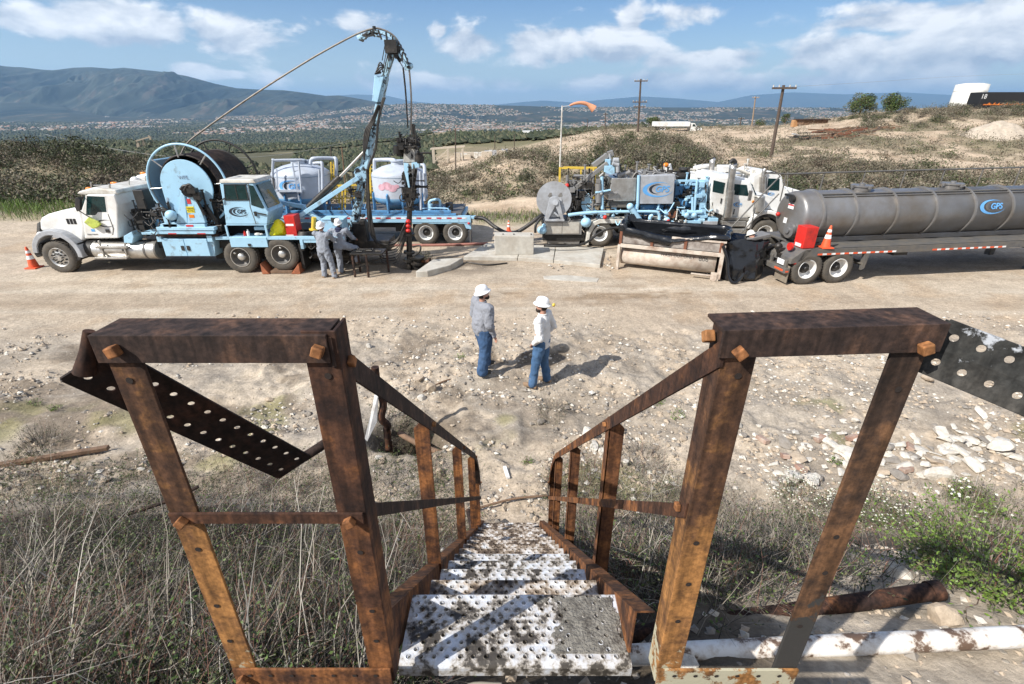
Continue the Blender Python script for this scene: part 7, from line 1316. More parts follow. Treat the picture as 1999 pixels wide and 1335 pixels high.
def person(label, loc, face, top, legs_m, boots_m, build=1.0, hgt=1.0, lean=0.0, legs=None, arms=None, head=(0, 0), beard=False, coverall=False, hips=.93, belly=0, hatc=hatm):
    """face: direction looked at on the ground; legs/arms: joint positions in the body's own frame (x right, y ahead)"""
    rz = math.atan2(face[1], face[0])-math.pi/2
    P = thing('person', label, 'person', loc, rz); k = build; V = Vector
    hip = V((0, 0, hips)); ax = V((0, math.sin(lean), math.cos(lean))); up = lambda d: hip+ax*d
    legs = legs or {-1: [(-.09, 0, hips-.02), (-.115, .02, .49), (-.12, -.01, .09)], 1: [(.09, 0, hips-.02), (.11, .03, .49), (.13, .0, .09)]}
    sh = up(.50); arms = arms or {}
    arm = {s: arms.get(s, [sh+V((s*.20*k, 0, 0)), sh+V((s*.265*k, -.02, -.29)), sh+V((s*.23*k, .10, -.53))]) for s in (-1, 1)}
    yaw, pit = head; nk = up(.57); hc = up(.57)+V((0, .03+.02*math.sin(pit), .14)); H3 = Matrix.Rotation(yaw, 3, 'Z') @ Matrix.Rotation(-pit, 3, 'X')
    # continuous body
    b = MB(); eloft(b, [(up(-.06), .14*k, .10), (up(.10), .135*k, .10), (up(.28), .14*k, .10), (up(.44), .165*k, .10), (up(.52), .12*k, .075), (up(.56), .055, .055)])
    limb(b, [up(.50), nk, hc-V((0, .02, .05))], [.06, .056, .055])
    for s in (-1, 1):
        limb(b, legs[s], [.085*k, .058, .045]); limb(b, arm[s], [.052*k, .042, .030])
        w = V(arm[s][2]); d = (w-V(arm[s][1])).normalized(); sd = d.cross(V((0, 0, 1))); sd = sd.normalized() if sd.length > .1 else V((1, 0, 0)); nn = sd.cross(d)
        pc_ = w+d*.055; b.ball(pc_, (.042, .042, .024), 10, 8, Matrix((sd, d, nn)).transposed())
        for i, fl in enumerate((.062, .074, .070, .055)):
            base = w+d*.09+sd*(.028-.019*i); m1 = base+d*fl*.5+nn*(-.012); limb(b, [base-d*.02, m1, m1+d*fl*.35-nn*.022], [.0095, .009, .0075])
        tb_ = w+d*.045+sd*.034; limb(b, [tb_-sd*.01, tb_+sd*.022+d*.028-nn*.012, tb_+sd*.022+d*.055-nn*.022], [.012, .011, .009])
    b.ball(hc, (.077, .098, .115), 16, 12, H3); b.ball(hc+H3 @ V((0, .045, -.065)), (.055, .05, .05), 12, 8, H3)
    b.ball(hc+H3 @ V((0, .104, -.012)), (.013, .022, .022), 8, 6, H3)
    for s in (-1, 1): b.ball(hc+H3 @ V((s*.078, -.005, -.012)), (.012, .022, .034), 8, 6, H3)
    o = b.build('body', skin, P, local=True); fuse(o, .0085, 2)
    for s in (-1, 1): part_local(P, 'eye', eyem, lambda q: q.ball(hc+H3 @ V((s*.032, .088, .016)), .011, 8, 6))
    part_local(P, 'mouth', mat('lip', (.30, .12, .10), .6), lambda q: q.ball(hc+H3 @ V((0, .093, -.058)), (.024, .008, .006), 8, 6, H3))
    b = MB(); b.ball(hc+H3 @ V((0, -.018, .012)), (.083, .092, .108), 14, 10, H3)
    b.build('hair', hairm, P, local=True)
    if beard: part_local(P, 'beard', hairm, lambda q: (q.ball(hc+H3 @ V((0, .055, -.082)), (.060, .052, .052), 12, 8, H3), q.ball(hc+H3 @ V((0, .02, -.062)), (.076, .05, .04), 12, 8, H3)))
    # trousers / coverall legs
    b = MB(); eloft(b, [(up(-.10), .15*k, .125), (up(-.02), .172*k, .135+belly*.4), (up(.09), .165*k, .13+belly*.5)])
    for s in (-1, 1): limb(b, [V(legs[s][0])+V((0, 0, .02)), (V(legs[s][0])+V(legs[s][1]))/2, legs[s][1], (V(legs[s][1])+V(legs[s][2]))/2, V(legs[s][2])+V((0, 0, -.02))], [.112*k, .102*k, .083*k, .080*k, .078*k])
    if not coverall: fuse(b.build('trousers', legs_m, P, local=True), .013, 3, .035, .10); b = MB()
    # shirt, jacket or coverall top
    lo = -.10 if not coverall else -.05
    eloft(b, [(up(lo), .178*k, .138+belly*.5), (up(.06), .180*k, .138+belly), (up(.20), .178*k, .135+belly*.9), (up(.34), .190*k, .132+belly*.3), (up(.44), .195*k, .125), (up(.515), .135*k, .10), (up(.56), .072, .072)])
    for s in (-1, 1):
        a = [V(q) for q in arm[s]]; limb(b, [up(.47)+V((s*.12*k, 0, 0)), a[0], (a[0]+a[1])/2, a[1], (a[1]+a[2])/2, a[1].lerp(a[2], .96)], [.085*k, .083*k, .074*k, .066*k, .058, .050])
    fuse(b.build('coverall' if coverall else 'shirt', top, P, local=True), .013, 3, .045, .085)
    part_local(P, 'collar', top, lambda q: q.torus(up(.565)+V((0, .005, 0)), ax, .070, .016, 20, 8))
    for s in (-1, 1):
        f = V(legs[s][2]); toe = .14
        b = MB(); limb(b, [f+V((0, 0, .10)), f+V((0, -.01, -.02))], [.068, .062]); b.ball(f+V((0, -.03, -.055)), (.050, .065, .035)); b.ball(f+V((0, .10, -.05)), (.052, .115, .042)); b.box(f+V((0, .04, -.080)), (.092, .27, .02)); o = b.build('boot', boots_m, P, local=True); fuse(o, .011, 2)
    ht = part_local(P, 'hard_hat', hatc, lambda q: None if q.add(*hat_shape(hc+H3 @ V((0, -.005, .045)), H3)) is None else None); ht.data.polygons.foreach_set('use_smooth', [True]*len(ht.data.polygons))
    part_local(ht, 'hat_liner', black, lambda q: q.ball(hc+H3 @ V((0, -.005, .055)), (.10, .12, .04), 14, 6, H3))
    return P
def part_local(p, name, m, fn):
    b = MB(); fn(b); return b.build(name, m, p, local=True)
def hat_shape(c, H3):
    prof = [(-.008, 1.0, 1.32), (.0, 1.0, 1.36), (.012, 1.0, 1.28), (.022, 1.0, 1.06), (.055, 1.0, 1.0), (.095, .92, .92), (.125, .72, .72), (.143, .42, .42), (.15, .0, .0)]; vs = []; fs = []; n = 28
    for z, k, r in prof:
        for q in range(n):
            t = 2*math.pi*q/n; rr = r if r > 1.02 else r; ridge = .007*math.exp(-(math.sin(t*1.0-math.pi/2+math.pi/2)*0+math.cos(t))**2/.03) if z > .05 else 0
            vs.append(c+H3 @ Vector((math.cos(t)*.104*rr, math.sin(t)*.126*rr, z+ridge)))
    for i in range(len(prof)-1):
        for q in range(n): fs.append((i*n+q, i*n+(q+1) % n, (i+1)*n+(q+1) % n, (i+1)*n+q))
    return vs, fs
greyjk = mat('grey_jacket', (.235, .245, .275), .92, var=.08, bump=.25, bscale=60); jeans = mat('blue_jeans', (.030, .072, .155), .9, var=.2, scale=9, dirt=(.07, .13, .24), damt=.35, dsharp=.3); jeans2 = mat('bright_blue_jeans', (.046, .108, .215), .9, var=.2, scale=9, dirt=(.10, .18, .30), damt=.35, dsharp=.3)
whsh = mat('white_work_shirt', (.66, .65, .64), .9, var=.05); cov = mat('grey_coverall', (.25, .275, .32), .92, var=.14, scale=5, dirt=(.10, .105, .12), damt=.36, dsharp=.3); bootd = mat('dark_boots', (.045, .042, .035), .8); bootb = mat('tan_boots', (.24, .16, .10), .85)
def gp(u, v): p = G(u, v); return Vector((p.x, p.y, gz1(p.x, p.y)))
p1 = RG(945, 724); V = Vector
m1 = person('man in grey jacket and white hard hat facing right, with his back towards the stairs', p1, (.80, .42), greyjk, jeans, bootd, build=1.40, head=(-.15, -.25), belly=.075, arms={1: [(.27, 0, 1.43), (.335, -.01, 1.13), (.31, .10, .87)], -1: [(-.27, 0, 1.43), (-.33, -.03, 1.13), (-.30, .10, .88)]}, legs={-1: [(-.11, 0, .91), (-.16, .10, .49), (-.17, .12, .09)], 1: [(.11, 0, .91), (.15, -.03, .49), (.17, -.12, .09)]}, beard=True)
for s in (-1, 1): pass
p2 = RG(1056, 750)
m2 = person('man in white work shirt, jeans and white hard hat standing with hands in pockets', p2, (-.80, .40), whsh, jeans2, bootb, build=1.08, beard=True, head=(.12, -.1), arms={-1: [(-.22, 0, 1.42), (-.33, -.09, 1.14), (-.21, .08, .96)], 1: [(.22, 0, 1.42), (.33, -.09, 1.14), (.21, .08, .96)]}, legs={-1: [(-.10, 0, .91), (-.15, .06, .49), (-.19, .10, .09)], 1: [(.10, 0, .91), (.12, .0, .49), (.15, -.06, .09)]})
part_local(m2, 'sleeve_patch', mat('orange_patch', (.55, .16, .06), .8), lambda q: q.ball((-.365, -.04, 1.22), (.008, .03, .03), 10, 6)); part_local(m2, 'ear_muff', yellow, lambda q: (q.ball((.04, -.19, 1.69), (.035, .03, .035), 10, 8),))
pw = gp(640, 541)
person('worker in grey coverall and white hard hat, left of the two at the crane', pw, (.25, .97), cov, cov, bootb, build=1.12, coverall=True, lean=.12, head=(0, -.5), arms={1: [(.23, .05, 1.42), (.27, .25, 1.20), (.16, .48, 1.18)], -1: [(-.23, .05, 1.42), (-.27, .22, 1.18), (-.14, .45, 1.15)]}, legs={-1: [(-.10, 0, .91), (-.10, .06, .49), (-.11, .0, .09)], 1: [(.10, 0, .91), (.20, .03, .49), (.28, -.02, .09)]})
pw = gp(672, 532)
w2 = person('worker in grey coverall with navy hood, right of the two, leg raised at the bench', pw, (.12, .99), cov, cov, bootb, build=1.18, coverall=True, lean=.20, head=(0, -.45), arms={1: [(.24, .09, 1.41), (.36, .22, 1.16), (.34, .46, 1.06)], -1: [(-.24, .09, 1.41), (-.28, .28, 1.18), (-.12, .50, 1.16)]}, legs={-1: [(-.10, 0, .91), (-.11, .05, .49), (-.10, .0, .09)], 1: [(.12, .02, .92), (.42, .26, .80), (.44, .20, .40)]})
part_local(w2, 'hood', mat('navy_hood', (.02, .025, .06), .9), lambda q: (q.ball((0, .06, 1.47), (.13, .09, .07), 12, 8), q.ball((0, .02, 1.40), (.10, .06, .07), 12, 8)))
pw = Vector((7.62, 16.35, -.02))
person('worker in grey bending behind the black plastic sheet, white hard hat down', pw, (.55, -.80), mat('grey_work_shirt', (.24, .235, .22), .9, var=.1), cov, bootd, build=1.05, lean=.85, hips=.72, head=(0, -.45), hatc=mat('scuffed_white_hat', (.70, .68, .62), .4), legs={-1: [(-.10, -.1, .70), (-.14, .22, .45), (-.14, -.05, .09)], 1: [(.10, -.1, .70), (.14, .22, .45), (.14, -.05, .09)]}, arms={1: [(.21, .38, 1.02), (.28, .5, .78), (.18, .66, .62)], -1: [(-.21, .38, 1.02), (-.28, .5, .78), (-.18, .66, .62)]})
# ------------------------------------------------------------------ poles, windsock, distant yard things
def pole(name, label, ut, vt, ub, vb, Y, r=.15, arms=(), m=greywood, group=None, cat='pole'):
    top = S(ut, vt, Y); bot = S(ub, vb, Y); bot.z = min(bot.z, gz1(bot.x, Y))-.3
    o = thing(name, label, cat, bot, 0, group); part(o, 'shaft', m, lambda b: b.cyl(bot, top, r*1.15, r*.8, 10))
    for i, (dz, w, dy) in enumerate(arms):
        c = top+(bot-top).normalized()*dz+Vector((0, -.2, 0)); a = part(o, 'crossarm', m, lambda b: b.beam(c-Vector((w/2, -dy/2, 0)), c+Vector((w/2, -dy/2, 0)), .14, .16))
        for q in (-.46, -.22, .22, .46): part(a, 'insulator', dwhite, lambda b: b.cyl(c+Vector((w*q, -dy*q, .08)), c+Vector((w*q, -dy*q, .26)), .05, seg=6))
    return o
pole('utility_pole', 'tall dark leaning utility pole with one crossarm behind the white truck cabs', 1530, 166, 1500, 335, 50, .15, [(.25, 2.1, .2)])
pole('utility_pole', 'tall utility pole with two crossarms beside the white box truck', 1251, 154, 1245, 262, 88, .17, [(.3, 2.0, .5), (3.3, 2.2, .6), (4.0, 1.8, .6)])
pole('utility_pole', 'pale leaning utility pole far behind the dirt road', 1475, 188, 1468, 245, 140, .17, [(.3, 1.6, .3)], m=mat('pale_pole', (.26, .19, .13), .9))
pole('utility_pole', 'short utility pole far away left of the pale leaning one', 1447, 229, 1444, 252, 150, .15, [(.3, 1.6, .3)])
pole('utility_pole', 'thin utility pole at the end of the far dirt track', 1182, 220, 1180, 268, 150, .16, [(.4, 1.3, .3)])
pole('utility_pole', 'thin dark pole standing at the edge of the pump jack pad', 889, 250, 889, 330, 62, .07)
pole('utility_pole', 'thin pole on the grassy slope, left of the windsock', 1004, 262, 1004, 306, 110, .09); pole('utility_pole', 'thin pole on the pad among three far poles', 966, 262, 966, 300, 115, .09); pole('utility_pole', 'thin pole just right of the crane rope, far away', 846, 268, 846, 300, 120, .08)
pole('utility_pole', 'brown pole between the two upright tanks, far behind', 667, 288, 672, 352, 60, .08, m=wood); pole('utility_pole', 'dark pole standing at the far left above the scrub', 49, 266, 55, 302, 90, .14); pole('utility_pole', 'dark pole at the left edge above the scrub', 31, 278, 34, 304, 95, .12)
pole('utility_pole', 'short dark pole beyond the tank trailer on the green hill', 645, 285, 646, 308, 180, .2); pole('utility_pole', 'thin dark pole on the track bank right of the windsock', 1147, 233, 1147, 268, 120, .08)
WS = thing('windsock', 'faded orange windsock streaming from a tall white mast behind the pump truck', 'windsock', S(1094, 360, 27.5)); part(WS, 'mast', dwhite, lambda b: b.cyl(Vector((S(1092, 360, 27.5).x, 27.5, .1)), S(1097.5, 206, 27.5), .05, .035, 8)); part(WS, 'arm', dwhite, lambda b: b.cyl(S(1097.5, 208, 27.5), S(1114, 206, 27.5), .015))
sockm = mat('faded_orange_cloth', (.60, .27, .15), .85, var=.15, scale=3); sb = MB(); pts = spline([S(u, v, 27.5) for u, v in ((1112, 206), (1122, 202), (1135, 200.5), (1146, 203), (1154, 208), (1160, 213))], 4)
n0 = [(.10+.10*min(1, i/10)+.20*sstep(.6, 1, i/(len(pts)-1))) for i in range(len(pts))]; sb.loft(pts, [float(x)*.46 for x in n0], 12, False); sb.build('sock', sockm, WS)
def pylon(label, u, vt, vb, Y, w):
    t = S(u, vt, Y); bt = S(u, vb, Y); o = thing('pylon', label, 'pylon', bt); lat = mat('pylon_grey', (.30, .31, .32), .7)
    def f(b):
        for sx in (-1, 1):
            for sy in (-1, 1): b.beam(bt+Vector((sx*w, sy*w, 0)), t+Vector((sx*w*.12, sy*w*.12, 0)), .12, .12)
        for k in range(6):
            f0, f1 = k/6, (k+1)/6
            for sy in (-1, 1): a = bt.lerp(t, f0); c = bt.lerp(t, f1); b.beam(a+Vector((-w*(1-.88*f0), sy*w*(1-.88*f0), 0)), c+Vector((w*(1-.88*f1), sy*w*(1-.88*f1), 0)), .08, .08); b.beam(a+Vector((w*(1-.88*f0), sy*w*(1-.88*f0), 0)), c+Vector((-w*(1-.88*f1), sy*w*(1-.88*f1), 0)), .08, .08)
    part(o, 'lattice_tower', lat, f)
    for k, ww in ((.72, 1.5), (.85, 1.2), (.97, .9)): part(o, 'arm', lat, lambda b: b.beam(bt.lerp(t, k)-Vector((w*ww, 0, 0)), bt.lerp(t, k)+Vector((w*ww, 0, 0)), .14, .14))
pylon('grey lattice pylon far beyond the pump jack pad', 932, 222, 264, 420, 3.2); pylon('grey lattice pylon on the grassy hill left of the windsock', 997, 236, 276, 260, 2.0)
for lab, pts, r in (('power line sagging across the dark valley behind the reel', [S(88, 262, 120), S(180, 283, 115), (S(300, 302, 110)), S(420, 309, 105), S(560, 300, 110), S(700, 272, 120)], .035), ('power line running from the crane to the pylon over the grassy hill', [S(700, 272, 150), S(800, 262, 180), S(932, 244, 418)], .05), ('thin wire high on the right from the leaning utility pole', [S(1530, 170, 50), S(1700, 160, 62), S(1850, 150, 75), S(1999, 144, 85)], .010)):
    b = MB(); b.tube(pts, r, 5, 8); tag(b.build('power_line', mat('pale_wire', (.34, .34, .34), .6)), lab, 'wire')
def ground_thing(u, Y): s = (u-999.5)/F*(Y*CP+2.0); return Vector((s, Y, gz1(s, Y)))
# box truck
bY = 100; g = ground_thing(1325, bY); BT = thing('box_truck', 'small white box truck parked on the dirt road behind the scrub hill', 'truck', g); part(BT, 'box', white, lambda b: b.bx(S(1279, 245, bY).x, S(1347, 245, bY).x, bY, bY+2.4, g.z+.8, S(1310, 237.5, bY).z), .03); part(BT, 'cab', white, lambda b: b.prism([Vector((S(u, 250, bY).x, bY+.2, S(u, v, bY).z)) for u, v in ((1349, 240), (1356, 240.5), (1361, 247), (1371, 250), (1372, 257), (1349, 257))], (0, 2, 0)), .05)
part(BT, 'window', glass, lambda b: b.prism([Vector((S(u, 250, bY).x, bY+.18, S(u, v, bY).z)) for u, v in ((1352, 242), (1356, 242.5), (1359, 247), (1352, 247))], (0, .03, 0)))
for u in (1290, 1296, 1362): wheel(BT, (S(u, 256, bY).x, bY+.2, g.z+.42), .42, .28, 'white')
def tree(label, u, vb, vt, Y, wpx, mats, seed, n=5200, lsz=.26, cat='tree', name='tree', group=None, gap=.35):
    g = S(u, vb, Y); g.z = gz1(g.x, Y); t = S(u, vt, Y); h = t.z-g.z; w = wpx/F*(Y*CP)/2; o = thing(name, label, cat, g, 0, group); rs = np.random.RandomState(seed)
    part(o, 'trunk', wood, lambda b: (b.loft([g-Vector((0, 0, .3)), g+Vector((.05, 0, h*.3)), g+Vector((0, .1, h*.6))], [h*.035, h*.028, h*.012], 8), [b.loft([g+Vector((0, 0, h*(.2+.05*i))), g+Vector((math.cos(i*2.1)*w*.5, math.sin(i*2.1)*w*.5, h*(.5+.05*i)))], [h*.014, h*.006], 6) for i in range(5)]))
    cl = []; nb = 22
    for i in range(nb): q = rs.normal(0, 1, 3); q = q/np.linalg.norm(q)*rs.uniform(.45, 1)**.5; cl.append((q[0]*w*.66, q[1]*w*.66, h*(.46+.34*q[2])))
    cl = np.array(cl); idx = rs.randint(0, nb, n); d = rs.normal(0, 1, (n, 3)); d /= np.linalg.norm(d, axis=1, keepdims=True); rad = w*rs.uniform(.28, .46, nb)[idx]*rs.uniform(.6, 1, n)**.5; Pp = cl[idx]+d*rad[:, None]*np.array([1, 1, .8]); Pp[:, 2] = np.maximum(Pp[:, 2], h*.10)
    Vv, Fa = leaf_quads(Pp, rs.uniform(.6, 1.3, n)*lsz); mi = rs.choice(len(mats), nb)[idx]; mi = np.where(rs.rand(n) < .3, rs.choice(len(mats), n), mi)
    tag(npmesh('crown', Vv, Fa, mats, mi, parent=o), kind=None); return o
TM = [leaf_g, leaf_d, leaf_d, leaf_o]
tree('round green tree on the hill crest, left of the two', 1678, 221, 175, 105, 56, TM, 1); tree('round green tree on the hill crest, right of the two', 1740, 217, 175, 108, 52, TM, 2); tree('dark green bushy tree behind the white box truck', 1273, 256, 224, 105, 36, TM, 3, 1500); tree('small grey green tree beside the brown shed', 1531, 246, 217, 115, 18, TM, 4, 700); tree('low grey bush tree left of the far pale pole', 1482, 248, 232, 130, 24, TM, 5, 700)
# tanks on the crest
g = ground_thing(1890, 112); g.x = S(1890, 190, 112).x; zb = S(1890, 210, 112).z; WT = thing('storage_tank', 'big white round storage tank on the hill crest at the right', 'tank', g); part(WT, 'shell', mat('off_white_tank', (.60, .59, .55), .6, var=.08, scale=.5), lambda b: b.lathe((g.x, 112, 0), (0, 0, 1), [(zb-.8, 2.75), (S(1890, 165, 112).z, 2.75), (S(1890, 162.5, 112).z, 1.6), (S(1890, 162, 112).z, 0)], 36))
part(WT, 'seam', dwhite, lambda b: b.torus((g.x, 112, S(1890, 178, 112).z), (0, 0, 1), 2.76, .03, 36, 4))
BTk = thing('storage_tank', 'long black tank with painted orange flames on the hill crest, at the right edge', 'tank', S(1960, 208, 106)); zt0, zt1 = S(1960, 206, 106).z, S(1960, 179.5, 106).z
part(BTk, 'shell', mat('black_tank_paint', (.012, .012, .013), .5), lambda b: b.bx(S(1914, 195, 106).x, S(2090, 195, 106).x, 106, 109, zt0-.6, zt1), .12); lettering('18', 1.15, onplane(S(1921, 188.5, 105.98)), decal_w, BTk)
def flames(b):
    rs2 = random.Random(4); xa, xb = S(1920, 203, 105.9).x, S(2085, 203, 105.9).x; x = xa; z = S(1960, 205, 105.9).z
    while x < xb:
        w = rs2.uniform(.25, .6); h = rs2.uniform(.2, .55); b.prism([(x, 105.97, z), (x+w, 105.97, z), (x+w*rs2.uniform(.4, 1.3), 105.97, z+h)], (0, .02, 0)); x += w*.9
tag(part(BTk, 'flame_paint', mat('flame_orange', (.72, .20, .03), .5, var=.4, scale=2), flames), kind='stuff')
# shed, timber heap, gravel pile
g = ground_thing(1592, 96); SHD = thing('shed', 'low brown timber rack shed beyond the dirt road', 'shed', g); part(SHD, 'body', wood, lambda b: b.bx(S(1568, 240, 96).x, S(1616, 240, 96).x, 96, 98.5, g.z-.2, S(1590, 235, 96).z)); part(SHD, 'roof', rust_dark, lambda b: b.bx(S(1564, 240, 96).x, S(1619, 240, 96).x, 95.7, 98.8, S(1590, 234.8, 96).z, S(1590, 232.5, 96).z))
for k in range(6): x = S(1568+k*9.4, 240, 95.9).x; part(SHD, 'post', wood, lambda b: b.bx(x-.08, x+.08, 95.88, 95.98, g.z-.2, S(1590, 235, 96).z))
g = ground_thing(1549, 98); b = MB(); b.bx(g.x-.5, g.x+.6, 98, 99, g.z-.1, g.z+1.1); tag(b.build('crate', mat('tan_board', (.40, .22, .10), .8, var=.2), bevel=.03), 'small tan crate standing left of the brown timber shed', 'crate')
random.seed(12)
for i in range(70):
    u = random.gauss(1640, 38); Yp = random.uniform(66, 80); g = ground_thing(u, Yp); L2 = random.uniform(.6, 2.8); a = random.gauss(0, .5); d = Vector((math.cos(a), math.sin(a)*.6, random.uniform(-.1, .22)))*L2/2; z = abs(random.gauss(0, .35))*max(0, 1-abs(u-1640)/90)
    b = MB(); b.beam(g+Vector((0, 0, .15+z))-d, g+Vector((0, 0, .15+z))+d, random.uniform(.12, .3), random.uniform(.1, .22)); tag(b.build('plank', random.choice((wood, greywood, rustp, wood))), 'old board in the brown debris heap beside the dirt road', 'plank', 'boards of the debris heap')
for i in range(14):
    u = random.uniform(1560, 1612); g = ground_thing(u, random.uniform(68, 78)); b = MB(); L2 = random.uniform(1.5, 4); b.cyl(g+Vector((-L2/2, 0, .12)), g+Vector((L2/2, random.uniform(-1, 1), .2)), .06, seg=6); tag(b.build('pipe', grease), 'old dark pipe lying left of the debris heap', 'pipe', 'pipes by the debris heap')
b = MB(); g = ground_thing(1552, 74); b.box(g+Vector((0, 0, .2)), (1.3, .8, .1), Euler((0, .3, .2)).to_matrix()); tag(b.build('metal_sheet', greypaint), 'bent grey metal sheet lying left of the debris heap', 'metal sheet')
def pile():
    n = 70; c = ground_thing(1935, 66); xs, ys = np.meshgrid(np.linspace(-4.4, 4.4, n), np.linspace(-3.2, 3.2, n)); r = np.sqrt((xs/4.2)**2+(ys/3)**2); h = 2.1*np.clip(1-r**1.25, -.2, 1)+(fbm(xs*1.3, ys*1.3, 4, 7)-.5)*.35; Z = gz(xs+c.x, ys+c.y)-.15+h
    i = np.arange(n*n).reshape(n, n); q = np.stack([i[:-1, :-1], i[:-1, 1:], i[1:, 1:], i[1:, :-1]], -1).reshape(-1, 4); tag(npmesh('gravel_pile', np.stack([xs+c.x, ys+c.y, Z], -1).reshape(-1, 3), q, mat('pale_gravel', (.40, .34, .27), .95, var=.2, scale=3, bump=.8, bscale=9), smooth=True), 'big pale gravel pile beside the dirt road at the right', 'gravel pile')
pile()
# pump jacks and pad equipment far off
def pumpjack(label, u, v, Y, s_):
    g = ground_thing(u, Y); o = thing('pump_jack', label, 'pump jack', g); m = mat('sand_steel', (.30, .25, .19), .8, var=.2)
    q = lambda x, y, z: g+Vector((x*s_, y*s_, z*s_))
    part(o, 'samson_post', m, lambda b: [b.beam(q(x, y, 0), q(0, 0, 3.2), .18*s_, .18*s_) for x in (-.9, .9) for y in (-.6, .6)]); part(o, 'walking_beam', m, lambda b: b.beam(q(-2.4, 0, 2.7), q(2.3, 0, 3.9), .25*s_, .4*s_)); part(o, 'horse_head', m, lambda b: b.prism([q(2.2, -.15, 4.5), q(2.9, -.15, 4.1), q(3.0, -.15, 3.2), q(2.4, -.15, 3.0)], (0, .3*s_, 0))); part(o, 'counterweight', m, lambda b: (b.prism([q(-2.4, -.3, 1.9), q(-1.5, -.3, 2.2), q(-1.6, -.3, .6), q(-2.6, -.3, .5)], (0, .6*s_, 0)), b.beam(q(-2.3, 0, 2.7), q(-2, 0, 1.2), .12*s_, .12*s_))); part(o, 'base', m, lambda b: b.box(q(0, 0, .15), (6*s_, 1.4*s_, .3*s_)))
pumpjack('small pump jack on a sandy ledge beyond the scrub at the left', 268, 290, 210, 1.2); pumpjack('pump jack among scrub at the far left skyline', 120, 276, 150, 1.0)
PJ = thing('well_frame', 'pale steel well frame on the dirt pad beyond the tanks', 'frame', ground_thing(872, 92)); g = PJ.location; part(PJ, 'frame', mat('pale_sand_paint', (.46, .40, .32), .8, var=.15), lambda b: ([b.beam(g+Vector((x, y, 0)), g+Vector((x, y, 2.5)), .22, .22) for x in (-2.6, 0, 2.6) for y in (0, 1.5)], b.beam(g+Vector((-3, 0, 2.5)), g+Vector((3, 0, 2.9)), .25, .25), b.beam(g+Vector((-3, 1.5, 2.5)), g+Vector((3, 1.5, 2.9)), .25, .25), b.beam(g+Vector((-2.6, 0, .2)), g+Vector((0, 0, 2.4)), .14, .14), b.bx(g.x+1.2, g.x+2.2, g.y, g.y+1, g.z, g.z+1.9)))
random.seed(44)
for i in range(16):
    u = 905+i*6.2+random.uniform(-2, 2); g = ground_thing(u, random.uniform(96, 108)); b = MB(); w = random.uniform(.3, 1.0); b.bx(g.x-w, g.x+w, g.y, g.y+.8, g.z-.1, g.z+random.uniform(.5, 1.2)); tag(b.build('equipment_box', random.choice((dwhite, greypaint, mat('pale_sand_paint', (.46, .40, .32)))), bevel=.04), 'pale equipment box in the row on the far dirt pad', 'box', 'equipment boxes on the far pad')
for u, v, w_, lab in ((1030, 271, 20, 'long white container lying on the far grassy plain'), (1052, 272, 8, 'short white container on the far grassy plain')):
    g = ground_thing(u, 230); b = MB(); b.bx(g.x-w_*.11, g.x+w_*.11, 230, 233, g.z-.2, g.z+2.0); tag(b.build('container', white), lab, 'container')
# ------------------------------------------------------------------ scrub on the slopes
sage = mat('sage_leaf', (.125, .118, .075), .85, var=.3, scale=2); sage2 = mat('grey_sage_leaf', (.19, .165, .12), .85, var=.3, scale=2); chap = mat('chaparral_leaf', (.040, .052, .020), .8, var=.35, scale=2); chap2 = mat('chaparral_light', (.080, .095, .034), .8, var=.3, scale=2); drym = mat('dry_scrub', (.135, .105, .074), .9, var=.3, scale=2)
def bush_mesh(seed, kind, n=620, lsz=.085):
    rs = np.random.RandomState(seed); nb = 11; a = rs.uniform(0, 6.28, nb); rr = rs.uniform(.1, .62, nb); cl = np.stack([np.cos(a)*rr, np.sin(a)*rr, rs.uniform(.12, .62, nb)], -1); idx = rs.randint(0, nb, n); d = rs.normal(0, 1, (n, 3)); d /= np.linalg.norm(d, axis=1, keepdims=True); Pp = cl[idx]+d*(rs.uniform(.18, .36, nb)[idx]*rs.uniform(.5, 1, n)**.4)[:, None]; Pp[:, 2] = np.abs(Pp[:, 2])
    Vv, Fa = leaf_quads(Pp, rs.uniform(.6, 1.4, n)*lsz); pal = {'green': [chap, chap, chap2, leaf_o], 'sage': [sage, sage, sage2, drym], 'dry': [sage2, drym, drym, sage]}[kind]; mi = rs.choice(4, nb)[idx]; mi = np.where(rs.rand(n) < .35, rs.choice(4, n), mi)
    nt = 26; Vt, Ft, kf, _ = twig_arrays(rs.normal(0, .1, nt), rs.normal(0, .1, nt), np.zeros(nt), rs.uniform(.6, 1.0, nt), rs.uniform(0, 6.28, nt), rs.uniform(.1, 1.0, nt), np.zeros(nt), np.full(nt, .016), 3)
    o = npmesh('shrub', np.concatenate([Vv, Vt]), np.concatenate([Fa, Ft+len(Vv)]), pal+[twig_d], np.concatenate([mi, np.full(len(Ft), 4)])); me = o.data; bpy.data.objects.remove(o); return me
BM = {k: [bush_mesh(i+j*7, k) for i in range(4)] for j, k in enumerate(('green', 'sage', 'dry'))}
LAB = {'left': ('dark green bush on the scrubby mound behind the reel truck', 'grey green bush on the scrubby mound behind the reel truck', 'dry grey bush on the scrubby mound behind the reel truck'), 'mid': ('dark green bush on the bare eroded bank beyond the yard', 'grey green bush on the bare eroded bank beyond the yard', 'dry grey bush on the bare eroded bank beyond the yard'),
       'knoll': ('dark green bush on the knoll behind the pump truck', 'grey green bush on the knoll behind the pump truck', 'dry grey bush on the knoll behind the pump truck'), 'slope': ('dark green bush on the slope behind the tanker trailer', 'grey green bush on the slope behind the tanker trailer', 'dry grey bush on the slope behind the tanker trailer'), 'crest': ('dark green bush on the bare hill below the white tank', 'grey green bush on the bare hill below the white tank', 'dry grey bush on the bare hill below the white tank')}
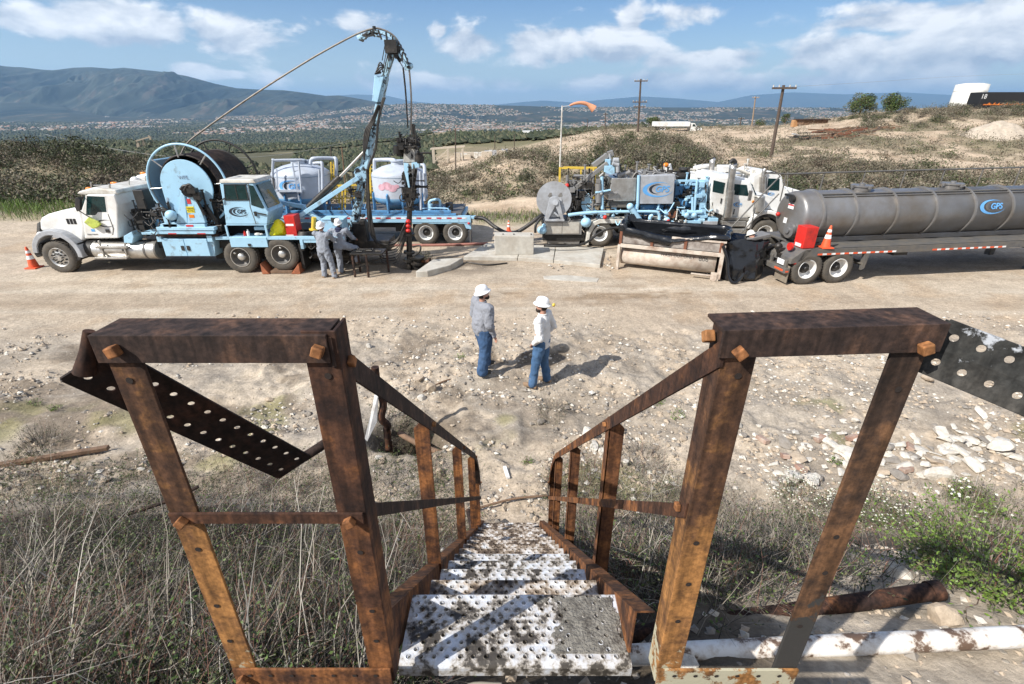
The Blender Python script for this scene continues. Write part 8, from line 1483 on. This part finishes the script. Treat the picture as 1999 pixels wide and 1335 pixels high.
GRP = {'left': 'bushes on the left mound', 'mid': 'bushes on the eroded bank', 'knoll': 'bushes on the knoll', 'slope': 'bushes behind the tanker', 'crest': 'bushes on the hill below the tank'}
def put_bush(u, Y, kind, zone, sc):
    g = ground_thing(u, Y); o = bpy.data.objects.new('shrub', random.choice(BM[kind])); COL.objects.link(o); o.location = g-Vector((0, 0, .08*sc)); o.rotation_euler = (0, 0, random.uniform(0, 6.3)); o.scale = (sc*random.uniform(.85, 1.3), sc*random.uniform(.85, 1.3), sc*random.uniform(.7, 1.1)); i = ('green', 'sage', 'dry').index(kind); tag(o, LAB[zone][i], 'bush', GRP[zone])
random.seed(77); ZN = [('left', 70, (-60, 520), (28, 47), (.8, 1.7), (.5, .25, .25)), ('mid', 56, (830, 1140), (30, 52), (.5, 1.25), (.35, .4, .25)), ('knoll', 72, (1160, 1420), (29, 70), (.8, 1.7), (.5, .35, .15)), ('slope', 72, (1470, 2010), (28, 46), (.7, 1.4), (.15, .4, .45)), ('crest', 62, (1600, 2010), (76, 108), (1.0, 2.2), (.5, .3, .2))]
for zone, n, (u0, u1), (y0, y1), (s0, s1), w in ZN:
    c = 0; tries = 0
    while c < n and tries < 6000:
        tries += 1; u = random.uniform(u0, u1); Y = random.uniform(y0, y1); s = (u-999.5)/F*(Y*CP+2); d, _ = scrub_density(np.array([s]), np.array([Y]))
        if float(d[0]) < (.35 if zone != 'crest' else .1)+.3*random.random()*(zone != 'crest'): continue
        put_bush(u, Y, random.choices(('green', 'sage', 'dry'), w)[0], zone, random.uniform(s0, s1)); c += 1
for u, Y, sc in ((150, 42, 2.6), (125, 44, 2.3), (175, 43, 2.2), (90, 42, 1.9), (205, 44, 1.8), (60, 45, 1.8)): put_bush(u, Y, 'green', 'left', sc)
def low_scrub():
    C_ = Cat(); n = 9500; u = RNG.uniform(-100, 2100, n); Y = 27+RNG.random(n)**1.6*90; X = (u-999.5)/F*(Y*CP+2.0); d, s = scrub_density(X, Y); k = RNG.random(n) < d*1.1+.15*(Y > 30); X, Y, u = X[k], Y[k], u[k]; n = len(X); Z = gz(X, Y); sc = RNG.uniform(.25, .75, n)*(1+Y/120); per = 44
    idx = np.repeat(np.arange(n), per); q = RNG.normal(0, .42, (n*per, 3)); q[:, 2] = np.abs(q[:, 2])*.85; Pp = np.stack([X, Y, Z], -1)[idx]+q*sc[idx][:, None]
    Vv, Fa = leaf_quads(Pp, RNG.uniform(.10, .24, n*per)*sc[idx]**.5*1.1); left = (u < 560); slope = u > 1450
    cm = np.where(left, RNG.choice(5, n, p=[.28, .14, .22, .16, .20]), np.where(slope, RNG.choice(5, n, p=[.27, .32, .05, .08, .28]), RNG.choice(5, n, p=[.30, .22, .13, .12, .23])))
    tag(npmesh('low_scrub', Vv, Fa, [sage, sage2, chap, chap2, drym], cm[idx]), 'low dry and green scrub covering the slopes behind the yard', 'scrub', kind='stuff')
low_scrub()
def strip_grass():
    C_ = Cat(); n = 9000; u = np.concatenate([RNG.uniform(-80, 430, n//2), RNG.uniform(540, 1080, n//2)]); Y = np.concatenate([RNG.normal(26.2, 1.6, n//2), RNG.normal(25.2, .7, n//2)]); X = (u-999.5)/F*(Y*CP+2.0); ok = (Y > 23.2) & (fbm(X*.4, Y*.6, 3, 5) > .40); X, Y, u = X[ok], Y[ok], u[ok]; n = len(X); Z = gz(X, Y)
    h = np.where(u < 500, RNG.uniform(.2, .5, n), RNG.uniform(.08, .25, n)); V_, F_, k, _ = twig_arrays(X, Y, Z, h, RNG.uniform(0, 6.28, n), np.abs(RNG.normal(.3, .3, n)), RNG.uniform(0, .6, n), np.full(n, .02), 2)
    mi = np.where(u < 500, RNG.choice(4, n, p=[.4, .35, .2, .05]), RNG.choice(4, n, p=[.15, .2, .35, .3])); tag(npmesh('grass', V_, F_, [leaf_y, leaf_g, leaf_o, twig_p], np.repeat(mi, k)), 'green grass strip along the far edge of the yard', 'grass', kind='stuff')
strip_grass()
# ------------------------------------------------------------------ the valley town and its trees, far away
def far_blocks():
    n = 15000; u = RNG.uniform(-60, 2060, n); v = 214+RNG.random(n)**1.15*58; d = np.stack([(u-999.5)/F, CP+(667.5-v)/F*SP, -SP+(667.5-v)/F*CP]); t = (VZ+2-CZ)/d[2]; X = d[0]*t; Y = d[1]*t
    k = (Y > 1500) & (Y < 15000) & (fbm(X/420, Y/900, 4, 111) > np.where(u < 500, .55, .42)+np.where(v > 255, .16, 0)+np.where(v > 262, .2, 0)); X, Y, u = X[k], Y[k], u[k]; n = len(X); Z = VZ-1+(fbm(X/900, Y/900, 3, 101)-.5)*26*sstep(1200, 2500, Y)
    w = RNG.uniform(5, 11, n)*(1+(RNG.random(n) < .05)*2.5)*(1+Y/14000); dp = RNG.uniform(5, 11, n)*(1+Y/9000); h = RNG.uniform(4, 7.5, n)*(1+Y/16000)
    fX, fY, fZ, fs, ft = FOOT; ok = np.where(((ft > .02) & (ft < .98) & (fs > -60) & (fs < 2060) & (fbm(fX/500, fY/900, 4, 131) > np.where(fs < 420, .60, np.where(fs > 1000, .50, .42)))).ravel())[0]; pk = RNG.choice(ok, 6500); jx = RNG.uniform(-25, 25, 6500)
    X = np.concatenate([X, fX.ravel()[pk]+jx]); Y = np.concatenate([Y, fY.ravel()[pk]]); Z = np.concatenate([Z, fZ.ravel()[pk]-.5]); w = np.concatenate([w, RNG.uniform(8, 15, 6500)]); dp = np.concatenate([dp, RNG.uniform(8, 14, 6500)]); h = np.concatenate([h, RNG.uniform(6, 10, 6500)]); n = len(X)
    c = np.array([(-1, -1, 0), (1, -1, 0), (1, 1, 0), (-1, 1, 0), (-1, -1, 1), (1, -1, 1), (1, 1, 1), (-1, 1, 1), (-1, 0, 1.45), (1, 0, 1.45)], float); V_ = c[None]*np.stack([w, dp, h], -1)[:, None]; V_ = V_+np.stack([X, Y, Z], -1)[:, None]
    fc = np.array([(0, 1, 5, 4), (1, 2, 6, 5), (3, 0, 4, 7), (4, 5, 9, 8), (6, 7, 8, 9)]); Fa = (fc[None]+10*np.arange(n)[:, None, None]).reshape(-1, 4); wall = RNG.choice(4, n, p=[.26, .36, .22, .16]); roof = RNG.choice([4, 5, 6, 7], n, p=[.38, .30, .14, .18]); mi = np.stack([wall, wall, wall, roof, roof], -1).ravel()
    ms = [mat('far_wall_white', (.47, .46, .44), .8, var=.1), mat('far_wall_cream', (.46, .40, .32), .8, var=.1), mat('far_wall_tan', (.34, .27, .20), .8), mat('far_wall_grey', (.30, .30, .30), .8), mat('far_roof_brown', (.20, .145, .105), .9), mat('far_roof_tile', (.30, .16, .105), .9), mat('far_roof_pale', (.38, .37, .35), .9), mat('far_roof_grey', (.17, .165, .16), .9)]
    tag(npmesh('houses', V_.reshape(-1, 3), Fa, ms, mi), 'thousands of far houses spread over the valley floor', 'town', kind='stuff')
    n = 42000; u = RNG.uniform(-80, 2080, n); v = 214+RNG.random(n)**.85*66; d = np.stack([(u-999.5)/F, CP+(667.5-v)/F*SP, -SP+(667.5-v)/F*CP]); t = (VZ+2-CZ)/d[2]; X = d[0]*t; Y = d[1]*t; dn = fbm(X/300, Y/500, 4, 115); k = (Y > 1300) & (Y < 14000) & (dn > .36-.20*sstep(248, 262, v)); X, Y = X[k], Y[k]; n = len(X); Z = VZ-2+(fbm(X/900, Y/900, 3, 101)-.5)*26*sstep(1200, 2500, Y)
    pk = RNG.choice(ok, 20000); X = np.concatenate([X, fX.ravel()[pk]+RNG.uniform(-25, 25, 20000)]); Y = np.concatenate([Y, fY.ravel()[pk]+RNG.uniform(-8, 8, 20000)]); Z = np.concatenate([Z, fZ.ravel()[pk]-2]); n = len(X)
    r = RNG.uniform(3.5, 8.5, n)*(1+Y/9000); base = np.array([(1, 0, .45), (.3, .95, .5), (-.8, .6, .4), (-.8, -.6, .5), (.3, -.95, .42), (0, 0, 1.15), (0, 0, 0)], float); st = RNG.uniform(.7, 1.25, (n, 7, 1)); V_ = base[None]*st*r[:, None, None]+np.stack([X, Y, Z], -1)[:, None]
    fc = np.array([(0, 1, 5), (1, 2, 5), (2, 3, 5), (3, 4, 5), (4, 0, 5), (1, 0, 6), (2, 1, 6), (3, 2, 6), (4, 3, 6), (0, 4, 6)]); Fa = (fc[None]+7*np.arange(n)[:, None, None]).reshape(-1, 3); mi = np.repeat(RNG.choice(3, n, p=[.45, .35, .2]), 10)
    tag(npmesh('far_trees', V_.reshape(-1, 3), Fa, [mat('far_tree_dark', (.030, .040, .022), .9), mat('far_tree_green', (.048, .060, .030), .9), mat('far_tree_olive', (.085, .085, .048), .9)], mi, smooth=False), 'dark far trees among the houses of the valley', 'trees', kind='stuff')
far_blocks()
def hill_trees():
    n = 30000; u = RNG.uniform(-100, 1260, n); Y = np.exp(RNG.uniform(math.log(90), math.log(680), n)); X = (u-999.5)/F*(Y*CP+2.0); k = fbm(X/(Y*.22), Y/(Y*.1+20), 4, 121) > np.where(u > 840, np.where(Y < 125, 2, .60), .36); X, Y = X[k], Y[k]; n = len(X); Z = gz(X, Y); r = RNG.uniform(.5, 1.15, n)*(1+Y/330)
    base = np.array([(1, 0, .45), (.3, .95, .5), (-.8, .6, .4), (-.8, -.6, .5), (.3, -.95, .42), (0, 0, 1.1), (0, 0, -.1)], float); V_ = base[None]*RNG.uniform(.6, 1.3, (n, 7, 1))*r[:, None, None]+np.stack([X, Y, Z], -1)[:, None]; fc = np.array([(0, 1, 5), (1, 2, 5), (2, 3, 5), (3, 4, 5), (4, 0, 5), (1, 0, 6), (2, 1, 6), (3, 2, 6), (4, 3, 6), (0, 4, 6)])
    Fa = (fc[None]+7*np.arange(n)[:, None, None]).reshape(-1, 3); tag(npmesh('far_scrub', V_.reshape(-1, 3), Fa, [MATS['far_tree_dark'], MATS['far_tree_green'], MATS['far_tree_olive']], np.repeat(RNG.choice(3, n, p=[.4, .35, .25]), 10)), 'dark scrub and oaks over the rolling hills below the yard', 'scrub', kind='stuff')
hill_trees()
# ------------------------------------------------------------------ the hazy air
def haze():
    b = MB(); b.bx(-100000, 100000, -900, 54000, -330, 1500); m = bpy.data.materials.new('haze_air'); m.use_nodes = True; nt, ns, L = nodes_of(m); ns.clear(); o = ns.new('ShaderNodeOutputMaterial'); v = ns.new('ShaderNodeVolumePrincipled'); v.inputs['Color'].default_value = (.38, .66, 1.0, 1); v.inputs['Density'].default_value = HAZE; v.inputs['Anisotropy'].default_value = .15; L.new(v.outputs[0], o.inputs['Volume'])
    tag(b.build('haze', m), kind='stuff')
HAZE = 3.5e-5
haze()
